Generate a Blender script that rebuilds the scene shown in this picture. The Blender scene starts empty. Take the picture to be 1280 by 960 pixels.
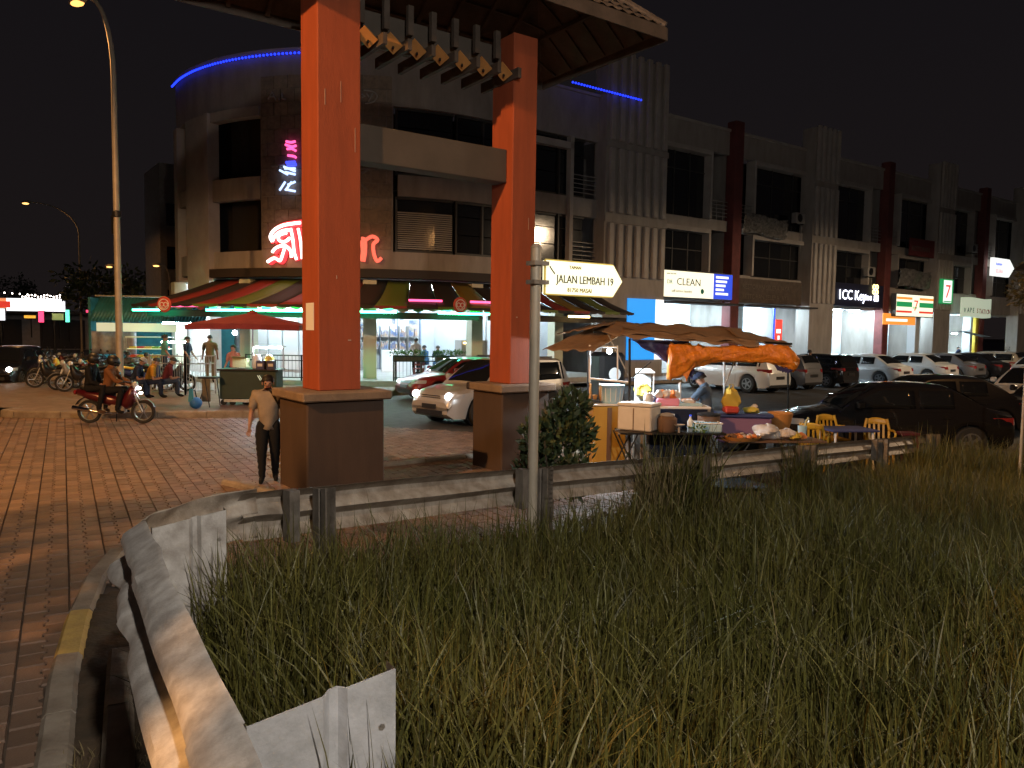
import bpy, bmesh, math, random
import numpy as np
from math import sin, cos, pi, radians, sqrt, atan2, hypot
from mathutils import Vector, Matrix
random.seed(7); RNG = np.random.default_rng(11)
SC = bpy.context.scene
COL = SC.collection
# ------------------------------------------------------------------ camera, world, exposure
CAMH, FPX, PITCH, ROLL = 2.4, 961.0, radians(4.05), 0.0138
_f = Vector((0, cos(PITCH), -sin(PITCH))); _r0 = Vector((1, 0, 0)); _u0 = Vector((0, sin(PITCH), cos(PITCH)))
_r = _r0*cos(ROLL)+_u0*sin(ROLL); _u = -_r0*sin(ROLL)+_u0*cos(ROLL)
cd = bpy.data.cameras.new('camera'); cam = bpy.data.objects.new('camera', cd); COL.objects.link(cam)
cd.sensor_width = 36.0; cd.lens = FPX/1280*36.0; cd.clip_end = 3000; cd.clip_start = 0.05
cam.matrix_world = Matrix(((_r.x, _u.x, -_f.x, 0), (_r.y, _u.y, -_f.y, 0), (_r.z, _u.z, -_f.z, CAMH), (0, 0, 0, 1)))
SC.camera = cam
w = bpy.data.worlds.new("World"); SC.world = w; w.use_nodes = True
nt = w.node_tree; bg = nt.nodes['Background']
bg.inputs[1].default_value = 1.0
_tc = nt.nodes.new('ShaderNodeTexCoord'); _sp = nt.nodes.new('ShaderNodeSeparateXYZ'); _cr = nt.nodes.new('ShaderNodeValToRGB')   # night sky: faint warm glow of the town low down
nt.links.new(_tc.outputs['Generated'], _sp.inputs[0]); nt.links.new(_sp.outputs[2], _cr.inputs[0]); nt.links.new(_cr.outputs[0], bg.inputs[0])
_cr.color_ramp.elements[0].position = 0.0; _cr.color_ramp.elements[0].color = (.0105,.0080,.0080,1); _cr.color_ramp.elements[1].position = .45; _cr.color_ramp.elements[1].color = (.0062,.0054,.0068,1)
SC.view_settings.view_transform = 'Standard'; SC.view_settings.look = 'None'; SC.view_settings.exposure = 0; SC.view_settings.gamma = 1
SC.cycles.use_denoising = True
SC.cycles.max_bounces = 6; SC.cycles.diffuse_bounces = 3; SC.cycles.glossy_bounces = 3; SC.cycles.transmission_bounces = 3
SC.cycles.sample_clamp_indirect = 3.0; SC.cycles.caustics_reflective = False; SC.cycles.caustics_refractive = False

def ray(px, py): return _f + _r*((px-640)/FPX) + _u*((480-py)/FPX)
def G(px, py, z=0.0):
    d = ray(px, py); return d*((z-CAMH)/d.z) + Vector((0, 0, CAMH))
def A(px, py, Y):
    d = ray(px, py); return d*(Y/d.y) + Vector((0, 0, CAMH))
def pj(p):
    q = Vector(p)-Vector((0, 0, CAMH)); d = q.dot(_f)
    return 640+FPX*q.dot(_r)/d, 480-FPX*q.dot(_u)/d
AZ = radians(54); U = Vector((sin(AZ), cos(AZ), 0)); V = Vector((-cos(AZ), sin(AZ), 0)); ROT = radians(36)
# ------------------------------------------------------------------ lamps that light the place
SODIUM = (1.0, 0.47, 0.15); 
def lamp(name, typ, loc, energy, color, parent=None, size=0.15, spot=None, blend=0.4, target=None, shape=None, size_y=None):
    l = bpy.data.lights.new(name, typ); l.energy = energy; l.color = color
    if typ in ('POINT', 'SPOT'): l.shadow_soft_size = size
    if typ == 'SPOT': l.spot_size = spot; l.spot_blend = blend
    if typ == 'AREA':
        l.size = size
        if size_y: l.shape = 'RECTANGLE'; l.size_y = size_y
    o = bpy.data.objects.new(name, l); COL.objects.link(o); o.location = loc
    if target is not None:
        o.rotation_euler = (Vector(target)-Vector(loc)).to_track_quat('-Z', 'Y').to_euler()
    if parent: o.parent = parent
    return o
# ------------------------------------------------------------------ materials
def mat(name, c, rough=0.6, metal=0.0, emit=None, es=1.0, c2=None, scale=8.0, bump=0.0, bscale=40.0, coat=0.0, spec=0.5, island=0.0, sharp=0.15, detail=4, sample=True, alpha=1.0, trans=0.0, stretch=None, rvar=0.0):
    m = bpy.data.materials.new(name); m.use_nodes = True; t = m.node_tree; b = t.nodes['Principled BSDF']
    b.inputs['Base Color'].default_value = (*c, 1); b.inputs['Roughness'].default_value = rough; b.inputs['Metallic'].default_value = metal
    b.inputs['Specular IOR Level'].default_value = spec; b.inputs['Coat Weight'].default_value = coat; b.inputs['Alpha'].default_value = alpha
    b.inputs['Transmission Weight'].default_value = trans
    if emit:
        b.inputs['Emission Color'].default_value = (*emit, 1); b.inputs['Emission Strength'].default_value = es
        if not sample: m.cycles.emission_sampling = 'NONE'
    else:
        m.cycles.emission_sampling = 'NONE'
    tc = None
    if c2 or bump or rvar:
        tc = t.nodes.new('ShaderNodeTexCoord'); src = tc.outputs['Object']
        if stretch:
            mp = t.nodes.new('ShaderNodeMapping'); mp.inputs['Scale'].default_value = stretch; t.links.new(src, mp.inputs[0]); src = mp.outputs[0]
    last = None
    if c2:
        n = t.nodes.new('ShaderNodeTexNoise'); n.inputs['Scale'].default_value = scale; n.inputs['Detail'].default_value = detail; n.inputs['Roughness'].default_value = 0.62
        t.links.new(src, n.inputs['Vector'])
        r = t.nodes.new('ShaderNodeValToRGB'); r.color_ramp.elements[0].position = 0.5-sharp; r.color_ramp.elements[1].position = 0.5+sharp
        r.color_ramp.elements[0].color = (*c, 1); r.color_ramp.elements[1].color = (*c2, 1)
        t.links.new(n.outputs['Fac'], r.inputs[0]); last = r.outputs[0]
        if rvar:
            mr = t.nodes.new('ShaderNodeMapRange'); mr.inputs['To Min'].default_value = max(.03, rough-rvar); mr.inputs['To Max'].default_value = min(1, rough+rvar)
            t.links.new(n.outputs['Fac'], mr.inputs[0]); t.links.new(mr.outputs[0], b.inputs['Roughness'])
    if island:
        g = t.nodes.new('ShaderNodeNewGeometry'); mr = t.nodes.new('ShaderNodeMapRange'); mr.inputs['To Min'].default_value = 1-island; mr.inputs['To Max'].default_value = 1+island
        oi = t.nodes.new('ShaderNodeObjectInfo'); ad = t.nodes.new('ShaderNodeMath'); ad.operation = 'ADD'; fr = t.nodes.new('ShaderNodeMath'); fr.operation = 'FRACT'
        t.links.new(g.outputs['Random Per Island'], ad.inputs[0]); t.links.new(oi.outputs['Random'], ad.inputs[1]); t.links.new(ad.outputs[0], fr.inputs[0]); t.links.new(fr.outputs[0], mr.inputs[0])
        hs = t.nodes.new('ShaderNodeHueSaturation'); t.links.new(mr.outputs[0], hs.inputs['Value'])
        if last: t.links.new(last, hs.inputs['Color'])
        else: hs.inputs['Color'].default_value = (*c, 1)
        last = hs.outputs[0]
    if last: t.links.new(last, b.inputs['Base Color'])
    if bump:
        n2 = t.nodes.new('ShaderNodeTexNoise'); n2.inputs['Scale'].default_value = bscale; n2.inputs['Detail'].default_value = 5
        t.links.new(src, n2.inputs['Vector'])
        bp = t.nodes.new('ShaderNodeBump'); bp.inputs['Strength'].default_value = min(1.0, bump); bp.inputs['Distance'].default_value = 0.02
        t.links.new(n2.outputs['Fac'], bp.inputs['Height']); t.links.new(bp.outputs[0], b.inputs['Normal'])
    return m
def glow(name, c, es, sample=True): return mat(name, tuple(min(.8, x) for x in c), 0.5, emit=c, es=es, sample=sample)
M = {}
M['steel'] = mat('galvanised_steel', (.34,.31,.285), .5, .15, c2=(.56,.54,.515), scale=9, bump=.10, bscale=110, sharp=.14, detail=9, rvar=.15)
M['steel_dirty'] = mat('weathered_steel', (.22,.175,.135), .55, .1, c2=(.40,.35,.295), scale=7, bump=.16, bscale=80, sharp=.14, detail=8, rvar=.15)
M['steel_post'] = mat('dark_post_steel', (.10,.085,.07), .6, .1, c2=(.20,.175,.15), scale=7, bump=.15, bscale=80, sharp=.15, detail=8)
M['steel_clean'] = mat('clean_galvanised', (.40,.40,.405), .45, .2, c2=(.60,.60,.62), scale=7, bump=.10, bscale=80, sharp=.14, detail=8)
M['orange'] = mat('orange_paint', (.385,.086,.034), .76, c2=(.255,.060,.026), scale=2.6, bump=.2, bscale=45, sharp=.3, stretch=(2.5,2.5,.35), spec=.3)
M['brown'] = mat('brown_plinth_paint', (.085,.056,.042), .75, c2=(.055,.037,.028), scale=1.6, stretch=(2.2,2.2,.5), bump=.15, bscale=50, sharp=.35, spec=.3)
M['cap'] = mat('plinth_cap', (.26,.19,.13), .8, c2=(.15,.105,.075), scale=3.5, bump=.3, bscale=40, sharp=.25)
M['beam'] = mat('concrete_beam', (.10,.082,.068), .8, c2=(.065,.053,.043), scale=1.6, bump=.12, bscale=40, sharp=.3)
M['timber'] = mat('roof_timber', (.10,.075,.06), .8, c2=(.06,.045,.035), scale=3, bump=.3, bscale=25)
M['timber_lit'] = mat('lit_orange_brown', (.50,.24,.07), .75, c2=(.40,.18,.05), scale=3, bump=.15)  # lamp light put into the lattice boards' colour; plain orange brown on baskets
M['tile'] = mat('roof_tile', (.16,.135,.12), .75, c2=(.09,.075,.065), scale=4, bump=.3)
M['wall'] = mat('facade_paint', (.37,.335,.305), .85, c2=(.23,.205,.185), scale=1.1, bump=.1, bscale=30, sharp=.25, stretch=(1.6,1.6,.5))
M['wall2'] = mat('facade_trim', (.44,.40,.365), .85, c2=(.30,.27,.245), scale=1.3, bump=.1, sharp=.3)
M['stone'] = mat('patterned_stone', (.29,.235,.18), .8, c2=(.19,.15,.12), scale=5, bump=.5, bscale=14, island=.12)
M['redcol'] = mat('maroon_paint', (.15,.034,.032), .75, c2=(.10,.025,.023), scale=2)
M['rooftile_red'] = mat('red_roof', (.12,.04,.035), .8)
M['glass'] = mat('dark_window_glass', (.012,.013,.015), .09, spec=.8, bump=.06, bscale=3)
M['frame'] = mat('window_frame', (.30,.28,.26), .5)
M['darkframe'] = mat('dark_window_frame', (.04,.038,.036), .5)
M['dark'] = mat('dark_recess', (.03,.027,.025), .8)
M['black'] = mat('black_plastic', (.012,.012,.013), .45)
M['blackmetal'] = mat('black_metal', (.02,.02,.02), .4, .3)
M['rubber'] = mat('tyre_rubber', (.015,.015,.015), .8)
M['alloy'] = mat('alloy_rim', (.35,.35,.36), .3, .8)
M['chrome'] = mat('chrome', (.6,.6,.62), .12, 1.0)
M['whitewall'] = mat('white_shop_wall', (.62,.65,.68), .7, c2=(.50,.53,.56), scale=.8, sharp=.3)
M['whitepaint'] = mat('white_paint', (.78,.78,.78), .5)
M['floor'] = mat('tile_floor', (.42,.42,.41), .35, c2=(.34,.34,.33), scale=2)
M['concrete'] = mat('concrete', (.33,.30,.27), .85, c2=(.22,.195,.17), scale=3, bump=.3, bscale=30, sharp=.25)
M['kerb'] = mat('kerb_concrete', (.34,.29,.23), .85, c2=(.17,.13,.095), scale=3.5, bump=.45, bscale=30, sharp=.22)
M['kerb_yellow'] = mat('kerb_yellow', (.50,.35,.10), .8, c2=(.36,.24,.08), scale=5, bump=.35)
M['paver'] = mat('paver', (.225,.143,.098), .62, c2=(.15,.095,.067), scale=2.2, bump=.35, bscale=60, island=.28, sharp=.3, rvar=.12)
M['asphalt'] = mat('asphalt', (.055,.052,.05), .7, c2=(.04,.038,.036), scale=3, bump=.3, bscale=120, rvar=.12)
M['plaza'] = mat('plaza_paving', (.23,.17,.13), .6, c2=(.17,.12,.095), scale=3, bump=.3, bscale=30, rvar=.15)
M['dirt'] = mat('bare_earth', (.085,.055,.032), .95, c2=(.04,.03,.018), scale=5, bump=.6, bscale=25, sharp=.2)
M['joint_sand'] = mat('joint_sand', (.10,.07,.05), .95, c2=(.06,.042,.03), scale=6)
M['blade'] = mat('grass_blade', (.056,.062,.011), .55, c2=(.098,.084,.017), scale=1.3, island=.5, sharp=.2)
M['drygrass'] = mat('dry_grass', (.20,.155,.075), .7, island=.3)
M['leaf'] = mat('bush_leaf', (.035,.062,.028), .5, c2=(.055,.075,.03), scale=6, island=.4)
M['leaf_y'] = mat('tree_leaf', (.085,.085,.025), .5, c2=(.13,.095,.03), scale=5, island=.4)
M['bark'] = mat('bark', (.10,.075,.055), .9, c2=(.06,.045,.035), scale=12, bump=.6)
M['polepaint'] = mat('lamp_pole_paint', (.48,.42,.33), .5, .2, c2=(.38,.33,.26), scale=3)
M['tube_w'] = glow('fluorescent_white', (.74,.91,1.0), 270)
M['tube_w2'] = glow('fluorescent_white_far', (.66,.88,1.0), 700)
M['tube_g'] = glow('fluorescent_green', (.05,1.0,.42), 26)
M['tube_p'] = glow('fluorescent_pink', (1.0,.10,.28), 2.6)
M['tube_y'] = glow('fluorescent_warm', (1.0,.72,.28), 14)
M['led_blue'] = glow('blue_led', (.012,.035,1.0), 3.0, False)
M['bulb'] = glow('white_bulb', (.85,.95,1.0), 60)
M['sodium'] = glow('sodium_lens', (1.0,.62,.22), 60, False)
M['sodium_near'] = glow('sodium_lens_near', (1.0,.44,.11), 2.4, False)
M['sodium_far'] = glow('sodium_lens_far', (1.0,.50,.14), 3, False)
M['headlight'] = glow('headlight_on', (1.0,.96,.9), 14, False)
M['tail_on'] = glow('tail_light_on', (1.0,.03,.06), 8, False)
M['tail'] = mat('tail_lens', (.28,.02,.02), .2, coat=.5)
M['lens'] = mat('headlamp_lens', (.55,.56,.58), .1, .2, coat=.6)
M['plate'] = mat('number_plate', (.02,.02,.02), .4)
M['platetxt'] = mat('plate_letters', (.7,.7,.7), .5)
M['skin'] = mat('skin', (.36,.19,.12), .55, c2=(.31,.16,.10), scale=20)
M['hair'] = mat('black_hair', (.012,.010,.009), .5)
def cloth(n, c, c2=None): return mat(n, c, .85, c2=c2 or tuple(x*.75 for x in c), scale=9, bump=.25, bscale=70, sharp=.3, spec=.2)
# ------------------------------------------------------------------ geometry helpers
class MB:
    def __init__(s): s.v = []; s.f = []; s.M = Matrix.Identity(4)
    def add(s, vs, fs):
        n = len(s.v); s.v += [tuple(s.M @ Vector(p)) for p in vs]; s.f += [tuple(i+n for i in q) for q in fs]; return s
    def box(s, x0, x1, y0, y1, z0, z1):
        return s.add([(x0,y0,z0),(x1,y0,z0),(x1,y1,z0),(x0,y1,z0),(x0,y0,z1),(x1,y0,z1),(x1,y1,z1),(x0,y1,z1)],
                     [(0,3,2,1),(4,5,6,7),(0,1,5,4),(1,2,6,5),(2,3,7,6),(3,0,4,7)])
    def bbox(s, x0, x1, y0, y1, z0, z1, b=.02):      # box with chamfered vertical and top edges
        def ring(z, i): return [(x0+i,y0+b,z),(x0+b,y0+i,z),(x1-b,y0+i,z),(x1-i,y0+b,z),(x1-i,y1-b,z),(x1-b,y1-i,z),(x0+b,y1-i,z),(x0+i,y1-b,z)]
        vs = ring(z0+b,0)+ring(z1-b,0)+[(min(max(x,x0+b),x1-b),min(max(y,y0+b),y1-b),z1) for x,y,_ in ring(z1,0)]+[(min(max(x,x0+b),x1-b),min(max(y,y0+b),y1-b),z0) for x,y,_ in ring(z0,0)]
        fs = []
        for k in range(8):
            j = (k+1) % 8; fs += [(k,j,8+j,8+k),(8+k,8+j,16+j,16+k),(24+k,24+j,j,k)]
        fs += [tuple(range(16,24)), tuple(reversed(range(24,32)))]
        return s.add(vs, fs)
    def cyl(s, p0, p1, r0, r1=None, n=10, cap=True):
        p0 = Vector(p0); p1 = Vector(p1); r1 = r0 if r1 is None else r1
        d = (p1-p0).normalized(); a = d.orthogonal().normalized(); b = d.cross(a)
        vs = [p0+(a*cos(2*pi*k/n)+b*sin(2*pi*k/n))*r0 for k in range(n)]+[p1+(a*cos(2*pi*k/n)+b*sin(2*pi*k/n))*r1 for k in range(n)]
        fs = [(k,(k+1)%n,n+(k+1)%n,n+k) for k in range(n)]
        if cap: fs += [tuple(reversed(range(n))), tuple(range(n,2*n))]
        return s.add(vs, fs)
    def tube(s, pts, r, n=6, cap=True):
        pts = [Vector(p) for p in pts]; rs = r if isinstance(r, (list, tuple)) else [r]*len(pts); vs = []; fs = []
        t0 = (pts[1]-pts[0]).normalized(); a = t0.orthogonal().normalized()
        for i, p in enumerate(pts):
            t = (pts[min(i+1,len(pts)-1)]-pts[max(i-1,0)]).normalized()
            a = (a-t*a.dot(t)); a = a.normalized() if a.length > 1e-6 else t.orthogonal().normalized(); b = t.cross(a)
            vs += [p+(a*cos(2*pi*k/n)+b*sin(2*pi*k/n))*rs[i] for k in range(n)]
        for i in range(len(pts)-1):
            for k in range(n): fs.append((i*n+k,i*n+(k+1)%n,(i+1)*n+(k+1)%n,(i+1)*n+k))
        if cap: fs += [tuple(reversed(range(n))), tuple(range((len(pts)-1)*n,len(pts)*n))]
        return s.add(vs, fs)
    def lathe(s, prof, n=16, axis='z', c=(0,0,0), ring=False):
        vs = []; fs = []
        for r, h in prof:
            for k in range(n):
                a = 2*pi*k/n
                p = (r*cos(a), r*sin(a), h) if axis == 'z' else ((r*cos(a), h, r*sin(a)) if axis == 'y' else (h, r*cos(a), r*sin(a)))
                vs.append((p[0]+c[0], p[1]+c[1], p[2]+c[2]))
        m = len(prof)
        for i in range(m-1):
            for k in range(n): fs.append((i*n+k,i*n+(k+1)%n,(i+1)*n+(k+1)%n,(i+1)*n+k))
        if ring: fs += [((m-1)*n+k,(m-1)*n+(k+1)%n,(k+1)%n,k) for k in range(n)]
        else: fs += [tuple(reversed(range(n))), tuple(range((m-1)*n,m*n))]
        return s.add(vs, fs)
    def sphere(s, c, r, n=10, m=6, sz=1.0, sx=1.0, sy=1.0):
        prof = [(max(1e-4, r*sin(pi*i/m)), -r*cos(pi*i/m)) for i in range(m+1)]
        vs = []; fs = []
        for rr, h in prof:
            for k in range(n): vs.append((c[0]+rr*cos(2*pi*k/n)*sx, c[1]+rr*sin(2*pi*k/n)*sy, c[2]+h*sz))
        for i in range(m):
            for k in range(n): fs.append((i*n+k,i*n+(k+1)%n,(i+1)*n+(k+1)%n,(i+1)*n+k))
        return s.add(vs, fs)
    def prism(s, poly, z0, z1):
        n = len(poly)
        return s.add([(x,y,z0) for x,y in poly]+[(x,y,z1) for x,y in poly], [tuple(reversed(range(n))), tuple(range(n,2*n))]+[(k,(k+1)%n,n+(k+1)%n,n+k) for k in range(n)])
    def slab(s, pts, nrm, th):               # planar polygon of 3D points thickened along nrm
        n = len(pts); nv = Vector(nrm)*th
        return s.add([Vector(p) for p in pts]+[Vector(p)+nv for p in pts], [tuple(range(n)), tuple(reversed(range(n,2*n)))]+[((k+1)%n,k,n+k,n+(k+1)%n) for k in range(n)])
    def grid(s, fn, nu, nv):
        vs = [fn(i/nu, j/nv) for j in range(nv+1) for i in range(nu+1)]
        return s.add(vs, [(j*(nu+1)+i, j*(nu+1)+i+1, (j+1)*(nu+1)+i+1, (j+1)*(nu+1)+i) for j in range(nv) for i in range(nu)])
    def sheet(s, fn, nu, nv, th=.01, nrm=(0,0,1)):       # a grid with thickness
        n = Vector(nrm)*th
        vs = [Vector(fn(i/nu, j/nv)) for j in range(nv+1) for i in range(nu+1)]; k = len(vs); W = nu+1
        fs = [(j*W+i, j*W+i+1, (j+1)*W+i+1, (j+1)*W+i) for j in range(nv) for i in range(nu)]
        fs2 = [tuple(reversed([a+k for a in q])) for q in fs]
        rim = [j for j in range(nu)]; per = list(range(nu))+[j*W+nu for j in range(nv)]+[nv*W+i for i in range(nu,0,-1)]+[j*W for j in range(nv,0,-1)]
        sd = [(per[(q+1)%len(per)], per[q], per[q]+k, per[(q+1)%len(per)]+k) for q in range(len(per))]
        return s.add(vs+[v-n for v in vs], fs+fs2+sd)
    def build(s, name, m, parent=None, smooth=False, loc=None, label=None, kind=None):
        me = bpy.data.meshes.new(name); me.from_pydata([tuple(p) for p in s.v], [], s.f)
        if smooth: 
            me.polygons.foreach_set('use_smooth', [True]*len(me.polygons))
            if smooth != 'all':
                try: me.set_sharp_from_angle(angle=radians(38))
                except Exception: pass
        me.materials.append(M[m] if isinstance(m, str) else m)
        bm = bmesh.new(); bm.from_mesh(me); bmesh.ops.recalc_face_normals(bm, faces=bm.faces); bm.to_mesh(me); bm.free()
        o = bpy.data.objects.new(name, me); COL.objects.link(o)
        if parent: o.parent = parent
        if loc: o.location = loc
        if label: o['label'] = label
        if kind: o['kind'] = kind
        return o
def tag(o, label, cat, group=None, kind=None):
    if label: o['label'] = label
    if cat: o['category'] = cat
    if group: o['group'] = group
    if kind: o['kind'] = kind
    return o
def thing(name, label, cat, loc=(0,0,0), rz=0.0, group=None):
    o = bpy.data.objects.new(name, None); COL.objects.link(o); o.location = loc; o.rotation_euler = (0,0,rz); o.empty_display_size = .1
    return tag(o, label, cat, group)
def struct(o): o['kind'] = 'structure'; return o
_kids = {}
def dup(root, loc, rz, label, group=None, scale=None):
    def cp(o, par):
        c = o.copy(); COL.objects.link(c); c.parent = par
        for ch in o.children: cp(ch, c)
        return c
    r = cp(root, None); r.location = loc; r.rotation_euler = (0,0,rz); r['label'] = label
    if group: r['group'] = group
    if scale: r.scale = (scale,)*3
    return r
def swap(root, old, new):
    for ch in root.children_recursive:
        if ch.type == 'MESH' and ch.data.materials and ch.data.materials[0] == M[old]:
            ch.data = ch.data.copy(); ch.data.materials[0] = new
def text(body, size, m, parent, loc, rot, name='lettering', ext=.006, align='LEFT', sx=1.0):
    c = bpy.data.curves.new(name, 'FONT'); c.body = body; c.size = size; c.extrude = ext; c.align_x = align; c.resolution_u = 2
    tmp = bpy.data.objects.new(name, c); me = bpy.data.meshes.new_from_object(tmp); bpy.data.objects.remove(tmp)
    me.materials.clear(); me.materials.append(M[m] if isinstance(m, str) else m)
    o = bpy.data.objects.new(name, me); COL.objects.link(o)
    o.parent = parent; o.location = loc; o.rotation_euler = rot; o.scale = (sx, 1, 1)
    return o
def smooth01(x): x = min(1, max(0, x)); return x*x*(3-2*x)
def rz(v): return atan2(v[1], v[0])
# ================================================================== SETTING: ground
def poly_sheet(name, poly, z, m, nsub=0):
    b = MB(); n = len(poly); b.add([(x,y,z) for x,y in poly], [tuple(range(n))]); return struct(b.build(name, m))
struct(MB().add([(-400,-60,-.09),(400,-60,-.09),(400,700,-.09),(-400,700,-.09)], [(0,1,2,3)]).build('ground', 'dirt'))
poly_sheet('road', [(-200,-40),(200,-40),(200,300),(-200,300)], -.028, 'asphalt')
# rail line and terrain
R0 = Vector((-1.62, 4.86)); RD = Vector((.70, .714)).normalized(); RN = Vector((RD.y, -RD.x))       # RN points to the field side
N0 = Vector((-1.96, 4.06)); ND = Vector((1.295, -2.16)).normalized(); NN = Vector((-ND.y, ND.x))      # near rail: NN points to the field
def hump(x, y): return .05*sin(x*1.3+y*.7)+.04*sin(x*2.9-y*2.1+1)+.02*sin(5.1*x+3.3*y)
def base_h(x, y):
    t = (Vector((x,y))-R0).dot(RD); return max(0.0, .64-.061*t)
def out_d(x, y):
    p = Vector((x,y)); d1 = -(p-R0).dot(RN); d2 = -(p-N0).dot(NN); return max(d1, d2)
def interp_k(y):
    K_ = [(2.0,-1.4),(2.9,-1.9),(4.0,-2.45),(5.0,-2.98),(6.0,-3.45),(7.0,-3.85)]
    if y <= 2: return -1.4+(2-y)*.5
    for (a,p),(c,q) in zip(K_,K_[1:]):
        if y <= c: return p+(q-p)*(y-a)/(c-a)
    return -3.85
def ter(x, y):
    d = out_d(x, y); h = base_h(x, y)
    p = Vector((x,y)); dl = -(p-R0).dot(RN); dn = -(p-N0).dot(NN)
    k = min(1-smooth01((dl+.05)/.95), 1-smooth01((dn+.34)/.48))
    lo = -.05
    if y < 6.9 and x > interp_k(y)+.05: lo = .035
    return h*k + hump(x, y)*(.25+.75*k)*(1 if d < .2 else .3) + lo*(1-k)
b = MB(); NX, NY = 250, 230
b.grid(lambda u, v: (-4.5+u*22, -1+v*18, ter(-4.5+u*22, -1+v*18)), NX, NY)
b.f = [q for q in b.f if sum(out_d(b.v[i][0], b.v[i][1]) for i in q)/4 < 2.6]
struct(b.build('grass_verge', 'dirt', smooth='all'))
# ---- interlocking pavers: bone-shaped blocks laid in pairs of columns
PA = Vector((sin(radians(-30.3)), cos(radians(-30.3)))); PB = Vector((PA.y, -PA.x))
def block(cx, ca, flip):
    L, Wd, wz = .114, .079, .014; g = .0
    s = -1 if flip else 1
    prof = [(-Wd,-L),(Wd+wz,-L),(Wd+wz,-L*.5),(Wd-wz,-L*.32),(Wd-wz,L*.32),(Wd+wz,L*.5),(Wd+wz,L),(-Wd,L)]
    return [(s*x+cx, y+ca) for x, y in prof]
PAVE = [(-9.6,-3),(-.2,-3),(-1.4,2.0),(-1.95,2.9),(-2.5,4.0),(-3.03,5.0),(-3.5,6.0),(-3.85,7.0),(-2.6,6.75),(-2.2,6.5),(1.2,9.9),(3.6,12.6),(2.6,16.6),(-6.9,19.9),(-13.1,19.5),(-14.5,20.5),(-18,18),(-17,8)]
def inpoly(p, poly):
    x, y = p; c = False; j = len(poly)-1
    for i in range(len(poly)):
        xi, yi = poly[i]; xj, yj = poly[j]
        if (yi > y) != (yj > y) and x < (xj-xi)*(y-yi)/(yj-yi)+xi: c = not c
        j = i
    return c
blocks = []
for ip in range(-80, 81):
    for side in (0, 1):
        cb = ip*.333 + (.0795 if side == 0 else .2455)
        for ia in range(-20, 125):
            ca = ia*.234 + (.117 if side else 0)
            w0 = PA*ca + PB*cb
            if w0.y < 4.0 or not inpoly(w0, PAVE): continue
            px, py = pj((w0.x, w0.y, 0))
            if px < -420 or px > 800: continue
            blocks.append((py, ca, cb, side, -20 < px < 640 and py < 965))
blocks.sort(key=lambda q: (-q[4], -q[0]))
road = bpy.data.objects['road']
def block_geo(ca, cb, side, zt, tilt, org=None):
    pts = block(cb, ca, side == 1); ins = block(0, 0, side == 1)
    top = []; low = []
    for (x, y), (lx, ly) in zip(pts, ins):
        p = PA*y + PB*x; c = PA*ca + PB*cb
        q = c + (p-c)*.93; z = zt + tilt[0]*lx + tilt[1]*ly
        top.append((q.x, q.y, z)); q2 = c+(p-c)*.985; low.append((q2.x, q2.y, -.02+0*z))
    n = 8; vs = top+low
    return vs, [tuple(range(n))]+[(k,n+k,n+(k+1)%n,(k+1)%n) for k in range(n)]
mass = MB()
pave = struct(MB().add([(x,y,-.022) for x,y in PAVE], [tuple(range(len(PAVE)))]).build('paved_road', 'joint_sand'))
pm = {}
for k, (py, ca, cb, side, vis) in enumerate(blocks):
    zt = random.uniform(-.003, .004); tl = (random.uniform(-.03,.03), random.uniform(-.025,.025))
    if k < 300:
        q = (side, k % 5)
        if q not in pm:
            bb = MB(); vs, fs = block_geo(0, 0, side, 0.0, tl); bb.add(vs, fs); o = bb.build('paver', 'paver', pave); pm[q] = o.data
        else:
            o = bpy.data.objects.new('paver', pm[q]); COL.objects.link(o); o.parent = pave
        c = PA*ca + PB*cb; o.location = (c.x, c.y, zt)
    else:
        vs, fs = block_geo(ca, cb, side, zt, tl); mass.add(vs, fs)
mass.build('pavers', 'paver', pave, kind='stuff')
# ---- kerb stones
def kerb_run(name, pts, wd, h, m, label=None, seg=1.0, ms=None):
    # a run of separate kerb stones along a polyline; each stone is a part
    pts = [Vector(p) for p in pts]; root = bpy.data.objects.new(name, None); COL.objects.link(root); root['kind'] = 'structure'
    d = [0]
    for a, c in zip(pts, pts[1:]): d.append(d[-1]+(c-a).length)
    def at(s):
        for i in range(len(pts)-1):
            if s <= d[i+1] or i == len(pts)-2:
                return pts[i].lerp(pts[i+1], (s-d[i])/(d[i+1]-d[i])), (pts[i+1]-pts[i]).normalized()
    n = max(1, round(d[-1]/seg))
    for i in range(n):
        b = MB(); s0 = d[-1]*i/n+.008; s1 = d[-1]*(i+1)/n-.008; rows = []
        ns = 4
        for k in range(ns+1):
            p, t = at(s0+(s1-s0)*k/ns); nn = Vector((t.y,-t.x, 0)); t3 = Vector((t.x,t.y,0)); p3 = Vector((p.x,p.y,0 if len(p)<3 else p.z))
            j = random.uniform(-.006,.006)
            rows += [p3-nn*wd/2+Vector((0,0,-.05)), p3-nn*(wd/2-.004)+Vector((0,0,h-.03+j)), p3-nn*(wd/2-.03)+Vector((0,0,h+j)), p3+nn*(wd/2-.03)+Vector((0,0,h+j)), p3+nn*(wd/2-.004)+Vector((0,0,h-.03+j)), p3+nn*wd/2+Vector((0,0,-.05))]
        fs = [(k*6+q, k*6+q+1, (k+1)*6+q+1, (k+1)*6+q) for k in range(ns) for q in range(5)]
        fs += [tuple(range(6)), tuple(reversed(range(ns*6, ns*6+6)))]
        b.add(rows, fs); mm = ms[i % len(ms)] if ms else m
        b.build('kerb_stone', mm, root, smooth=True)
    return root
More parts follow.
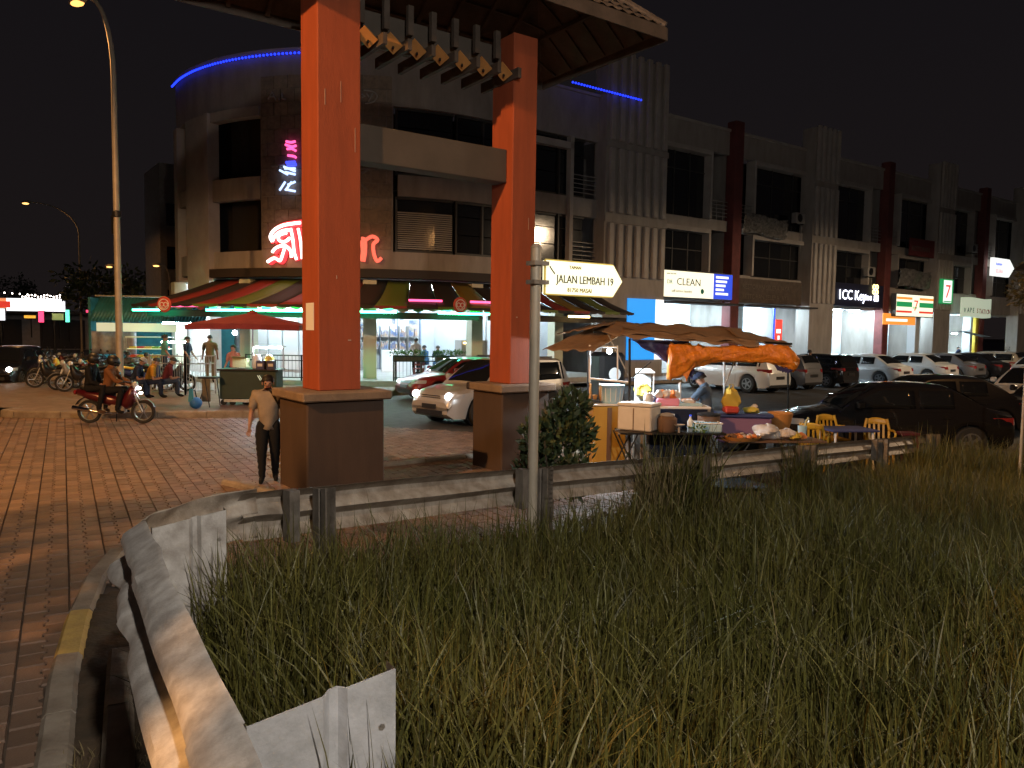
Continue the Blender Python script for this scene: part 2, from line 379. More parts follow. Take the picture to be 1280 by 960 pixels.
kerb_run('kerb', [(-4.1,7.9),(-3.85,7.0),(-3.45,6.0),(-2.98,5.0),(-2.45,4.0),(-1.9,2.9),(-1.4,2.0)], .19, .07, 'kerb', ms=['kerb','kerb','kerb_yellow','kerb'], seg=.95)
kerb_run('kerb', [(-2.72,5.25),(-2.4,4.6),(-2.05,3.9),(-1.6,3.0),(-1.1,2.0)], .17, .14, 'kerb', seg=1.0)
ISL = [(-13.05,20.3),(-13.1,19.75),(-12.8,19.45),(-11,19.45),(-9,19.75),(-6.9,20.25),(-6.2,20.7),(-5.6,22.2),(-5.0,24.6),(-4.3,27.6),(-2.6,29.6)]
kerb_run('kerb', ISL, .2, .17, 'kerb', seg=1.15)
vk = [(-2.25,13.2),(-1.5,13.75),(-.75,14.3),(.6,15.0),(1.5,14.9)]
kerb_run('kerb', vk, .13, .06, 'kerb', seg=.9)
kerb_run('kerb', [(-4.35,11.55),(-3.9,11.2),(-3.3,10.7),(-2.6,9.6)], .13, .08, 'kerb', seg=.8)
# raised plaza in front of the restaurant
SS = 1.2; P0 = Vector((7.33, 39.6, 0))
RT0, RR = -10.8, 9.84
def path(t, off=0.0):          # point of the building line: straight facade, then the rounded corner, then the side street
    if t >= RT0: p = (t, off)
    else:
        th = (RT0-t)/RR
        if th <= pi/2: p = (RT0-(RR-off)*sin(th), RR-(RR-off)*cos(th))
        else: p = (RT0-RR+off, RR+(RT0-RR*pi/2-t))
    return P0 + U*p[0] + V*p[1]
edge = [path(t, -2.9) for t in np.arange(-9, 9, 3)]
plz = [(p[0],p[1]) for p in ISL] + [(p.x,p.y) for p in edge]+[(p.x,p.y) for p in [path(44,-3.2), path(44,.2), path(-10,.3), path(-16,1.2), path(-22,1.2), path(-27,1.2)]] + [(-21,38),(-26,34),(-24,24),(-15.2,20.2)]
poly_sheet('pavement', plz, .152, 'plaza')
b = MB()
for t in range(-7, 44, 1):
    p, q = path(t, -3.0), path(t+.97, -3.0); b.tube([(p.x,p.y,.07),(q.x,q.y,.07)], .1, 4)
struct(b.build('kerb', 'kerb'))
# ================================================================== GATE
gate = thing('entrance_gate', 'orange pillared entrance gate with brown plinths and a dark tiled roof', 'gate')
u2 = Vector((U.x, U.y, 0)); v2 = Vector((V.x, V.y, 0))
def fr(c): return Matrix(((U.x,V.x,0,c[0]),(U.y,V.y,0,c[1]),(0,0,1,0),(0,0,0,1)))
PL, PR = (-2.72,11.55), (-.02,13.45)
def pillar(c, F, D, pw, pd, htop):
    b = MB(); b.M = fr(c); b.bbox(-F/2,F/2,-D/2,D/2,1.47,htop,.015); b.build('pillar', 'orange', gate)
    b = MB(); b.M = fr(c); b.bbox(-pw/2,pw/2,-pd/2,pd/2,-.06,1.34,.02); b.build('plinth', 'brown', gate)
    b = MB(); b.M = fr(c); b.bbox(-pw/2-.09,pw/2+.09,-pd/2-.09,pd/2+.09,1.342,1.472,.02); b.build('plinth_cap', 'cap', gate)
pillar(PL, .66, .64, 1.20, 1.12, 7.3)
pillar(PR, .50, .62, 1.0, .9, 7.3)
uL = Vector((*PL,0)).dot(u2); vL = Vector((*PL,0)).dot(v2); uR = Vector((*PR,0)).dot(u2); vR = Vector((*PR,0)).dot(v2)
vm = (vL+vR)/2
GM = Matrix(((U.x,V.x,0,0),(U.y,V.y,0,0),(0,0,1,0),(0,0,0,1)))
def gb(): b = MB(); b.M = GM; return b
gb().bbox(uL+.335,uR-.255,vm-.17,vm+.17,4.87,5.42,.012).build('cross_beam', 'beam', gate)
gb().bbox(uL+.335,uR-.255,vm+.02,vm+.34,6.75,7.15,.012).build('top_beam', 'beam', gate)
for k in range(8):     # lattice boards under the eave, tilted to catch the lamps, in a painted lit orange
    x = uL+.42+k*.405
    if x > uR-.12: break
    b = gb(); c = Vector((x, vm-.30, 6.62)); nn = Vector((-.42,-.60,-.68)).normalized()
    e2 = Vector((.35,-.75,.45)); e2 = (e2-nn*e2.dot(nn)).normalized(); e1 = nn.cross(e2).normalized()
    e1 = e1 if e1.x > 0 else -e1
    b.slab([c-e1*.13-e2*.10, c+e1*.13-e2*.10, c+e1*.13+e2*.10, c-e1*.13+e2*.10], -nn, .03)
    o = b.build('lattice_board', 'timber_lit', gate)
    b = gb(); b.cyl(c+e1*.05-e2*.02-nn*.01, c+e1*.05-e2*.02+nn*.05,.020,n=6); b.build('bolt', 'black', o)
    b = gb(); b.box(x-.07,x+.02,vm-.20,vm-.12,6.86,7.30); b.build('slat', 'timber', gate)
    b = gb(); b.box(x+.165,x+.235,vm-.50,vm+.6,6.52,6.68); b.build('rafter', 'timber', gate)
gb().box(uL+.3,uR-.25,vm-.12,vm-.02,6.66,6.74).build('fascia', 'timber', gate)
# roof: hipped, open underside with rafters and battens, tiled top
E0, E1, F0, F1, EZ, RZ = uL-1.75, uR+1.95, vm-1.6, vm+1.75, 7.42, 8.75
rdg0, rdg1 = (E0+1.6, vm-.1), (E1-1.6, vm-.1)
def roof_pt(x, y):       # underside height
    dx = min(x-E0, E1-x)/1.6; dy = min((y-F0)/(vm-.1-F0), (F1-y)/(F1-vm+.1)); return EZ + (RZ-EZ)*max(0,min(1, dx, dy))
quads = [[(E0,F0,EZ),(E1,F0,EZ),(*rdg1,RZ),(*rdg0,RZ)], [(E1,F0,EZ),(E1,F1,EZ),(*rdg1,RZ)], [(E1,F1,EZ),(E0,F1,EZ),(*rdg0,RZ),(*rdg1,RZ)], [(E0,F1,EZ),(E0,F0,EZ),(*rdg0,RZ)]]
b = gb()
for q in quads: b.slab(q, (0,0,1), .04)
b.build('roof_deck', 'timber', gate)
k = 0
x = E0+.15
while x < E1-.1:
    b = gb(); y1 = vm-.1
    zt = roof_pt(x, (F0+vm)/2)
    yy = F0; pts = []
    for s in range(9):
        y = F0+.02+(F1-F0-.04)*s/8; pts.append((x, y, roof_pt(x,y)-.055))
    b.tube(pts, .05, 4); b.build('rafter', 'timber', gate); x += .62
for s in range(1, 7):
    y = F0+(F1-F0)*s/7; b = gb(); pts = [(E0+.03+(E1-E0-.06)*q/10, y, roof_pt(E0+.03+(E1-E0-.06)*q/10, y)-.02) for q in range(11)]
    b.tube(pts, .025, 4); b.build('batten', 'timber', gate)
# barge and eave boards, tiles with a wavy edge
for (a, c) in [((E0,F0),(E1,F0)),((E1,F0),(E1,F1)),((E1,F1),(E0,F1)),((E0,F1),(E0,F0))]:
    b = gb(); d = Vector((c[0]-a[0],c[1]-a[1],0)).normalized(); n = Vector((d.y,-d.x,0)); p = Vector((a[0],a[1],EZ)); q = Vector((c[0],c[1],EZ))
    b.slab([p+n*.02-d*.03+Vector((0,0,-.14)), q+n*.02+d*.0+Vector((0,0,-.14)), q+n*.02+d*.0+Vector((0,0,.07)), p+n*.02-d*.03+Vector((0,0,.07))], n, .03); b.build('eave_board', 'timber', gate)
tiles = MB(); tiles.M = GM
for fa, fb, fc, fd in [((E0,F0),(E1,F0),rdg1,rdg0), ((E1,F1),(E0,F1),rdg0,rdg1)]:
    L = hypot(fb[0]-fa[0], fb[1]-fa[1]); n = int(L/.22)
    for i in range(n):
        for j in range(9):
            s0, s1 = i/n, (i+1)/n; t0, t1 = j/9-.02, (j+1)/9+.01
            def P(s, t, lift):
                p = Vector((fa[0]+(fb[0]-fa[0])*s, fa[1]+(fb[1]-fa[1])*s, EZ)); q = Vector((fd[0]+(fc[0]-fd[0])*s, fd[1]+(fc[1]-fd[1])*s, RZ)); r = p.lerp(q, t); r.z += .05+lift; return r
            tiles.add([P(s0,t0,.06),P((s0+s1)/2,t0,.10),P(s1,t0,.06),P(s0,t1,.02),P((s0+s1)/2,t1,.06),P(s1,t1,.02)], [(0,1,4,3),(1,2,5,4)])
for fa, fb, fc in [((E1,F0),(E1,F1),rdg1), ((E0,F1),(E0,F0),rdg0)]:
    n = 15
    for i in range(n):
        for j in range(9):
            s0, s1 = i/n, (i+1)/n; t0, t1 = j/9-.02, (j+1)/9
            def P2(s, t, lift):
                p = Vector((fa[0]+(fb[0]-fa[0])*s, fa[1]+(fb[1]-fa[1])*s, EZ)); q = Vector((fc[0], fc[1], RZ)); r = p.lerp(q, t); r.z += .05+lift; return r
            tiles.add([P2(s0,t0,.06),P2((s0+s1)/2,t0,.10),P2(s1,t0,.06),P2(s0,t1,.02),P2((s0+s1)/2,t1,.06),P2(s1,t1,.02)], [(0,1,4,3),(1,2,5,4)])
tiles.build('roof_tiles', 'tile', gate, kind='stuff')
b = gb(); b.tube([(*rdg0,RZ+.12),(*rdg1,RZ+.12)], .1, 8); b.build('ridge_cap', 'tile', gate)
for (x,y),(rx,ry) in [((E0,F0),rdg0),((E1,F0),rdg1),((E1,F1),rdg1),((E0,F1),rdg0)]:
    b = gb(); b.tube([(x,y,EZ+.08),(rx,ry,RZ+.1)], .09, 8); b.build('hip_cap', 'tile', gate)
M['scratch'] = mat('bare_plaster_scratch', (.42,.30,.24), .8)
for cx_, pz0, w_, h_, c0 in ((-.22,5.55,.008,.22,PL),(.02,5.62,.006,.30,PL),(.24,4.95,.007,.35,PL),(.15,2.2,.05,.02,PL),(-.05,3.1,.012,.05,PL),(.10,4.1,.006,.2,PR),(-.12,2.6,.03,.02,PR)):
    hd0 = .325 if c0 is PL else .315
    q_ = MB(); q_.M = fr(c0); q_.box(cx_-w_/2, cx_+w_/2, -hd0, -hd0+.006+.0, pz0, pz0+h_); q_.build('paint_scratch', 'scratch', gate)
# faded paper notice on the left pillar
nb = MB(); nb.M = fr(PL); nb.box(-.338,-.332,-.16,.14,2.35,2.75)
tag(nb.build('paper_notice', 'whitepaint'), 'small faded white paper notice stuck to the left orange pillar', 'notice')
# ================================================================== GUARDRAILS
WP = [(-.0,.156),(.012,.15),(.055,.115),(.078,.095),(.078,.06),(.055,.04),(.012,.012),(0,0),(.012,-.012),(.055,-.04),(.078,-.06),(.078,-.095),(.055,-.115),(.012,-.15),(0,-.156)]
def wbeam(b, pts, nrms, zs, dents=None, squash=None):
    rows = []; n = len(WP)
    for i, (p, nn, z) in enumerate(zip(pts, nrms, zs)):
        sq = squash[i] if squash else 1.0
        for k, (o, h) in enumerate(WP):
            dx, dz = (dents(i, k) if dents else (0, 0))
            q = Vector((p[0],p[1],0)) + Vector((nn[0],nn[1],0))*(o*sq+dx); rows.append((q.x, q.y, z+h+dz))
    m = len(pts); back = [(x-.0,y-.0,z) for x,y,z in rows]
    back = []
    for i, (p, nn, z) in enumerate(zip(pts, nrms, zs)):
        for k in range(n):
            r = rows[i*n+k]; back.append((r[0]-nn[0]*.006, r[1]-nn[1]*.006, r[2]))
    off = m*n; fs = [(i*n+k,i*n+k+1,(i+1)*n+k+1,(i+1)*n+k) for i in range(m-1) for k in range(n-1)]
    fs += [(off+i*n+k+1,off+i*n+k,off+(i+1)*n+k,off+(i+1)*n+k+1) for i in range(m-1) for k in range(n-1)]
    for k in (0, n-1): fs += [(i*n+k, (i+1)*n+k, off+(i+1)*n+k, off+i*n+k) for i in range(m-1)]
    for i in (0, m-1): fs += [(i*n+k, i*n+k+1, off+i*n+k+1, off+i*n+k) for k in range(n-1)]
    b.add(rows+back, fs)
def sigma_post(root, p, into, z0, z1, depth=.34, m='steel', lean=0.0):
    # folded plate post: web along 'into' (towards the field) with a crease, side flanges
    i3 = Vector((into[0],into[1],0)).normalized(); s3 = Vector((i3.y,-i3.x,0)); p = Vector((p[0],p[1],0))
    prof = [(0.01,-.05),(.01,.0),(.17*depth/.34,.0),(.19*depth/.34,-.028),(.21*depth/.34,-.028),(.225*depth/.34,.0),(depth,.0),(depth,-.07)]
    b = MB(); n = len(prof); vs = []
    for z, tp in ((z0,0),(z1,1)):
        for a, c in prof: vs.append(p+i3*(a+lean*tp*.1)+s3*c+Vector((0,0,z+ (a*.16 if tp else 0))))
    for z, tp in ((z0,0),(z1,1)):
        for a, c in prof: vs.append(p+i3*(a+lean*tp*.1)+s3*(c-.008)+Vector((0,0,z+(a*.16 if tp else 0))))
    fs = [(k,k+1,n+k+1,n+k) for k in range(n-1)]+[(2*n+k+1,2*n+k,3*n+k,3*n+k+1) for k in range(n-1)]
    fs += [(n+k,n+k+1,3*n+k+1,3*n+k) for k in range(n-1)]+[(0,n,3*n,2*n),(n-1,2*n-1,4*n-1,3*n-1)]
    b.add(vs, fs); o = b.build('post', m, root)
    for zz in (z1-.1, z1-.24):
        q = p+i3*(depth*.9)+s3*.0+Vector((0,0,zz)); c = MB(); c.cyl(q, q-s3*.03, .012, n=6); c.build('bolt', 'steel_dirty', o)
    return o
railA = thing('guardrail', 'long weathered steel guardrail running from the corner along the grass to the right', 'guardrail')
def railA_pt(t): p = R0+RD*t; bend = .03*sin(t*.55)*min(1,t/3); p = p-RN*bend; return p
def railA_z(t): return 1.185-.0612*t+.004*sin(t*.9)
jt = [-.1, .32, 2.55, 5.2, 8.0, 10.9, 13.9, 17]
for a, c in zip(jt, jt[1:]):
    b = MB(); n = 14; ts = [a+(c-a)*k/n for k in range(n+1)]
    ps = [railA_pt(t)-RN*(0.0+.003*(jt.index(a)%2)) for t in ts]; ph = random.random()*9
    wbeam(b, ps, [-RN]*(n+1), [railA_z(t) for t in ts], lambda i, k: (.004*sin(i*.9+ph)*sin(k*.9), .003*sin(i*.5+k*.3+ph)))
    b.build('rail_beam', 'steel_dirty', railA, smooth=True)
for t in (.33, 2.55, 5.2, 8.0, 10.9, 13.9):
    p = railA_pt(t)+RN*.0; zt = railA_z(t)+.165
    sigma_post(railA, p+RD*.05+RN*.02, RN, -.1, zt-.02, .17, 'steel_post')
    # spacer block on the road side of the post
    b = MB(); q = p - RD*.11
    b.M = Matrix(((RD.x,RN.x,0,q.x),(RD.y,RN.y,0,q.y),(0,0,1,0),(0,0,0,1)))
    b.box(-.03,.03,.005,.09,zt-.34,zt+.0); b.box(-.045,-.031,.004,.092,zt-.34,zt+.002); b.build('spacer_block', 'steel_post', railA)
# the curved corner plate joining the two rails
railB = thing('guardrail', 'dented near guardrail of pale steel at the bottom left with bent corner end', 'guardrail')
arc = []
pa, pb, pc = Vector((-1.96,4.06)), Vector((-2.08,4.64)), Vector((-1.62,4.86))
for k in range(15):
    s = k/14; arc.append(pa*(1-s)**2+pb*2*s*(1-s)+pc*s*s)
nr = []
for k in range(15):
    t = (arc[min(k+1,14)]-arc[max(k-1,0)]).normalized(); nr.append(Vector((-t.y, t.x)))
b = MB(); wbeam(b, arc, nr, [1.20+.012*k/14*1-.02*sin(k/14*pi) for k in range(15)], lambda i,k: (.006*sin(i*1.1+k*.5), .006*sin(i*.8+k)), squash=[.8-.65*sin(pi*k/14) for k in range(15)])
b.build('corner_plate', 'steel_dirty', railB, smooth='all')
def railB_pt(s): return N0+ND*s - NN*(.006*sin(s*1.9))
jb = [0, .93, 2.45, 5.6]
for q, (a, c) in enumerate(zip(jb, jb[1:])):
    b = MB(); n = 22; ts = [a-.12*(q>0)+(c-a+.12)*k/n for k in range(n+1)]
    def dent(i, k, q=q, ts=ts):
        s = ts[i]; low = 1 if k > 7 else 0
        d = -.035*math.exp(-((s-1.05)/.16)**2)*low -.04*math.exp(-((s-.35)/.12)**2)*low - .012*math.exp(-((s-.6)/.10)**2) + .0025*sin(s*7+k*.7)
        return (d+(.156-WP[k][1])*.42, .002*sin(s*5+k)-.012*low*math.exp(-((s-1.0)/.25)**2))
    wbeam(b, [railB_pt(s)-NN*(.006*(q)) for s in ts], [-NN]*(n+1), [1.195+.003*sin(s*3) for s in ts], dent)
    b.build('rail_beam', ['steel','steel','steel'][q], railB, smooth=True)
for s, m in ((.12,'steel'), (2.36,'steel_clean')):
    p = railB_pt(s); sigma_post(railB, p+NN*.015, NN, -.05, 1.29 if s > 1 else 1.33, .45 if s > 1 else .38, m)
# ================================================================== STREET SIGN
sp = Vector((.19, 6.62)); spz = ter(sp.x, sp.y)
sign = thing('street_sign', 'glowing white arrow street sign for JALAN LEMBAH 19 on a steel pole behind the guardrail', 'street sign', (sp.x, sp.y, spz-.1), radians(37))
b = MB(); b.cyl((0,0,-.2),(0,0,3.20-spz),.045,n=16); b.build('pole', 'polepaint', sign, smooth=True)
b = MB(); b.cyl((0,0,3.201-spz),(0,0,3.23-spz),.05,.03,n=16); b.build('pole_cap', 'steel_dirty', sign, smooth=True)
zs = 3.10-spz; sw, sh = .80, .285
face = [(.10,zs-sh),(.10+sw,zs-sh),(.10+sw+.115,zs-sh/2),(.10+sw,zs),(.10,zs)]
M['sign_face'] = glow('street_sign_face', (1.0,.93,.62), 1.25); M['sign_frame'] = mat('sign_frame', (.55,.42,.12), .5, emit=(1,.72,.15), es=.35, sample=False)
b = MB(); b.slab([(x,-.02,z) for x,z in face], (0,1,0), .05); b.build('sign_panel', 'sign_face', sign)
b = MB(); pts = [Vector((x,-.005,z)) for x,z in face]
for i in range(5): b.tube([pts[i], pts[(i+1)%5]], .013, 6)
b.build('sign_frame', 'sign_frame', sign)
M['ink'] = mat('sign_ink', (.05,.045,.02), .6); M['ink_y'] = mat('sign_ink_gold', (.38,.30,.04), .6)
text('JALAN LEMBAH 19', .098, 'ink', sign, (.215,-.023,zs-.185), (pi/2,0,0), ext=.003, sx=.86)
text('81750 MASAI', .052, 'ink_y', sign, (.34,-.023,zs-.262), (pi/2,0,0), ext=.003)
text('TAMAN', .04, 'ink_y', sign, (.36,-.023,zs-.06), (pi/2,0,0), ext=.003)
b = MB(); b.tube([(.135,-.024,zs-.05),(.155,-.024,zs-.075),(.185,-.024,zs-.105),(.19,-.024,zs-.115)], .006, 4); b.build('crest_mark', 'ink', sign)
for zz in (zs-.03, zs-.19):
    b = MB(); b.box(-.06,.10,-.06,.06,zz-.02,zz+.015); b.build('bracket', 'steel_dirty', sign)
# ================================================================== GRASS
def grass(name, n, sampler, hmin, hmax, wmin, wmax, m, lean=.35):
    P = sampler(n); n = len(P)
    z = np.array([ter(x,y) for x,y in P])-.02
    h = RNG.uniform(hmin, hmax, n)*(0.6+0.4*RNG.random(n)); wd = RNG.uniform(wmin, wmax, n)
    a = RNG.uniform(0, 2*pi, n); la = RNG.uniform(0, 2*pi, n); ln = np.abs(RNG.normal(0, lean, n))*h
    dx, dy = np.cos(a)*wd, np.sin(a)*wd; lx, ly = np.cos(la)*ln, np.sin(la)*ln
    V5 = np.zeros((n,7,3))
    for k, (s, wf) in enumerate(((0,1),(0,-1),(.4,.85),(.4,-.85),(.75,.55),(.75,-.55),(1,0))):
        V5[:,k,0] = P[:,0]+lx*s*s+dx*wf; V5[:,k,1] = P[:,1]+ly*s*s+dy*wf
        V5[:,k,2] = z+h*(s-.18*s*s*np.minimum(1,ln/np.maximum(h,.01)*1.5))
    me = bpy.data.meshes.new(name); vs = V5.reshape(-1,3)
    base = (np.arange(n)*7)[:,None]
    F = np.concatenate([base+np.array([[0,1,3,2]]), base+np.array([[2,3,5,4]])],1).reshape(-1); T = (base+np.array([[4,5,6]])).reshape(-1)
    me.vertices.add(n*7); me.vertices.foreach_set('co', vs.ravel())
    me.loops.add(n*11); me.polygons.add(n*3)
    li = np.concatenate([F.reshape(n,8), T.reshape(n,3)],1).reshape(-1); me.loops.foreach_set('vertex_index', li.astype(np.int32))
    ls = (np.arange(n)*11)[:,None]+np.array([[0,4,8]]); me.polygons.foreach_set('loop_start', ls.reshape(-1).astype(np.int32))
    me.update(calc_edges=True); me.validate(); me.materials.append(M[m])
    o = bpy.data.objects.new(name, me); COL.objects.link(o); return o
def field(n):
    out = []
    y = RNG.uniform(.9, 14.5, n*5); dens = RNG.random(n*5); x = RNG.uniform(-3, 15, n*5)
    for xx, yy, d in zip(x, y, dens):
        if d > (6.2/(yy+2.6))**1.15: continue
        if out_d(xx, yy) > -.05: continue
        if xx > yy*.95+2.5: continue
        if math.hypot(xx,yy) < 1.25: continue
        if 6.5 < yy < 9.3 and xx > 0 and (xx-2.9)**2/1.1+(yy-8.3)**2/.5 < 1 and d > .12: continue
        q = .55+.45*sin(xx*1.9+1.3*sin(yy*1.7))*sin(yy*1.4+xx*.6)
        if d*1.0 > 0 and RNG.random() > .55+.6*q: continue
        out.append((xx, yy))
        if len(out) >= n: break
    return np.array(out)
grass('grass', 110000, field, .20, .72, .0026, .0066, 'blade', .42)['kind'] = 'stuff'
grass('dry_grass', 2600, lambda n: field(n*1), .22, .66, .0018, .0036, 'drygrass', .6)['kind'] = 'stuff'
def fringe(n):
    out = []
    while len(out) < n:
        t = RNG.uniform(-.5, 14); d = abs(RNG.normal(0,.2)); p = R0+RD*t-RN*d*1.6
        if RNG.random() < .5+.5*sin(t*2.3): out.append((p.x,p.y))
    for _ in range(n):
        s = RNG.uniform(-.2, 3.3); p = N0+ND*s-NN*abs(RNG.normal(.25,.3)); out.append((p.x,p.y))
    return np.array(out)
grass('verge_grass', 1500, fringe, .04, .16, .002, .004, 'drygrass', .7)['kind'] = 'stuff'
def clump(x, y, n, h, label, rad=.22, m='blade', group=None):
    o = grass('grass_clump', n, lambda k: np.stack([x+RNG.normal(0,rad,k), y+RNG.normal(0,rad*.8,k)],1), h*.55, h, .004, .009, m, .38)
    tag(o, label, 'grass clump', group); return o
clump(1.74, 7.75, 340, 1.3, 'tall reed-like grass clump growing against the guardrail in front of the stall', .2)
clump(1.42, 7.5, 130, 1.1, 'thin yellowish grass clump just left of the tallest clump by the rail', .12, 'drygrass')
clump(3.85, 10.05, 220, 1.25, 'grass clump at the rail in front of the yellow plastic chairs', .16)
clump(6.6, 12.3, 190, 1.2, 'grass clump at the far right end of the rail below the dark sedan', .2)
clump(8.0, 12.6, 90, .95, 'rightmost grass clump beside the thin white pole', .2)
# ================================================================== BUSH by the sign
def leafball(b, c, r, n, ls, squash=1.0, up=.3):
    c = Vector(c)
    for _ in range(n):
        while True:
            d = Vector((random.uniform(-1,1),random.uniform(-1,1),random.uniform(-1,1)))
            if .2 < d.length < 1: break
        p = c+Vector((d.x*r,d.y*r,d.z*r*squash)); dr = (d.normalized()+Vector((random.gauss(0,.5),random.gauss(0,.5),random.gauss(up,.5)))).normalized()
        s = dr.cross(Vector((random.gauss(0,1),random.gauss(0,1),random.gauss(0,1)))).normalized(); l = ls*random.uniform(.6,1.3); w = l*.22
        b.add([p, p+dr*l*.5+s*w, p+dr*l, p+dr*l*.5-s*w], [(0,1,2,3)])
bush = thing('shrub', 'dark green leafy shrub growing beside the sign pole in front of the right plinth', 'shrub', (.42,9.6,.1))
b = MB()
for (dx,dy,dz,r) in [(0,0,.55,.34),(.3,.1,.75,.33),(-.14,0,.45,.24),(.36,-.05,.45,.24),(.2,.1,1.1,.27),(.42,.1,1.0,.2),(.35,.15,1.32,.2),(-.05,.1,.9,.26)]: leafball(b, (dx,dy,dz), r, 260, .12, 1.1, .7)
b.build('foliage', 'leaf', bush)
for k in range(7):
    b = MB(); a = random.uniform(0,6.3); b.tube([(0.1,0,-.2),(.1+.15*cos(a),.15*sin(a),.4),(.1+.35*cos(a),.3*sin(a),.95)], [.02,.014,.006], 5); b.build('stem', 'bark', bush)
# puddle seen under the rail
pts = []
for k in range(24):
    a = 2*pi*k/24; r = 1+.12*sin(3*a+1)+.07*sin(5*a); q = Vector((2.95,8.85))+RD*cos(a)*.95*r+RN*sin(a)*.42*r; pts.append((q.x,q.y))
# ================================================================== SHOPHOUSES (row to the right)
ZP, Z2T, Z2B, Z1T, Z1B, ZG = 13.3, 12.06, 8.5, 7.92, 5.64, 4.14
def wb(o, name, m, parent, *boxes):
    b = MB()
    for q in boxes: b.box(*q)
    return b.build(name, m, parent)
def upper_floor(root, x0, x1, zb, zt, rail, wide_first, tint='glass'):
    # one storey: a tall window bay and a narrow recessed balcony side by side
    L = x1-x0; nar = 1.7
    if wide_first: wx = (x0, x1-nar); bx = (x1-nar, x1)
    else: wx = (x0+nar, x1); bx = (x0, x0+nar)
    a, c = wx
    wf = MB(); f = .14
    wf.box(a,a+f,-.12,.5,zb,zt); wf.box(c-f,c,-.12,.5,zb,zt); wf.box(a+f,c-f,-.12,.5,zt-f*1.6,zt); 
    win = wf.build('window', 'wall2', root)
    n = 3
    for k in range(n):
        p0 = a+f+(c-a-2*f)*k/n+.03; p1 = a+f+(c-a-2*f)*(k+1)/n-.03
        wb(0, 'pane', tint, win, (p0,p1,.36,.40,zb+.05,zt-f*1.6-.95)); wb(0, 'pane', tint, win, (p0,p1,.36,.40,zt-f*1.6-.90,zt-f*1.6-.03))
    wb(0, 'mullion', 'darkframe', win, *[(a+f+(c-a-2*f)*k/n-.03, a+f+(c-a-2*f)*k/n+.03, .32,.42, zb, zt-f*1.6) for k in range(1,n)], (a+f,c-f,.33,.43,zt-f*1.6-.95,zt-f*1.6-.90))
    bal = wb(0, 'balcony', 'wall', root, (bx[0],bx[1],1.55,1.7,zb,zt), (bx[0],bx[1],.0,1.55,zb-.06,zb-.003))
    d = wb(0, 'balcony_door', 'dark', bal, (bx[0]+.35,bx[1]-.3,1.50,1.546,zb,zb+2.3))
    if rail:
        r = MB()
        for k in range(5): r.box(bx[0]+.02,bx[1]-.02,.02,.05,zb+.2+k*.2,zb+.23+k*.2)
        for k in range(4): xx = bx[0]+.05+(bx[1]-bx[0]-.1)*k/3; r.box(xx-.02,xx+.02,.051,.08,zb,zb+1.05)
        r.build('railing', 'frame', bal)
    return win
def shophouse(t0, t1, label, wide_first, awn=True, sidewalls=True, ground=None):
    p = path(t0); root = thing('shophouse', label, 'building', p, ROT, 'three storey shophouses in a row')
    L = t1-t0
    wb(0, 'parapet', 'wall', root, (0,L,0,.25,Z2T,ZP))
    wb(0, 'parapet_coping', 'wall2', root, (0,L,-.08,.3,ZP+.002,ZP+.14))
    wb(0, 'spandrel', 'wall', root, (0,L,0,.25,Z1T,Z2B-.06))
    wb(0, 'sign_band', 'wall', root, (0,L,0,.25,ZG,Z1B-.06))
    wb(0, 'party_wall', 'wall', root, (-.1,.1,.26,9,0,ZP-.5))
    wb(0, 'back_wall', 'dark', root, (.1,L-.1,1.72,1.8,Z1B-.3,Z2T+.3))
    rf = MB(); rf.slab([(-.1,.3,ZP-.35),(L,.3,ZP-.35),(L,6,ZP+2.0),(-.1,6,ZP+2.0)], (0,0,1), .1); rf.build('roof', 'rooftile_red', root)
    upper_floor(root, .1, L-.1, Z2B, Z2T, True, wide_first); upper_floor(root, .1, L-.1, Z1B, Z1T, False, wide_first)
    # ground floor
    wb(0, 'ceiling', 'whitewall', root, (.1,L-.1,.26,7.5,ZG-.12,ZG-.004))
    wb(0, 'walkway', 'floor', root, (.0,L,-.6,7.5,.155,.30))
    return root
def tower(root, x0, w, zt, dep=.65, ribs=6):
    tw = wb(0, 'tower', 'wall', root, (x0,x0+w,-dep,.24,0,zt))
    st = w/ribs
    for k in range(ribs):
        xx = x0+st*(k+.5)
        for za, zb in ((ZG+.1,Z1T-.1),(Z1T+.35,Z2T-.9),(Z2T-.55,zt+.12)):
            b = MB(); b.bbox(xx-st*.27,xx+st*.27,-dep-.16,-dep+.0,za,zb,.03); b.build('rib', 'wall2', tw)
    return tw
def redcol(root, x, zt=ZP+.55):
    b = MB(); b.bbox(x-.36,x+.36,-.42,.2,.2,zt,.03); return b.build('column', 'redcol', root)
bays = [(0,5.76),(5.76,14.04),(14.04,21.7),(21.7,29.3),(29.3,36.4),(36.4,43.6)]
labs = ['first shophouse in the row, over the CLEAN laundry sign','second shophouse with the unlit dark sign board and tarpaulin on its balcony',
        'third shophouse over the bright white key shop sign','fourth shophouse over the striped convenience store sign','fifth shophouse over the pale VAPE STATION sign','last shophouse at the right edge, partly behind the tree']
SH = []
for k, ((a, c), lb) in enumerate(zip(bays, labs)):
    SH.append(shophouse(a, c, lb, k % 2 == 0))
TW = []
def addtower(i, x0, w, zt): return tower(SH[i], x0, w, zt)
tower(SH[1], 6.7, 2.9-.35, 14.6, ribs=5); tower(SH[3], 6.1, 2.7-.3, 14.6, ribs=5); tower(SH[5], 5.7, 2.3, 14.6, ribs=5)
redcol(SH[0], 5.76); redcol(SH[2], 7.66); redcol(SH[4], 7.1-.3)
redcol(SH[4], .9, 12)
def on(i, x, y, z): return SH[i].matrix_world if False else (path(bays[i][0])+U*x+V*y+Vector((0,0,z)))
M['cyan'] = mat('cyan_wall', (.012,.20,.48), .6); M['tube_ceiling'] = M['tube_w2']
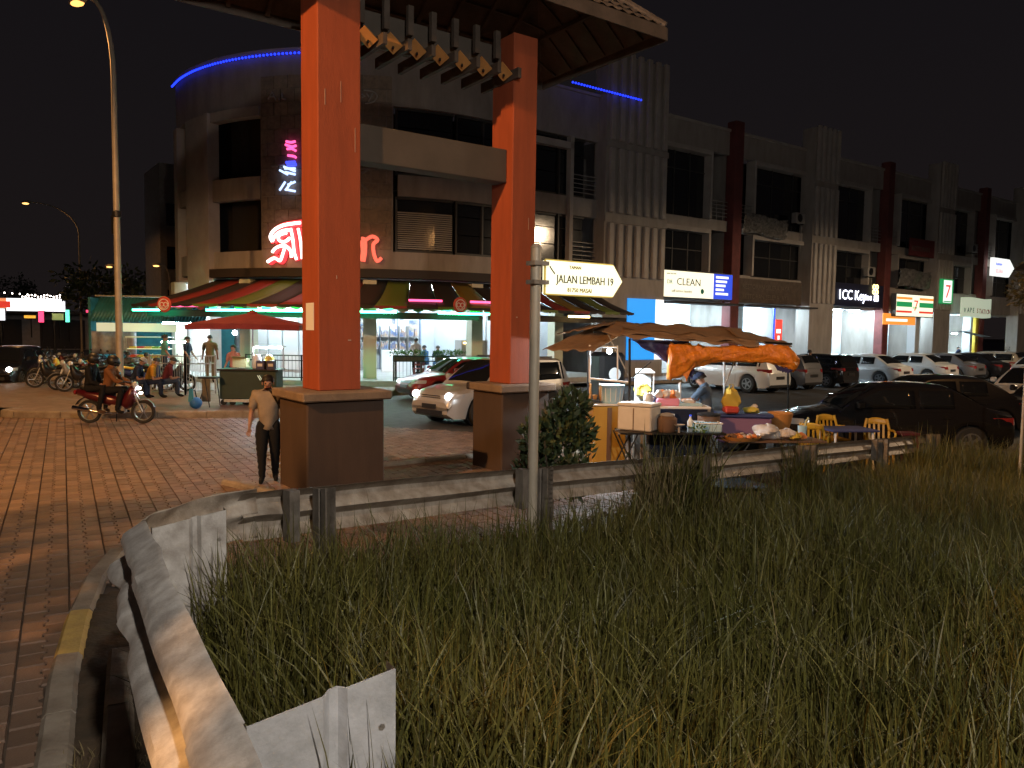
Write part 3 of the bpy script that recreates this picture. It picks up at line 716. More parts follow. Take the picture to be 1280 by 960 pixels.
def tubes(root, spots, m='tube_w2', dx=.62, r=.035):
    for (x,y,z) in spots:
        wb(0, 'ceiling_light', m, root, (x-dx,x+dx,y-r,y+r,z-.07,z-.012))
# -- shop 1: cyan laundry
s = SH[0]
wb(0, 'shop_wall', 'cyan', s, (.1,2.5,2.6,2.75,.3,ZG-.125)); wb(0, 'shop_wall', 'whitewall', s, (2.5,5.6,2.6,2.75,.3,ZG-.125))
wb(0, 'poster', 'whitepaint', s, (2.55,4.6,2.555,2.598,2.2,3.5)); 
M['ink_grey'] = mat('grey_print', (.3,.32,.34), .7)
pst = [o for o in s.children if o.name.startswith('poster')][0]
for k in range(4): wb(0, 'print_line', 'ink_grey', pst, (2.7,4.2-.3*(k%2),2.548,2.5545,3.25-.24*k,3.31-.24*k))
tubes(s, [(1.6,1.3,ZG-.12),(4.0,1.3,ZG-.12)])
wb(0, 'awning', 'dark', s, (0.05,5.4,-1.3,-.02,3.86,3.95))
# -- shop 2
s = SH[1]
wb(0, 'shop_wall', 'whitewall', s, (.2,3.0,2.6,2.75,.3,ZG-.125)); wb(0, 'shop_wall', 'whitewall', s, (4.9,7.9,2.6,2.75,.3,ZG-.125)); wb(0, 'shop_wall', 'whitewall', s, (3.0,4.9,5.0,5.1,.3,ZG-.125))
wb(0, 'wall_panel_joint', 'frame', s, *[(.2+.7*k,.23+.7*k,2.58,2.598,.3,3.9) for k in range(1,4)])
wb(0, 'air_duct', 'frame', s, (3.2,4.0,3.6,3.9,2.2,2.6),(4.1,4.6,3.4,3.9,1.2,1.9)); wb(0, 'machine', 'black', s, (4.2,4.75,4.2,4.7,.3,1.5))
tubes(s, [(2.0,1.3,ZG-.12),(5.6,1.3,ZG-.12),(3.9,3.8,ZG-.12)])
wb(0, 'awning', 'dark', s, (.4,6.6,-1.3,-.02,3.86,3.95))
# -- shop 3: key shop
s = SH[2]
wb(0, 'shop_wall', 'whitewall', s, (.1,7.4,2.6,2.75,.3,ZG-.125))
wb(0, 'roller_shutter', 'frame', s, (2.3,5.6,2.5,2.597,2.0,3.7)); M['shopglow'] = glow('lit_shop_window', (.75,.95,1.0), 1.7)
wn = wb(0, 'shop_window', 'shopglow', s, (2.6,5.5,2.5,2.597,.35,1.96))
M['bluegrey'] = mat('display_goods', (.12,.3,.4), .6)
for k in range(7): wb(0, 'display', 'bluegrey', wn, (2.8+.38*k,3.02+.38*k+.06*(k%2),2.47,2.497,.5+.12*(k%3),1.1+.2*((k*2)%3)))
tubes(s, [(1.5,1.0,ZG-.12),(4.0,1.0,ZG-.12),(6.2,1.0,ZG-.12)])
# -- shop 4: convenience store
s = SH[3]
wb(0, 'shop_wall', 'whitewall', s, (.1,2.4,2.6,2.75,.3,ZG-.125)); wb(0, 'shop_wall', 'whitewall', s, (4.2,6.1,2.6,2.75,.3,ZG-.125)); wb(0, 'shop_wall', 'wall', s, (2.4,4.2,4.5,4.6,.3,ZG-.125))
for k in range(3): wb(0, 'shelf', 'frame', s, (2.6,4.0,4.1,4.45,.8+.7*k,.86+.7*k))
tubes(s, [(1.2,1.2,ZG-.12),(5.2,1.2,ZG-.12)])
b = MB(); b.bbox(4.3,4.9,-.3,.3,.3,ZG-.13,.03); b.build('column', 'whitewall', s)
# -- shop 5
s = SH[4]
wb(0, 'shop_wall', 'wall', s, (.1,6.9,2.6,2.75,.3,ZG-.125)); M['greenwin'] = glow('dim_green_window', (.45,.7,.5), .5)
wb(0, 'shop_window', 'greenwin', s, (4.2,5.4,2.5,2.597,.6,2.2)); M['yellow'] = mat('yellow_paint', (.62,.44,.04), .6)
b = MB(); b.bbox(6.1,6.5,-.3,.3,.3,ZG-.13,.03); b.build('column', 'yellow', s); b = MB(); b.bbox(5.2,5.55,-.3,.3,.3,ZG-.13,.03); b.build('column', 'whitewall', s)
tubes(s, [(2.2,1.0,ZG-.12)], dx=.5); tubes(s, [(2.0,2.3,2.6),(5.0,.8,2.6),(6.6,-.1,ZG-.12)], dx=.35)
b = MB(); b.slab([(3.6,-1.8,2.3),(5.6,-1.8,2.3),(5.2,.2,2.75),(4.0,.2,2.75)], (0,0,1), .03); b.build('awning', 'dark', s)
s = SH[5]
wb(0, 'shop_wall', 'yellow', s, (.1,3.0,2.6,2.75,.3,ZG-.125)); wb(0, 'shop_wall', 'wall', s, (3.0,6.9,2.6,2.75,.3,ZG-.125)); tubes(s, [(1.6,1.0,ZG-.12)], dx=.5)
# torn tarpaulin on the second shop's balcony, banner on fourth
def crumple(name, i, x0, x1, z0, z1, y, m, label, cat, amp=.12):
    t = thing(name, label, cat, on(i, 0, 0, 0), ROT); b = MB()
    b.sheet(lambda u, v: (x0+(x1-x0)*u, y+amp*sin(u*17+v*9)*sin(v*13+u*5), z0+(z1-z0)*v+.2*sin(u*6)*.4), 22, 8, .01, (0,1,0)); b.build('sheet', m, t, smooth='all'); return t
M['tarp_silver'] = mat('silver_tarp', (.30,.29,.27), .25, .3, c2=(.10,.095,.09), scale=6)
crumple('tarpaulin', 1, .6, 4.6, 7.9, 9.0, -.35, 'tarp_silver', 'silvery crumpled tarpaulin hung across the second shophouse balcony', 'tarpaulin')
M['banner_dk'] = mat('dark_banner', (.16,.03,.03), .7)
M['tarp_grey'] = mat('grey_tarp', (.26,.25,.24), .4, .2, c2=(.10,.1,.1), scale=4)
crumple('tarpaulin', 3, 1.3, 5.6, 5.7, 6.9, -.5, 'tarp_grey', 'grey crumpled sheet hanging above the striped convenience store sign', 'tarpaulin')
for i_, x_, z_, lb in ((1,5.4,8.9,'boxy air conditioner unit on the second shophouse beside the fluted tower'),(2,5.2,6.2,'boxy air conditioner unit under the third shophouse upper window'),(4,4.4,8.75,'boxy air conditioner unit on the fifth shophouse')):
    t = thing('air_conditioner', lb, 'air conditioner', on(i_, x_, -.42, z_), ROT); b = MB(); b.bbox(0,.9,0,.36,0,.62,.03); b.build('case','frame',t); b = MB(); b.lathe([(.22,-.01),(.24,-.012),(.24,-.004),(.22,-.004)],14,'y',(.35,0,.31)); b.build('fan_grille','black',t); wb(0,'bracket','blackmetal',t,(.1,.14,.05,.44,-.05,-.003),(.75,.79,.05,.44,-.05,-.003)); b = MB(); b.tube([(.85,.3,.1),(1.0,.32,-.2),(1.0,.36,-1.6)],.025,5); b.build('pipe','frame',t)
# ================================================================== SHOP SIGNS
M['s_white'] = glow('lightbox_white', (.95,.97,.92), 1.15); M['s_cream'] = glow('lightbox_cream', (1.0,.95,.70), 1.15); M['s_blue'] = glow('lightbox_blue', (.03,.08,.75), .9)
M['s_print'] = mat('sign_print', (.06,.10,.14), .6); M['s_green'] = glow('lightbox_green', (.02,.32,.10), .8); M['s_red'] = glow('lightbox_red', (.75,.05,.03), .9); M['s_orange'] = glow('lightbox_orange', (1.0,.32,.05), .9)
M['s_letter'] = glow('white_channel_letters', (.85,.88,1.0), 4.0, False); M['s_dim'] = glow('lightbox_dim', (.62,.72,.55), .55)
M['print_teal'] = mat('teal_print', (.02,.28,.22), .6); M['print_grey'] = mat('grey_sign_print', (.35,.36,.33), .6); M['print_red'] = mat('red_print', (.45,.03,.03), .6)
def signbox(i, label, x0, x1, z0, z1, y0=-.35, m='s_white', name='shop_sign', cat='shop sign', case='darkframe'):
    t = thing(name, label, cat, on(i, x0, y0, z0), ROT)
    wb(0, 'case', case, t, (-.06,x1-x0+.06,.0,.34,-.05,z1-z0+.05)); wb(0, 'face', m, t, (0,x1-x0,-.02,-.002,0,z1-z0)); return t
T90 = (pi/2,0,0)
t = signbox(0, 'bright cream lightbox reading CLEAN with a blue panel at its right end', -.15, 5.35, ZG+.05, Z1B-.12, -.5, 's_cream')
wb(0, 'blue_panel', 's_blue', t, (3.95,5.5,-.03,-.021,0.0,1.33)); text('CLEAN', .52, 's_print', t, (1.05,-.026,.62), T90, sx=1.15)
text('DR', .30, 'print_teal', t, (.35,-.026,.66), T90); text('self service laundry', .2, 'print_grey', t, (.7,-.026,.25), T90); text('wash dry fold', .13, 'print_grey', t, (.3,-.026,1.14), T90)
for k in range(5): wb(0, 'print_line', 's_white', t, (4.12,5.15-.12*((k*3)%4),-.04,-.031,.22+.22*k,.34+.22*k))
b = MB(); b.sphere((3.05,-.03,.35),.14,8,6,sy=.05); b.build('emblem', 'print_teal', t)
t = thing('shop_sign', 'unlit dark brown sign board right of the CLEAN sign', 'shop sign', on(1,.45,-.3,ZG-.05), ROT); wb(0, 'board', 'timber', t, (0,5.9,0,.25,0,1.35)); 
M['faint'] = mat('faint_letters', (.13,.105,.085), .7)
for k in range(2): text('RESTORAN SELERA JAYA', .38, 'faint', t, (.3,-.01,.78-.55*k), T90, sx=1.05)
t = thing('shop_sign', 'glowing white channel letters of the key shop on a dark board', 'shop sign', on(2,.3,-.35,ZG+.05), ROT)
M['navy'] = mat('navy_board', (.012,.014,.04), .6); wb(0, 'board', 'navy', t, (0,7.0,0,.3,0,1.45)); text('1CC Key', .88, 's_letter', t, (1.55,-.05,.42), T90, sx=.98); text('ene', .62, 's_letter', t, (4.6,-.05,.45), T90); text('88', .62, 's_letter', t, (5.75,-.05,.4), T90)
b = MB(); 
for dx in (0,.34):
    for dz in (0,.36): b.tube([(5.75+dx+.15*cos(a*pi/4),-.05,1.02+dz*.9+.15*sin(a*pi/4)) for a in range(9)], .035, 5, False)
M['s_letter_y'] = glow('yellow_channel_letters', (1.0,.82,.35), 3.0, False); b.build('emblem', 's_letter_y', t)
t = signbox(3, 'convenience store lightbox with orange green and red stripes and a 7', .35, 5.35, ZG-.45, ZG+1.0, -.9, 's_cream')
for z, m, h in ((1.12,'s_orange',.16),(.62,'s_green',.34),(.22,'s_red',.14)): 
    wb(0, 'stripe', m, t, (0,2.05,-.03,-.021,z,z+h)); wb(0, 'stripe', m, t, (3.05,5.0,-.03,-.021,z,z+h))
text('7', 1.05, 's_red', t, (2.25,-.03,.38), T90, sx=1.2); text('ELEVEN', .2, 's_green', t, (2.12,-.035,.52), T90, sx=.9)
t = thing('banner', 'orange banner strip hanging under the striped convenience store sign', 'banner', on(3,-.7,-.6,ZG-1.05), ROT); wb(0, 'sheet', 's_orange', t, (0,4.3,0,.03,0,.75)); wb(0, 'white_band', 's_white', t, (.4,3.2,-.01,-.002,.22,.4))
t = thing('blade_sign', 'upright white and green 7 sign on the fluted tower above the parked cars', 'shop sign', on(3,6.3,-1.0,ZG+.55), ROT)
wb(0, 'case', 's_green', t, (0,1.75,0,.16,0,1.75)); wb(0, 'face', 's_white', t, (.3,1.5,-.02,-.002,.08,1.67)); text('7', 1.35, 's_red', t, (.5,-.03,.42), T90, sx=1.2); wb(0, 'stripe', 's_green', t, (.34,1.46,-.03,-.021,.12,.2))
t = thing('shop_sign', 'curved pale green lightbox reading VAPE STATION', 'shop sign', on(4,1.9,-1.0,ZG-.35), ROT); b = MB()
b.sheet(lambda u, v: (4.9*u, -.35*sin(pi*u)*.5, .1*sin(u*7)*.4+1.45*v), 18, 2, .1, (0,-1,0)); b.build('face', 's_dim', t)
for k, (c, x) in enumerate(zip('VAPE STATION', [.25,.68,1.05,1.42,0,2.05,2.4,2.75,3.15,3.5,3.8,4.25])):
    if c != ' ': text(c, .52, 's_print' if k < 4 else 'print_red', t, (x, -.36*sin(pi*(x+.15)/4.9)*.5-.02, .32+.04*sin((x/4.9)*7)), T90)
t = thing('banner', 'dark maroon unlit banner between fourth and fifth shophouses', 'banner', on(3,2.6,-.45,7.9), ROT); wb(0, 'sheet', 'banner_dk', t, (0,3.9,0,.04,0,1.2)); text('RESTORAN', .5, 'faint', t, (.3,-.01,.35), T90)
t = thing('shop_sign', 'white and pink glowing arrow lightbox high at the far right', 'shop sign', on(5,-.2,-.9,7.1), ROT); b = MB(); b.slab([(0,0,0),(3.0,0,0),(3.9,0,.75),(3.0,0,1.4),(0,0,1.4)], (0,1,0), .2); b.build('face', 's_white', t)
M['s_pink'] = glow('pink_print', (.9,.25,.3), .8, False); text('SELERA', .4, 's_pink', t, (.5,-.02,.25), T90); text('kopitiam', .32, 's_blue', t, (.5,-.02,.85), T90)
t = thing('poster', 'red and white upright poster on a blue strip in the second shop front', 'poster', on(1,6.0,1.2,1.9), ROT); wb(0, 'blue_strip', 's_blue', t, (-.16,.0,.0,.03,-.6,2.0)); wb(0, 'sheet', 's_red', t, (.06,.75,0,.03,0,1.35)); wb(0, 'print', 's_white', t, (.16,.6,-.01,-.002,.5,.75)); wb(0, 'print', 's_white', t, (.3,.5,-.01,-.002,.1,.35))
t = thing('flag', 'small red and white striped flag hanging inside the laundry shop', 'flag', on(0,4.55,2.0,2.3), ROT); b = MB(); b.sheet(lambda u,v: (.5*u, .04*sin(u*8), .85*v-.35*u), 6, 6, .01, (0,1,0)); b.build('cloth', 'whitepaint', t)
for k in range(3):
    b = MB(); b.sheet(lambda u,v: (.5*u, .04*sin(u*8)-.012, .06+.22*k+.09*v-.35*u), 6, 1, .008, (0,1,0)); b.build('stripe', 'print_red', t)
# ================================================================== CORNER BUILDING (rounded)
cor = thing('corner_building', 'three storey rounded corner shop building with blue roof lights and a restaurant below', 'building', path(-12), 0)
inv = Matrix.Translation(-path(-12))
def W(px, py, off=0.0):        # building-line parameter and height seen at a pixel
    lo, hi = -40.0, 3.0
    for _ in range(50):
        m_ = (lo+hi)/2; d = ray(px, py); p = path(m_, off); k = (p.x*d.x+p.y*d.y)/(d.x*d.x+d.y*d.y)
        if (p.x*d.y-p.y*d.x) < 0: lo = m_
        else: hi = m_
    d = ray(px, py); p = path(lo, off); k = hypot(p.x,p.y)/hypot(d.x,d.y); return lo, CAMH+d.z*k
def cslab(b, t0, t1, z0, z1, o0, o1, st=.6):
    n = max(1, int(abs(t1-t0)/st)); b.M = inv; vs = []
    for k in range(n+1):
        t = t0+(t1-t0)*k/n; a, c = path(t, o0), path(t, o1)
        vs += [(a.x,a.y,z0),(c.x,c.y,z0),(c.x,c.y,z1),(a.x,a.y,z1)]
    fs = [(k*4+q, k*4+(q+1)%4, (k+1)*4+(q+1)%4, (k+1)*4+q) for k in range(n) for q in range(4)]+[(0,1,2,3),tuple(reversed(range(n*4,n*4+4)))]
    return b.add(vs, fs)
def cs(name, m, parent, *q, st=.6):
    b = MB()
    for s in q: cslab(b, *s, st=st)
    return b.build(name, m, parent)
PT = 13.35
cs('parapet', 'wall', cor, (-27,-4.2,11.3,PT,0,.3)); cs('parapet_coping', 'wall2', cor, (-27,-4.2,PT+.002,PT+.12,-.12,.35))
cs('band', 'wall', cor, (-14.5,-4.2,7.75,8.6,0,.3)); cs('lower_band', 'wall', cor, (-27,-4.2,4.6,5.5,0,.3))
pn = cs('stone_panel', 'wall', cor, (-20.2,-14.7,4.7,12.4,-.02,.29))
for i in range(22):           # stone facing blocks
    for j in range(28):
        if i % 2: continue
    pass
# stone tiles on the panel: separate blocks
tile_m = {}
for j in range(13):
    z0 = 5.55+.53*j
    nb = 9; of = (.31 if j % 2 else 0)
    for i in range(nb+1):
        a = max(-20.15, -20.15+.61*i-of); c = min(-14.75, -20.15+.61*(i+1)-of)
        if c-a < .1: continue
        b = MB(); cslab(b, a+.012, c-.012, z0+.012, z0+.518, -.05-random.uniform(0,.035), .0); b.build('stone_tile', 'stone', pn)
cs('pilaster', 'wall2', cor, (-25.1,-23.2,.3,11.29,-.12,.3)); cs('pilaster', 'wall2', cor, (-23.2,-22.95,.3,11.29,-.25,.3)); cs('pilaster', 'wall2', cor, (-27,-26.4,.3,11.29,-.12,.3))
cs('window_head', 'wall2', cor, (-22.95,-20.22,10.9,11.29,-.12,.3))
cs('mid_balcony', 'wall', cor, (-22.9,-20.22,7.6,8.5,-.06,.3))
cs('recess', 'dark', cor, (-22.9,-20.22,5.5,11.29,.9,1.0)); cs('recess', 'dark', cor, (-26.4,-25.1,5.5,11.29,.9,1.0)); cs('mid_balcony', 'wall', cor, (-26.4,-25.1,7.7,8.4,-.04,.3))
def cwin(t0, t1, z0, z1, n, shade=0, label=None):
    wf = cs('window', 'darkframe', cor, (t0,t1,z0,z0+.1,.12,.3), (t0,t1,z1-.1,z1,.12,.3), (t0,t0+.07,z0+.05,z1-.05,.12,.3))
    for k in range(n):
        a = t0+(t1-t0)*k/n; c = t0+(t1-t0)*(k+1)/n
        cs('mullion', 'darkframe', wf, (a,a+.08,z0+.1,z1-.1,.1,.3))
        zz = [z0+.1, z0+(z1-z0)*.38, z0+(z1-z0)*.72, z1-.1]
        for q in range(3): cs('pane', 'glass', wf, (a+.09,c-.02,zz[q]+.02,zz[q+1]-.02,.2,.24))
        if shade and k == shade-1:
            for q in range(18): cs('louvre_slat', 'frame', wf, (a+.1,c-.03,zz[0]+.05+.085*q,zz[0]+.1+.085*q,.14,.18))
    return wf
cwin(-14.6,-12.1,8.6,11.29,1); cwin(-12.0,-9.4,8.6,11.29,2); cwin(-14.6,-12.1,4.95+.55,7.75,1,1); cwin(-12.0,-9.4,5.5,7.75,2)
cwin(-9.3,-6.6,8.6,11.29,2); cwin(-9.3,-6.6,5.5,7.75,2); cwin(-6.5,-4.9,8.6,11.29,1); cwin(-6.5,-4.9,5.5,7.75,1)
cs('window_post', 'wall2', cor, (-6.05,-5.85,5.5,11.29,-.2,.1))
cs('window_head', 'wall2', cor, (-9.3,-5.85,10.7,11.0,-.2,.1))
for z in (8.62, 5.52):
    r = MB()
    for k in range(5): cslab(r, -5.8,-4.3,z+.2+.2*k,z+.23+.2*k,.0,.03)
    r.build('railing', 'frame', cor)
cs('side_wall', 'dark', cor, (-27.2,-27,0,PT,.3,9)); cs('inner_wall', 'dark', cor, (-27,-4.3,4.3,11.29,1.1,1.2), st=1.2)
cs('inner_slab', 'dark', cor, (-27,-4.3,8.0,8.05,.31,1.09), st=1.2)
# fluted tower between the corner and the row
b = MB(); b.M = Matrix.Identity(4)
twr = thing('fluted_tower', 'tall fluted concrete tower between the rounded corner and the shophouse row', 'tower', path(-4.2), ROT)
tb = wb(0, 'tower_body', 'wall', twr, (0,4.15,-.55,.24,0,15.4))
for k in range(7):
    xx = .32+.585*k
    for za, zb in ((5.0,7.5),(8.0,11.0),(11.35,15.5)):
        b = MB(); b.bbox(xx-.14,xx+.14,-.74,-.552,za,zb,.03); b.build('rib', 'wall2', twr)
M['s_cyan'] = glow('lit_cyan_panel', (.02,.30,.85), 1.0)
wb(0, 'lit_panel', 's_cyan', twr, (1.6,3.5,-.62,-.552,1.0,4.0)); wb(0, 'pale_panel', 's_white', twr, (3.55,4.1,-.62,-.552,1.0,4.0)); wb(0, 'band', 'wall', twr, (-.02,4.17,-.62,-.552,7.55,7.95)); wb(0, 'band', 'wall', twr, (-.02,4.17,-.62,-.552,11.03,11.3))
# LED strip along the parapet: individual lamps
led = thing('led_strip', 'row of blue roof lights following the rounded parapet', 'light strip', path(-12), 0)
t = -26.9; li = 0; mass = MB(); mass.M = inv
while t < -2.3:
    if -16.3 < t < -6.6: t = -6.6
    p = path(t, -.16 if t < -6.7 else -.90)
    b = MB(); b.M = inv
    off = Vector((0,0,PT-.12+(.0 if t < -6.7 else .16)))
    b.sphere(tuple(p+off), .05, 6, 4); b.build('lamp', 'led_blue', led); t += .17
# neon restaurant sign, strokes drawn on the stone panel
def strokes(root, org, segs, r, m, off, name):
    for sgm in segs:
        pts = []
        for (x, y) in sgm:
            px, py = 320+x/5.05, 160+y/5.053; tt, zz = W(px, py, 0); p = path(tt, off); pts.append((p.x-org.x, p.y-org.y, zz))
        b = MB(); b.tube(pts, r, 6); b.build(name, m, root, smooth='all')
def dens(sg):
    out = []
    for s in sg:
        v = [Vector((x,y)) for x,y in s]; q = []
        for i in range(len(v)-1):
            a = v[max(i-1,0)]; bq = v[i]; c = v[i+1]; d = v[min(i+2,len(v)-1)]
            for k in range(4):
                u_ = k/4; q.append(tuple(.5*((2*bq)+(c-a)*u_+(2*a-5*bq+4*c-d)*u_*u_+(3*bq-a-3*c+d)*u_**3)))
        q.append(tuple(v[-1])); out.append(q)
    return out
neon = thing('restaurant_sign', 'red and white glowing blackletter sign on the stone panel, half hidden by the orange pillar', 'neon sign', path(-17), 0); no = path(-17)
Ms = dens([[(300,604),(250,610),(190,622),(140,650),(116,690),(128,722)],[(128,722),(150,680),(195,655),(245,650)],[(236,700),(200,725),(168,712),(172,682),(215,668)],[(240,640),(252,700),(262,790),(276,835)],[(128,790),(150,762),(200,748),(238,778),(244,822)],[(98,850),(140,826),(175,842),(192,800),(206,752)],[(285,640),(300,720),(310,830)]])
Ns = dens([[(668,704),(690,712),(692,780),(682,848)],[(690,716),(735,690),(768,712),(742,740),(746,800),(765,845),(792,824)],[(668,716),(676,780),(668,845)]])
M['neon_white'] = glow('neon_white', (1.0,.82,.74), 3.2, False); M['neon_red'] = glow('neon_red', (1.0,.05,.06), 1.5); M['neon_dimred'] = glow('neon_soft_red', (1.0,.16,.10), 1.1, False)
strokes(neon, no, Ms, .062, 'neon_white', -.30, 'letter_stroke'); strokes(neon, no, Ms, .14, 'neon_red', -.13, 'letter_glow_back')
strokes(neon, no, Ns, .075, 'neon_dimred', -.28, 'letter_stroke')
star = thing('neon_ornament', 'pink blue and white neon ornament on the stone panel above the red sign', 'neon sign', path(-18), 0); so = path(-18)
M['neon_pink'] = glow('neon_pink', (1.0,.1,.35), 2.0, False); M['neon_cool'] = glow('neon_cool', (.45,.6,1.0), 2.0, False); M['neon_blue'] = glow('neon_blue', (.06,.08,1.0), 1.6, False)
strokes(star, so, dens([[(205,92),(235,98),(262,92)],[(200,112),(240,125),(268,118)],[(210,140),(240,138),(266,152)],[(215,180),(255,186),(266,196)]]), .05, 'neon_pink', -.2, 'tube')
strokes(star, so, dens([[(205,225),(262,222)],[(212,240),(268,238)]]), .06, 'neon_blue', -.2, 'tube')
strokes(star, so, [[(165,272),(215,300)],[(195,262),(262,262)],[(200,285),(262,300)],[(165,400),(200,345)],[(200,400),(240,345)],[(215,365),(262,345)],[(210,395),(262,405)],[(190,250),(262,280)]], .045, 'neon_cool', -.2, 'tube')
strokes(star, so, [[(110,245),(190,235)],[(150,238),(172,262)],[(668,262),(720,264)],[(668,290),(705,270)],[(668,360),(705,400)]], .05, 'frame', -.12, 'unlit_tube')
M['sign_grey'] = mat('unlit_letters', (.40,.38,.36), .5)
up = thing('unlit_sign', 'faint unlit lettering high on the stone panel behind the orange pillar', 'sign', path(-18), 0)
strokes(up, so, [[(85,-175),(112,-225),(135,-172)],[(96,-195),(130,-195)],[(150,-175),(155,-180)],[(170,-215),(175,-180),(195,-178)],[(668,-210),(690,-195),(668,-188)],[(700,-215),(715,-190)],[(738,-215),(712,-160)]], .035, 'sign_grey', -.1, 'letter_stroke')
strokes(up, so, dens([[(680,-235),(740,-225),(765,-195),(740,-160),(690,-150)]]), .03, 'sign_grey', -.1, 'ring')
# ------------------------------------------------------------------ restaurant ground floor
cs('shop_floor', 'floor', cor, (-27,-4.3,.155,.36,-2.2,7.0), st=1.0); cs('ceiling', 'whitewall', cor, (-27,-4.3,4.3,4.4,-.1,7.0), st=1.0)
cs('shop_wall', 'whitewall', cor, (-27,-19.5,.36,4.29,2.4,2.55)); cs('shop_wall', 'whitewall', cor, (-19.5,-4.3,.36,4.29,6.4,6.55)); 
cs('shop_wall', 'whitewall', cor, (-19.6,-19.45,.36,4.29,2.56,6.39)); cs('shop_wall', 'whitewall', cor, (-9.2,-4.3,.36,4.29,2.8,2.95)); cs('shop_wall', 'whitewall', cor, (-9.35,-9.2,.36,4.29,2.96,6.39))
for tt in np.arange(-26.9,-19.8,1.15): cs('wall_panel', 'whitepaint', cor, (tt+.05,tt+1.08,.5,4.2,2.34,2.395))
M['pcol'] = mat('pale_green_column', (.52,.52,.40), .6)
for tt in (-25.6,-20.6,-15.6,-11.3,-6.9): cs('column', 'pcol', cor, (tt-.25,tt+.25,.36,4.29,-.6,-.1), st=2)
M['picture'] = mat('wall_picture', (.10,.14,.22), .6, c2=(.5,.42,.3), scale=3)
for tt, z, w_, h_ in ((-13.2,2.6,.5,.5),(-12.0,2.8,.5,.45),(-10.6,2.2,.5,.6),(-17.5,2.4,.7,.6),(-16.1,2.7,.5,.5),(-8.1,2.4,.4,.9),(-6.1,2.6,.5,.5)):
    o_ = 6.33 if tt < -9.3 else 2.73
    cs('picture', 'picture', cor, (tt-w_/2,tt+w_/2,z,z+h_,o_,o_+.05))
M['bluegrey2'] = mat('blue_grey_trim', (.22,.27,.38), .6)
M['bamboo'] = mat('bamboo_blind', (.42,.40,.22), .7, c2=(.33,.30,.15), scale=3, stretch=(1,1,30))
cs('roller_blind', 'bamboo', cor, (-15.2,-11.7,3.15,4.0,-.04,.0))
cs('shelf', 'frame', cor, (-18.8,-17.0,.36,1.3,5.2,5.8)); cs('counter', 'whitepaint', cor, (-15.0,-12.0,.36,1.35,4.2,4.8)); cs('display_case', 'frame', cor, (-11.0,-9.6,.36,1.9,1.2,1.8)); cs('heat_lamp', 'tube_y', cor, (-10.9,-9.9,1.75,1.8,1.15,1.18))
M['goods'] = mat('mixed_goods', (.10,.16,.32), .5, c2=(.5,.32,.2), scale=3, sharp=.1)
for tt in (-16.9,-15.7,-14.5,-13.3,-12.1,-10.9):
    sh_ = cs('wall_shelf', 'frame', cor, (tt-.5,tt+.5,1.35,1.38,6.0,6.38), (tt-.5,tt+.5,1.95,1.98,6.0,6.38), (tt-.5,tt-.47,.36,2.5,6.0,6.38))
    for q in range(4): cs('goods', 'goods', sh_, (tt-.44+.23*q,tt-.28+.23*q,1.385,1.62+.07*((q*7+int(tt*3))%3),6.05,6.2)); cs('goods', 'goods', sh_, (tt-.44+.23*q,tt-.30+.23*q,1.985,2.2+.08*((q*5+int(tt))%3),6.05,6.2))
for tt in (-17.8,-15.1,-12.6,-10.2): cs('door_frame', 'bluegrey2', cor, (tt-.05,tt+.05,.36,4.1,6.32,6.39))
for tt in (-8.6,-7.4,-5.6): cs('wall_panel_joint', 'frame', cor, (tt-.02,tt+.02,.4,4.2,2.76,2.795))
# ceiling lights
for tt in (-26,-24.5,-22.2,-20): cs('ceiling_light', 'tube_w', cor, (tt-.6,tt+.6,4.20,4.27,.9,.98), st=3)
for tt in (-18,-16,-14,-12,-10.3): cs('ceiling_light', 'tube_w', cor, (tt-.6,tt+.6,4.20,4.27,1.5,1.58), st=3); cs('ceiling_light', 'tube_w', cor, (tt-.5,tt+.5,4.20,4.27,4.6,4.68), st=3)
for tt in (-8,-6): cs('ceiling_light', 'tube_w', cor, (tt-.6,tt+.6,4.20,4.27,1.2,1.28), st=3)
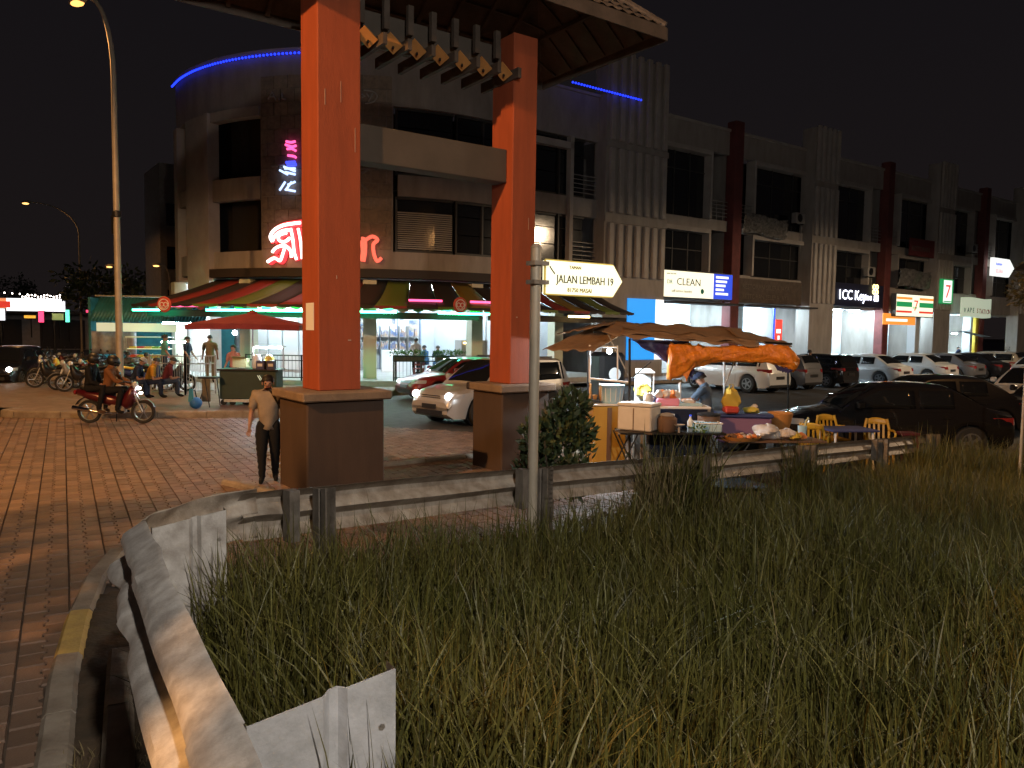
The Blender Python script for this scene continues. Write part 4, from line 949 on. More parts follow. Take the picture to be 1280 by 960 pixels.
# striped awning: panels of red, green, yellow, dark
M['aw_red'] = mat('awning_red', (.24,.028,.022), .6); M['aw_dark'] = mat('awning_dark', (.026,.02,.018), .7); M['aw_green'] = mat('awning_green', (.12,.17,.025), .6); M['aw_yel'] = mat('awning_yellow', (.22,.15,.025), .6)
awn = thing('awning', 'wide red green and dark striped awning around the restaurant front', 'awning', path(-12), 0)
ta = -22.6; k = 0; seq = ['aw_dark','aw_red','aw_dark','aw_red','aw_green','aw_dark','aw_red','aw_red','aw_dark','aw_green','aw_dark','aw_dark','aw_yel','aw_dark','aw_dark','aw_dark','aw_red','aw_yel','aw_dark','aw_green','aw_dark']
AO, AZ0, AZ1 = -3.5, 3.18, 4.36
n = 21; T0, T1 = -22.6, -4.6
for k in range(n):
    a, c = T0+(T1-T0)*k/n, T0+(T1-T0)*(k+1)/n-.002; b = MB(); b.M = inv
    def aw(u, v): t = a+(c-a)*u; p = path(t+ (-.5*v), AO*v-.05); return (p.x, p.y, AZ1+(AZ0-AZ1)*v - .12*sin(pi*v)*(.6+.4*u))
    b.sheet(aw, 3, 6, .015); b.build('panel', seq[k], awn, smooth='all')
    if k % 1 == 0:
        b = MB(); b.M = inv
        vs = []
        for q in range(7):
            t = a+(c-a)*q/6-.5; p = path(t, AO-.06); vs += [(p.x,p.y,AZ0+.02),(p.x,p.y,AZ0-.06-.04*abs(sin(q/6*pi*2)))]
        m2 = len(vs); vs += [(x-.01*U.y,y+.01*U.x,z) for x,y,z in vs]
        fs = [(q*2,q*2+1,q*2+3,q*2+2) for q in range(6)]+[(m2+q*2+2,m2+q*2+3,m2+q*2+1,m2+q*2) for q in range(6)]
        b.add(vs, fs); b.build('valance', ['aw_dark','aw_red','aw_dark','aw_green'][k%4], awn)
cs('gutter_board', 'aw_dark', awn, (-22.6,-4.7,4.40,4.75,-.5,-.05))
for tt in np.arange(-22.4,-4.6,2.2):
    b = MB(); b.M = inv; p, q = path(tt,-.06), path(tt-.5,AO+.06); b.tube([(p.x,p.y,AZ1-.2),(q.x,q.y,AZ0-.08)], .035, 5); b.build('support_arm', 'blackmetal', awn)
cs('front_bar', 'blackmetal', awn, (-23.1,-5.1,AZ0-.06,AZ0-.02,AO+.04,AO+.09))
def awtube(t, m, dt=.62, z=AZ0-.20, off=AO+.02):
    return cs('light_tube', m, awn, (t-dt,t+dt,z-.05,z+.03,off-.04,off+.04), st=5)
for tt in (-22.3,-19.3,-18.0,-15.6): awtube(tt, 'tube_g', .8)
for tt in (-17.2,-12.9): awtube(tt, 'tube_g', .75)
awtube(-11.2, 'tube_y', .5); awtube(-8.2, 'tube_y', .55); awtube(-21.0, 'tube_p', .6, AZ0-.05); awtube(-13.9, 'tube_p', .5, AZ0+.28, AO+.75); awtube(-12.0, 'tube_p', .5, AZ0+.28, AO+.75)
# green rope-light boards behind the tubes
cs('light_board', 'aw_dark', awn, (-23,-12.3,AZ0-.45,AZ0-.2,AO+.5,AO+.55)); cs('light_board', 'aw_dark', awn, (-12,-5,AZ0-.45,AZ0-.2,AO+.5,AO+.55))
# chinese-style red bunting under awning
bun = thing('bunting', 'red and white paper bunting strung under the awning edge', 'bunting', path(-12), 0)
M['paper_red'] = mat('bunting_red', (.5,.07,.05), .7)
for k in range(26):
    tt = -22.3+.42*k; p = path(tt, AO+.3)
    b = MB(); b.M = inv; q = path(tt+.28, AO+.3); dz = .1*sin(k*1.3); b.slab([(p.x,p.y,AZ0-.02+dz*.3),(q.x,q.y,AZ0-.02+dz*.3),(q.x,q.y,AZ0-.12+dz*.3),((p.x+q.x)/2,(p.y+q.y)/2,AZ0-.19+dz*.3),(p.x,p.y,AZ0-.12+dz*.3)], (.5,-.8,0), .006); b.build('pennant', ['paper_red','whitepaint','paper_red','aw_green'][k%4], bun)
for tt, off in ((-21.4,AO-.25),(-13.1,AO-.25)):
    L = thing('round_emblem', 'round red roundel with a white pattern hanging from the awning '+('left end' if tt < -20 else 'above the middle column'), 'emblem', path(tt, off)+Vector((0,0,AZ0-.02 if tt < -20 else AZ0+.1)), ROT if tt > -15 else radians(-10))
    b = MB(); b.lathe([(.28,-.02),(.3,0),(.28,.02)], 18, 'y'); b.build('disc', 'paper_red', L)
    b = MB(); b.tube([(.2*cos(a*pi/8),-.03,.2*sin(a*pi/8)) for a in range(17)], .018, 5, False); b.tube([(.08*cos(a*pi/4)-.08,-.03,.08*sin(a*pi/4)) for a in range(9)], .016, 5, False); b.tube([(.08*cos(a*pi/4)+.08,-.03,.08*sin(a*pi/4)) for a in range(9)], .016, 5, False); b.tube([(-.1,-.03,-.12),(0,-.03,-.16),(.1,-.03,-.12)], .015, 5); b.build('pattern', 'whitepaint', L)
# black railings along the terrace
def railing(label, pts, h, m, step=.14, name='railing'):
    root = thing(name, label, 'railing', (pts[0].x, pts[0].y, 0), 0); o = pts[0]; bars = MB(); tot = 0
    for a, c in zip(pts, pts[1:]):
        n = max(1, round((c-a).length/1.6))
        for k in range(n+1):
            p = a.lerp(c, k/n)-Vector((o.x,o.y,0)); b = MB(); b.box(p.x-.025,p.x+.025,p.y-.025,p.y+.025,a.z,a.z+h+.03); b.build('post', m, root)
        for zz in (h, .12, h*.8):
            b = MB(); b.tube([a-Vector((o.x,o.y,-zz)), c-Vector((o.x,o.y,-zz))], .02, 5); b.build('rail', m, root)
        n2 = int((c-a).length/step)
        for k in range(n2):
            p = a.lerp(c, (k+.5)/n2)-Vector((o.x,o.y,0)); bars.tube([(p.x,p.y,a.z+.12),(p.x,p.y,a.z+h)], .009, 4)
    bars.build('bars', m, root, kind='stuff'); return root
def pz(t, off, z): p = path(t, off); return Vector((p.x,p.y,z))
railing('black metal railing in front of the restaurant tables', [pz(-14.8,-2.1,.36),pz(-13,-2.1,.36),pz(-11,-2.1,.36),pz(-9.5,-2.1,.36)], .95, 'blackmetal')
railing('black railing panel right of the drinks cart', [pz(-19.4,-2.4,.36),pz(-17.6,-2.4,.36),pz(-16.2,-2.2,.36)], .95, 'blackmetal')
railing('pale railing with thin bars behind the parked motorcycles', [G(188,492,.152),G(232,494,.152),G(270,492,.152)], 1.25, 'frame', .09)
# ================================================================== CARS
def paint(n, c, rough=.28): return mat('car_paint_'+n, c, rough, .15, coat=.6, spec=.5)
M['p_silver'] = paint('silver', (.42,.41,.40)); M['p_red'] = paint('dark_red', (.19,.014,.016)); M['p_white'] = paint('white', (.70,.70,.69)); M['p_black'] = paint('black', (.012,.012,.014)); M['p_grey'] = paint('grey', (.16,.16,.17)); M['p_bronze'] = paint('dark_bronze', (.013,.0115,.011), .14); M['p_gold'] = paint('champagne', (.38,.33,.26)); M['p_blue'] = paint('dark_blue', (.02,.03,.07))
M['carglass'] = mat('car_glass', (.010,.011,.012), .04, spec=.9)
def interp(pts, x):
    if x <= pts[0][0]: return pts[0][1]
    for (a, p), (c, q) in zip(pts, pts[1:]):
        if x <= c:
            s = (x-a)/(c-a) if c > a else 0; s2 = s*s*(3-2*s); return p+(q-p)*(s*.45+s2*.55)
    return pts[-1][1]
KIND = {
 'sedan': dict(L=4.5, W=1.74, wb=1.36, wr=.315, deck=[(-2.25,.70),(-2.2,.90),(-1.75,.98),(-1.0,.97),(.9,.93),(1.5,.84),(2.05,.72),(2.22,.60),(2.25,.5)], cab=(-1.72,-1.02,.28,1.12), roof=1.44, tail=.80, hl=.66),
 'hatch': dict(L=3.9, W=1.68, wb=1.22, wr=.30, deck=[(-1.95,.75),(-1.92,.95),(-1.5,.99),(.9,.95),(1.3,.88),(1.75,.76),(1.92,.62),(1.95,.5)], cab=(-1.90,-1.55,.40,1.18), roof=1.50, tail=.88, hl=.68),
 'suv': dict(L=4.6, W=1.82, wb=1.36, wr=.36, deck=[(-2.3,.80),(-2.26,1.02),(-1.8,1.06),(.8,1.03),(1.4,.97),(1.95,.88),(2.25,.76),(2.3,.6)], cab=(-2.22,-1.85,.25,1.12), roof=1.66, tail=.95, hl=.76),
}
def car(kind, pm, label, loc, rot, group='cars on the street', lights=False, tail=False, plate=True, wagon=False, dim=None):
    K = KIND[kind]; L, Wd, wb_, wr, deck, cab, roof = K['L'], K['W'], K['wb'], K['wr'], K['deck'], K['cab'], K['roof']
    root = thing('parked_car' if not lights else 'car', label, 'car', loc, rot, group)
    hw = Wd/2; n = 60; xs = [-L/2+L*k/n for k in range(n+1)]
    def plan(x):
        e = max(0, (abs(x)-(L/2-.75))/.75); return hw*(1-.20*e**2.4)-.02*(abs(x)/(L/2))
    def arch(x):
        z = .20
        for wx in (wb_, -wb_):
            d = abs(x-wx); R = wr+.065
            if d < R: z = max(z, wr+sqrt(R*R-d*d)-.02)
        return z
    b = MB(); rows = []; m = 0
    for x in xs:
        e = max(0, (abs(x)-(L/2-.16))/.16); zd = interp(deck, x); w_ = plan(x); zb = .20+.12*e; zd = zd-.10*e*e*0
        a = arch(x); ins = .0
        half = [(0,zd+.015),(w_*.55,zd+.012),(w_*.84,zd-.01),(w_*.955,zd-.065),(w_*.995,max(zd-.20,a+.10)),(w_,max((zd+zb)*.5,a+.06)),(w_*.985,max(zb+.16,a+.02)),(w_*.96,max(zb,a))]
        ring = [(x,y,z) for y,z in half]+[(x,half[-1][0]*.93,half[-1][1]+.0)]+[(x,-half[-1][0]*.93,half[-1][1]+.0)]+[(x,-y,z) for y,z in reversed(half[1:])]
        m = len(ring); rows += ring
    fs = [(i*m+k, i*m+(k+1)%m, (i+1)*m+(k+1)%m, (i+1)*m+k) for i in range(n) for k in range(m)]+[tuple(range(m)), tuple(reversed(range(n*m,n*m+m)))]
    b.add(rows, fs)
    # cabin
    x0, x1, x2, x3 = cab; zbelt = lambda x: interp(deck, x)-.03
    nx = 22; cx = [x0+(x3-x0)*k/nx for k in range(nx+1)]
    def rz_(x):
        if x < x1: s = (x-x0)/(x1-x0); return zbelt(x)+.02+(roof-.05-zbelt(x))*sin(s*pi/2)**.9 if kind != 'sedan' else zbelt(x)+.02+(roof-.06-zbelt(x))*(s*(1.25-.25*s))
        if x > x2: s = (x3-x)/(x3-x2); return zbelt(x)+.02+(roof-.04-zbelt(x))*(s*(1.22-.22*s))
        s = (x-x1)/(x2-x1); return roof-.05+.05*sin(pi*min(1,.12+s*.8))
    def cw(x, z): bw = plan(x)*.955; zb_ = zbelt(x); s = max(0,min(1,(z-zb_)/(roof-zb_))); return bw*(1-.235*s**1.1)
    rows = []; 
    for x in cx:
        zt = rz_(x); zb_ = zbelt(x)-.03; zs = [zb_, zb_+(zt-zb_)*.35, zb_+(zt-zb_)*.7, zt-.06*min(1,(zt-zb_)*3), zt-.015]
        half = [(cw(x,z), z) for z in zs[:4]]+[(cw(x,zt)*.90, zs[4]),(cw(x,zt)*.5, zt+.012),(0,zt+.018)]
        ring = [(x,y,z) for y,z in half]+[(x,-y,z) for y,z in reversed(half[:-1])]; m2 = len(ring); rows += ring
    fs = [(i*m2+k, i*m2+k+1, (i+1)*m2+k+1, (i+1)*m2+k) for i in range(nx) for k in range(m2-1)]
    fs += [tuple(range(m2)), tuple(reversed(range(nx*m2,nx*m2+m2)))]
    b.add(rows, fs); body = b.build('body', pm, root, smooth=True)
    # side windows
    def side_win(xa, xb, name):
        for sd in (1, -1):
            w = MB(); nn = 8; vs = []
            for k in range(nn+1):
                x = xa+(xb-xa)*k/nn; lo = zbelt(x)+.045; hi = min(roof-.12, rz_(x)-.075)
                hi = max(hi, lo+.01)
                for q in range(4):
                    z = lo+(hi-lo)*q/3; vs.append((x, sd*(cw(x,z)+.010), z))
            k0 = len(vs); vs += [(x,y-sd*.008,z) for x,y,z in vs]
            f = [(i*4+q,i*4+q+1,(i+1)*4+q+1,(i+1)*4+q) for i in range(nn) for q in range(3)]
            f += [tuple(k0+j for j in reversed(q)) for q in f]
            per = [i*4 for i in range(nn+1)]+[nn*4+q for q in range(1,4)]+[i*4+3 for i in range(nn-1,-1,-1)]+[2,1]
            f += [(per[(j+1)%len(per)], per[j], per[j]+k0, per[(j+1)%len(per)]+k0) for j in range(len(per))]
            w.add(vs, f); w.build(name, 'carglass', root, smooth='all')
    mid = (x1+x2)/2+.02
    side_win(mid+.045, x3-.30, 'side_window'); side_win(x1-.02 if kind == 'sedan' else mid-.98, mid-.045, 'side_window')
    if kind != 'sedan': side_win(x0+.32, mid-1.06, 'quarter_window')
    def screen(xa, xb, name):   # windscreen or rear window following the cabin slope
        w = MB(); vs = []; nn = 6
        for k in range(nn+1):
            x = xa+(xb-xa)*k/nn; zt = rz_(x); wv = cw(x,zt)*.86
            for q in range(7): y = -wv+2*wv*q/6; vs.append((x+(.012 if xb > 0 or xa > 0 else -.012), y, zt+.022-.025*(abs(q-3)/3)**3))
        k0 = len(vs); vs += [(x,y,z-.012) for x,y,z in vs]; f = [(i*7+q,i*7+q+1,(i+1)*7+q+1,(i+1)*7+q) for i in range(nn) for q in range(6)]
        f += [tuple(k0+j for j in reversed(q)) for q in f]; w.add(vs, f); w.build(name, 'carglass', root, smooth='all')
    screen(x2+.10, x3-.07, 'windscreen'); screen(x1-.06, x0+.09, 'rear_window')
    # front
    def curvebox(name, mm, y0, y1, z0, z1, front, out=.012, par=None, nn=5):
        w = MB(); vs = []
        for k in range(nn+1):
            y = y0+(y1-y0)*k/nn
            for z in (z0, z1):
                # body end surface: find x where the plan half width equals |y|
                xx = L/2
                for it in range(40):
                    if plan(xx) >= abs(y)+.01 and interp(deck, xx if front else -xx) > z-.0: break
                    xx -= .02
                vs.append(((xx+out)*(1 if front else -1), y, z))
        k0 = len(vs); vs += [(x-(.06 if front else -.06), y, z) for x,y,z in vs]
        f = [(i*2,i*2+1,i*2+3,i*2+2) for i in range(nn)]; f += [tuple(k0+j for j in reversed(q)) for q in f]
        per = [i*2 for i in range(nn+1)]+[i*2+1 for i in range(nn,-1,-1)]
        f += [(per[(j+1)%len(per)], per[j], per[j]+k0, per[(j+1)%len(per)]+k0) for j in range(len(per))]
        w.add(vs, f); return w.build(name, mm, par or root)
    hz = K['hl']
    for sd in (1,-1):
        a, c = sorted((sd*hw*.50, sd*hw*.93))
        h = curvebox('headlight', 'lens', a, c, hz-.055, hz+.06, True)
        if lights:
            q = MB(); q.sphere((L/2-.09, sd*hw*.70, hz), .095, 10, 6); q.build('lit_bulb', 'headlight', h)
        a, c = sorted((sd*hw*.58, sd*hw*.95)); curvebox('tail_light', 'tail_on' if tail else 'tail', a, c, K['tail']-.12, K['tail']+.02, False)
        mr = MB(); mr.bbox(x3-.42,x3-.26,*sorted((sd*(hw+.02),sd*(hw+.17))),zbelt(.6)+.05,zbelt(.6)+.20,.03); mr.build('mirror', pm, root)
        for xx in (mid-.62, mid+.42):
            d = MB(); d.bbox(xx,xx+.17,*sorted((sd*(plan(xx)*.985-.01),sd*(plan(xx)*.985+.022))),zbelt(xx)-.16,zbelt(xx)-.125,.008); d.build('door_handle', pm, root)
        for xx in (mid, x3-.28, mid-.92):
            d = MB(); d.add([(xx-.006,sd*(plan(xx)*.999+.004),.36),(xx+.006,sd*(plan(xx)*.999+.004),.36),(xx+.006,sd*(plan(xx)*.999+.004),.72),(xx-.006,sd*(plan(xx)*.999+.004),.72)],[(0,1,2,3)]); d.build('door_gap', 'black', root)
    curvebox('grille', 'black', -hw*.42, hw*.42, hz-.06, hz+.05, True, .018); curvebox('lower_grille', 'black', -hw*.55, hw*.55, .28, .40, True, .014)
    curvebox('grille_bar', 'chrome', -hw*.40, hw*.40, hz-.012, hz+.006, True, .024)
    pf = curvebox('number_plate', 'plate', -.26, .26, .44, .55, True, .030); pr = curvebox('number_plate', 'plate', -.26, .26, .56, .68, False, .022)
    curvebox('bumper_strip', 'black', -hw*.7, hw*.7, .26, .34, False, .014)
    for wx in (wb_, -wb_):
        for sd in (1,-1):
            yc = sd*(hw-.10); t = MB()
            t.lathe([(wr*.62,-.10),(wr*.93,-.10),(wr,-.075),(wr,.075),(wr*.93,.10),(wr*.62,.10)], 24, 'y', (wx,yc,wr)); ty = t.build('wheel', 'rubber', root, smooth=True)
            r = MB(); yo = yc+sd*.085
            for k in range(5):
                a = 2*pi*k/5; ca, sa = cos(a), sin(a); r.slab([(wx+.03*ca-.035*sa, yo, wr+.03*sa+.035*ca),(wx+wr*.6*ca-.03*sa, yo, wr+wr*.6*sa+.03*ca),(wx+wr*.6*ca+.03*sa, yo, wr+wr*.6*sa-.03*ca),(wx+.03*ca+.035*sa, yo, wr+.03*sa-.035*ca)], (0,sd,0), .018)
            r.lathe([(wr*.56,yo),(wr*.64,yo),(wr*.64,yo+sd*.02),(wr*.56,yo+sd*.02)], 20, 'y', (wx,0,wr), ring=True); r.lathe([(.001,yo),(.05,yo),(.05,yo+sd*.02),(.001,yo+sd*.02)], 8, 'y', (wx,0,wr))
            r.build('rim', 'alloy', ty)
            ar = MB(); ar.lathe([(.01,-.13),(wr+.05,-.13),(wr+.05,.02),(.01,.02)], 20, 'y', (wx,yc-sd*.06,wr+.02)); ar.build('wheel_well', 'black', root)
    return root
def hd(dx, dy): return atan2(dy, dx)
c1 = car('suv', 'p_silver', 'silver estate car with headlights on, driving between the two gate pillars', (-.45,20.75,-.02), hd(-.70,-.714), 'cars on the road', lights=True)
b = MB(); b.tube([(-1.6,.6,1.67),(.1,.6,1.70)], .02, 6); b.build('roof_rail', 'black', c1); b = MB(); b.tube([(-1.6,-.6,1.67),(.1,-.6,1.70)], .02, 6); b.build('roof_rail', 'black', c1)
car('sedan', 'p_red', 'dark red sedan parked behind the silver car', (-1.75,26.9,-.02), hd(-.83,-.56), 'cars on the road')
GP = 'cars parked in front of the shops'
def inrow(k): return Vector((11.0,31.0,-.02))+U*k+V*2.35
car('suv', 'p_white', 'white suv parked behind the orange tarp of the stall', inrow(-.2), hd(-V.x,-V.y)+pi, GP)
car('hatch', 'p_grey', 'grey hatchback parked just right of the white suv', inrow(2.7), hd(V.x,V.y), GP)
car('hatch', 'p_bronze', 'dark hatchback parked between the grey hatchback and the white sedan', inrow(5.6), hd(V.x,V.y), GP)
car('sedan', 'p_white', 'white sedan parked under the key shop sign', inrow(9.9), hd(V.x,V.y), GP)
car('sedan', 'p_white', 'second white sedan parked under the striped store sign', inrow(14.6), hd(V.x,V.y), GP)
car('sedan', 'p_grey', 'grey sedan parked right of the second white sedan', inrow(17.8), hd(V.x,V.y), GP)
car('sedan', 'p_black', 'black sedan parked fourth from the right end of the row', inrow(21), hd(V.x,V.y), GP)
car('hatch', 'p_gold', 'champagne hatchback parked under the VAPE STATION sign', inrow(24.2), hd(V.x,V.y), GP)
car('sedan', 'p_bronze', 'dark sedan parked furthest down the row of shops', inrow(27.6), hd(V.x,V.y), GP)
car('sedan', 'p_silver', 'small silver car with lit red tail lights far down the street', (27.0,39.0,-.02), hd(U.x,U.y), 'cars on the road', tail=True)
GN = 'cars standing behind the guardrail on the right'
car('sedan', 'p_bronze', 'glossy dark sedan parked right behind the yellow chairs', (7.75,15.95,-.02), hd(-.99,.10), GN)
car('sedan', 'p_black', 'black sedan parked behind the glossy dark sedan', (10.4,19.2,-.02), hd(-.99,.02), GN)
car('sedan', 'p_black', 'black car at the far right edge behind the thin white pole', (14.9,20.6,-.02), hd(-.84,-.54), GN)
car('hatch', 'p_white', 'white car at the right edge with its bonnet beside the red tail light', (16.6,24.2,-.02), hd(-.84,-.54), GN)
car('hatch', 'p_black', 'dark car with blazing headlights at the left edge of the street', (-19.75,30.2,-.02), hd(.25,-.97), 'cars on the road', lights=True)
b = MB()
# ================================================================== MOTORCYCLES
def moto(pmn, label, loc, rot, group, sport=False):
    root = thing('motorcycle', label, 'motorcycle', loc, rot, group)
    wr = .285; F, R_ = .63, -.63
    for wx in (F, R_):
        t = MB(); t.lathe([(wr-.07,-.035),(wr-.02,-.045),(wr,-.02),(wr,.02),(wr-.02,.045),(wr-.07,.035)], 20, 'y', (wx,0,wr), ring=True); ty = t.build('wheel', 'rubber', root, smooth=True)
        r = MB()
        for k in range(6):
            a = 2*pi*k/6; r.cyl((wx,0,wr),(wx+.22*cos(a),0,wr+.22*sin(a)),.014,n=5)
        r.lathe([(wr-.085,-.025),(wr-.065,-.025),(wr-.065,.025),(wr-.085,.025)], 16, 'y', (wx,0,wr), ring=True); r.build('rim', 'alloy', ty)
    b = MB()
    for s in (1,-1): b.cyl((F,s*.07,wr),(F-.24,s*.07,.86),.02,n=6)
    b.build('fork', 'alloy', root)
    b = MB(); b.sheet(lambda u,v: (F+.30*cos(.35+u*2.1), -.06+.12*v, wr+.31*sin(.35+u*2.1)), 8, 2, .012, (0,0,1)); b.build('front_fender', pmn, root, smooth='all')
    b = MB()     # leg shield and centre body
    st = [(.46,.10,.62,.98),(.38,.16,.40,.95),(.28,.17,.34,.80),(.10,.10,.36,.62),(-.10,.10,.40,.70),(-.35,.13,.48,.76),(-.65,.13,.58,.80),(-.90,.06,.68,.84)]
    rows = []
    for x,w_,z0,z1 in st:
        rows += [(x,w_*cos(a),(z0+z1)/2+(z1-z0)/2*sin(a)) for a in [2*pi*k/10 for k in range(10)]]
    fs = [(i*10+k,i*10+(k+1)%10,(i+1)*10+(k+1)%10,(i+1)*10+k) for i in range(len(st)-1) for k in range(10)]+[tuple(range(10)),tuple(reversed(range(70,80)))]
    b.add(rows, fs); b.build('bodywork', pmn, root, smooth='all')
    b = MB(); rows = []
    for x,w_,z in [(-.02,.07,.70),(-.12,.12,.76),(-.4,.14,.79),(-.7,.12,.84),(-.82,.07,.86)]:
        rows += [(x,w_*cos(a),z+.05*sin(a)) for a in [2*pi*k/8 for k in range(8)]]
    b.add(rows, [(i*8+k,i*8+(k+1)%8,(i+1)*8+(k+1)%8,(i+1)*8+k) for i in range(4) for k in range(8)]+[tuple(range(8)),tuple(reversed(range(32,40)))]); b.build('seat', 'black', root, smooth='all')
    b = MB(); b.tube([(.22,.34,1.0),(.30,.2,1.03),(.36,.0,.99),(.30,-.2,1.03),(.22,-.34,1.0)], .017, 6); b.build('handlebar', 'black', root, smooth='all')
    b = MB(); b.sphere((.45,0,.92),.10,10,6,sx=.8,sy=1.1); b.build('headlight', 'lens', root, smooth='all')
    b = MB(); b.sphere((-.95,0,.75),.06,8,5,sx=.6,sy=1.3); b.build('tail_light', 'tail', root)
    b = MB(); b.bbox(-.12,.22,-.11,.11,.24,.46,.03); b.build('engine', 'steel_dirty', root)
    b = MB(); b.tube([(.1,-.14,.27),(-.3,-.15,.26),(-.5,-.16,.32),(-.95,-.16,.40)], [.022,.025,.045,.05], 8); b.build('exhaust', 'chrome', root, smooth='all')
    b = MB(); b.sheet(lambda u,v: (R_-.32*cos(2.4-u*2.0)*1-.0, -.07+.14*v, wr+.06+.30*sin(2.4-u*2.0)), 8, 2, .012, (0,0,1)); b.build('rear_fender', 'black', root, smooth='all')
    for s in (1,-1):
        b = MB(); b.tube([(.28,s*.22,1.03),(.24,s*.30,1.20)], .008, 5); b.sphere((.24,s*.32,1.23),.055,8,5,sx=.3,sy=1.3,sz=.8); b.build('mirror', 'black', root)
    b = MB(); b.tube([(-.05,.12,.3),(-.1,.22,.02)], .014, 5); b.build('side_stand', 'blackmetal', root)
    b = MB(); b.bbox(.3,.56,-.15,.15,.98,1.16,.03) if sport else b.box(.0,.0001,0,.0001,0,.0001)
    if sport: b.build('front_basket', 'blackmetal', root)
    return root
M['m_red'] = paint('bike_red', (.075,.006,.011)); M['m_blue'] = paint('bike_blue', (.02,.04,.16)); M['m_black'] = paint('bike_black', (.015,.015,.017)); M['m_white'] = paint('bike_white', (.22,.22,.23)); M['m_yel'] = paint('bike_yellow', (.55,.40,.06))
GM_ = 'motorcycles parked by the restaurant'
proto = moto('m_black', 'black motorcycle at the left end of the parked motorcycles, wheel towards us', G(70,484,.152), radians(-150), GM_)
lst = [((98,487),-140,'m_white','parked motorcycle with pale grey side panels, second from the left end'),((118,484),-125,'m_red','red motorcycle parked behind the riders in the left group'),
       ((68,476),-160,'m_blue','blue motorcycle at the back left of the parked group'),((84,476),-130,'m_yel','yellow motorcycle in the back row of the left group'),((128,476),-120,'m_blue','dark blue motorcycle in the back row near the lamp pole'),
       ((76,480),-140,'m_black','black motorcycle squeezed between the blue and the pale grey ones'),((108,489),-150,'m_black','black motorcycle closest to the kerb in the left group'),((90,470),-150,'m_red','dark red motorcycle in the rear row below the green sign'),((136,488),-135,'m_black','black motorcycle just left of the lamp pole base'),((198,484),35,'m_red','dark red motorcycle between the seated men and the pale railing'),
       ((108,472),-120,'m_black','small black motorcycle furthest back in the left group'),((70,470),-140,'m_white','pale grey motorcycle furthest back at the left'),
       ((182,490),25,'m_blue','blue motorcycle with a yellow seat cover behind the moving riders'),((210,489),10,'m_black','black motorcycle by the railing with its front wheel to the right'),((172,481),150,'m_black','black motorcycle under the men seated by the teal shed'),((150,480),-110,'m_red','red motorcycle partly behind the lamp pole')]
for (px, py), a, mm, lb in lst:
    q = dup(proto, G(px,py,.152), radians(a), lb, GM_)
    if mm != 'm_black': swap(q, 'm_black', M[mm])
    if 'yellow seat' in lb: swap(q, 'black', M['m_yel'])
dup(proto, path(39.0,-1.6)+Vector((0,0,.31)), radians(150), 'motorcycle parked on the walkway below the VAPE STATION sign', GM_)
ride = moto('m_red', 'red motorcycle ridden by two people along the kerb', G(146,529,0), radians(4), 'motorcycles on the road')
b = MB(); b.sphere((.53,0,.86),.065,10,6,sx=.9,sy=1.2,sz=.6); b.sphere((.58,.0,.74),.05,8,5,sx=.9,sy=1.4,sz=.6); b.build('lit_headlight', 'headlight', ride)
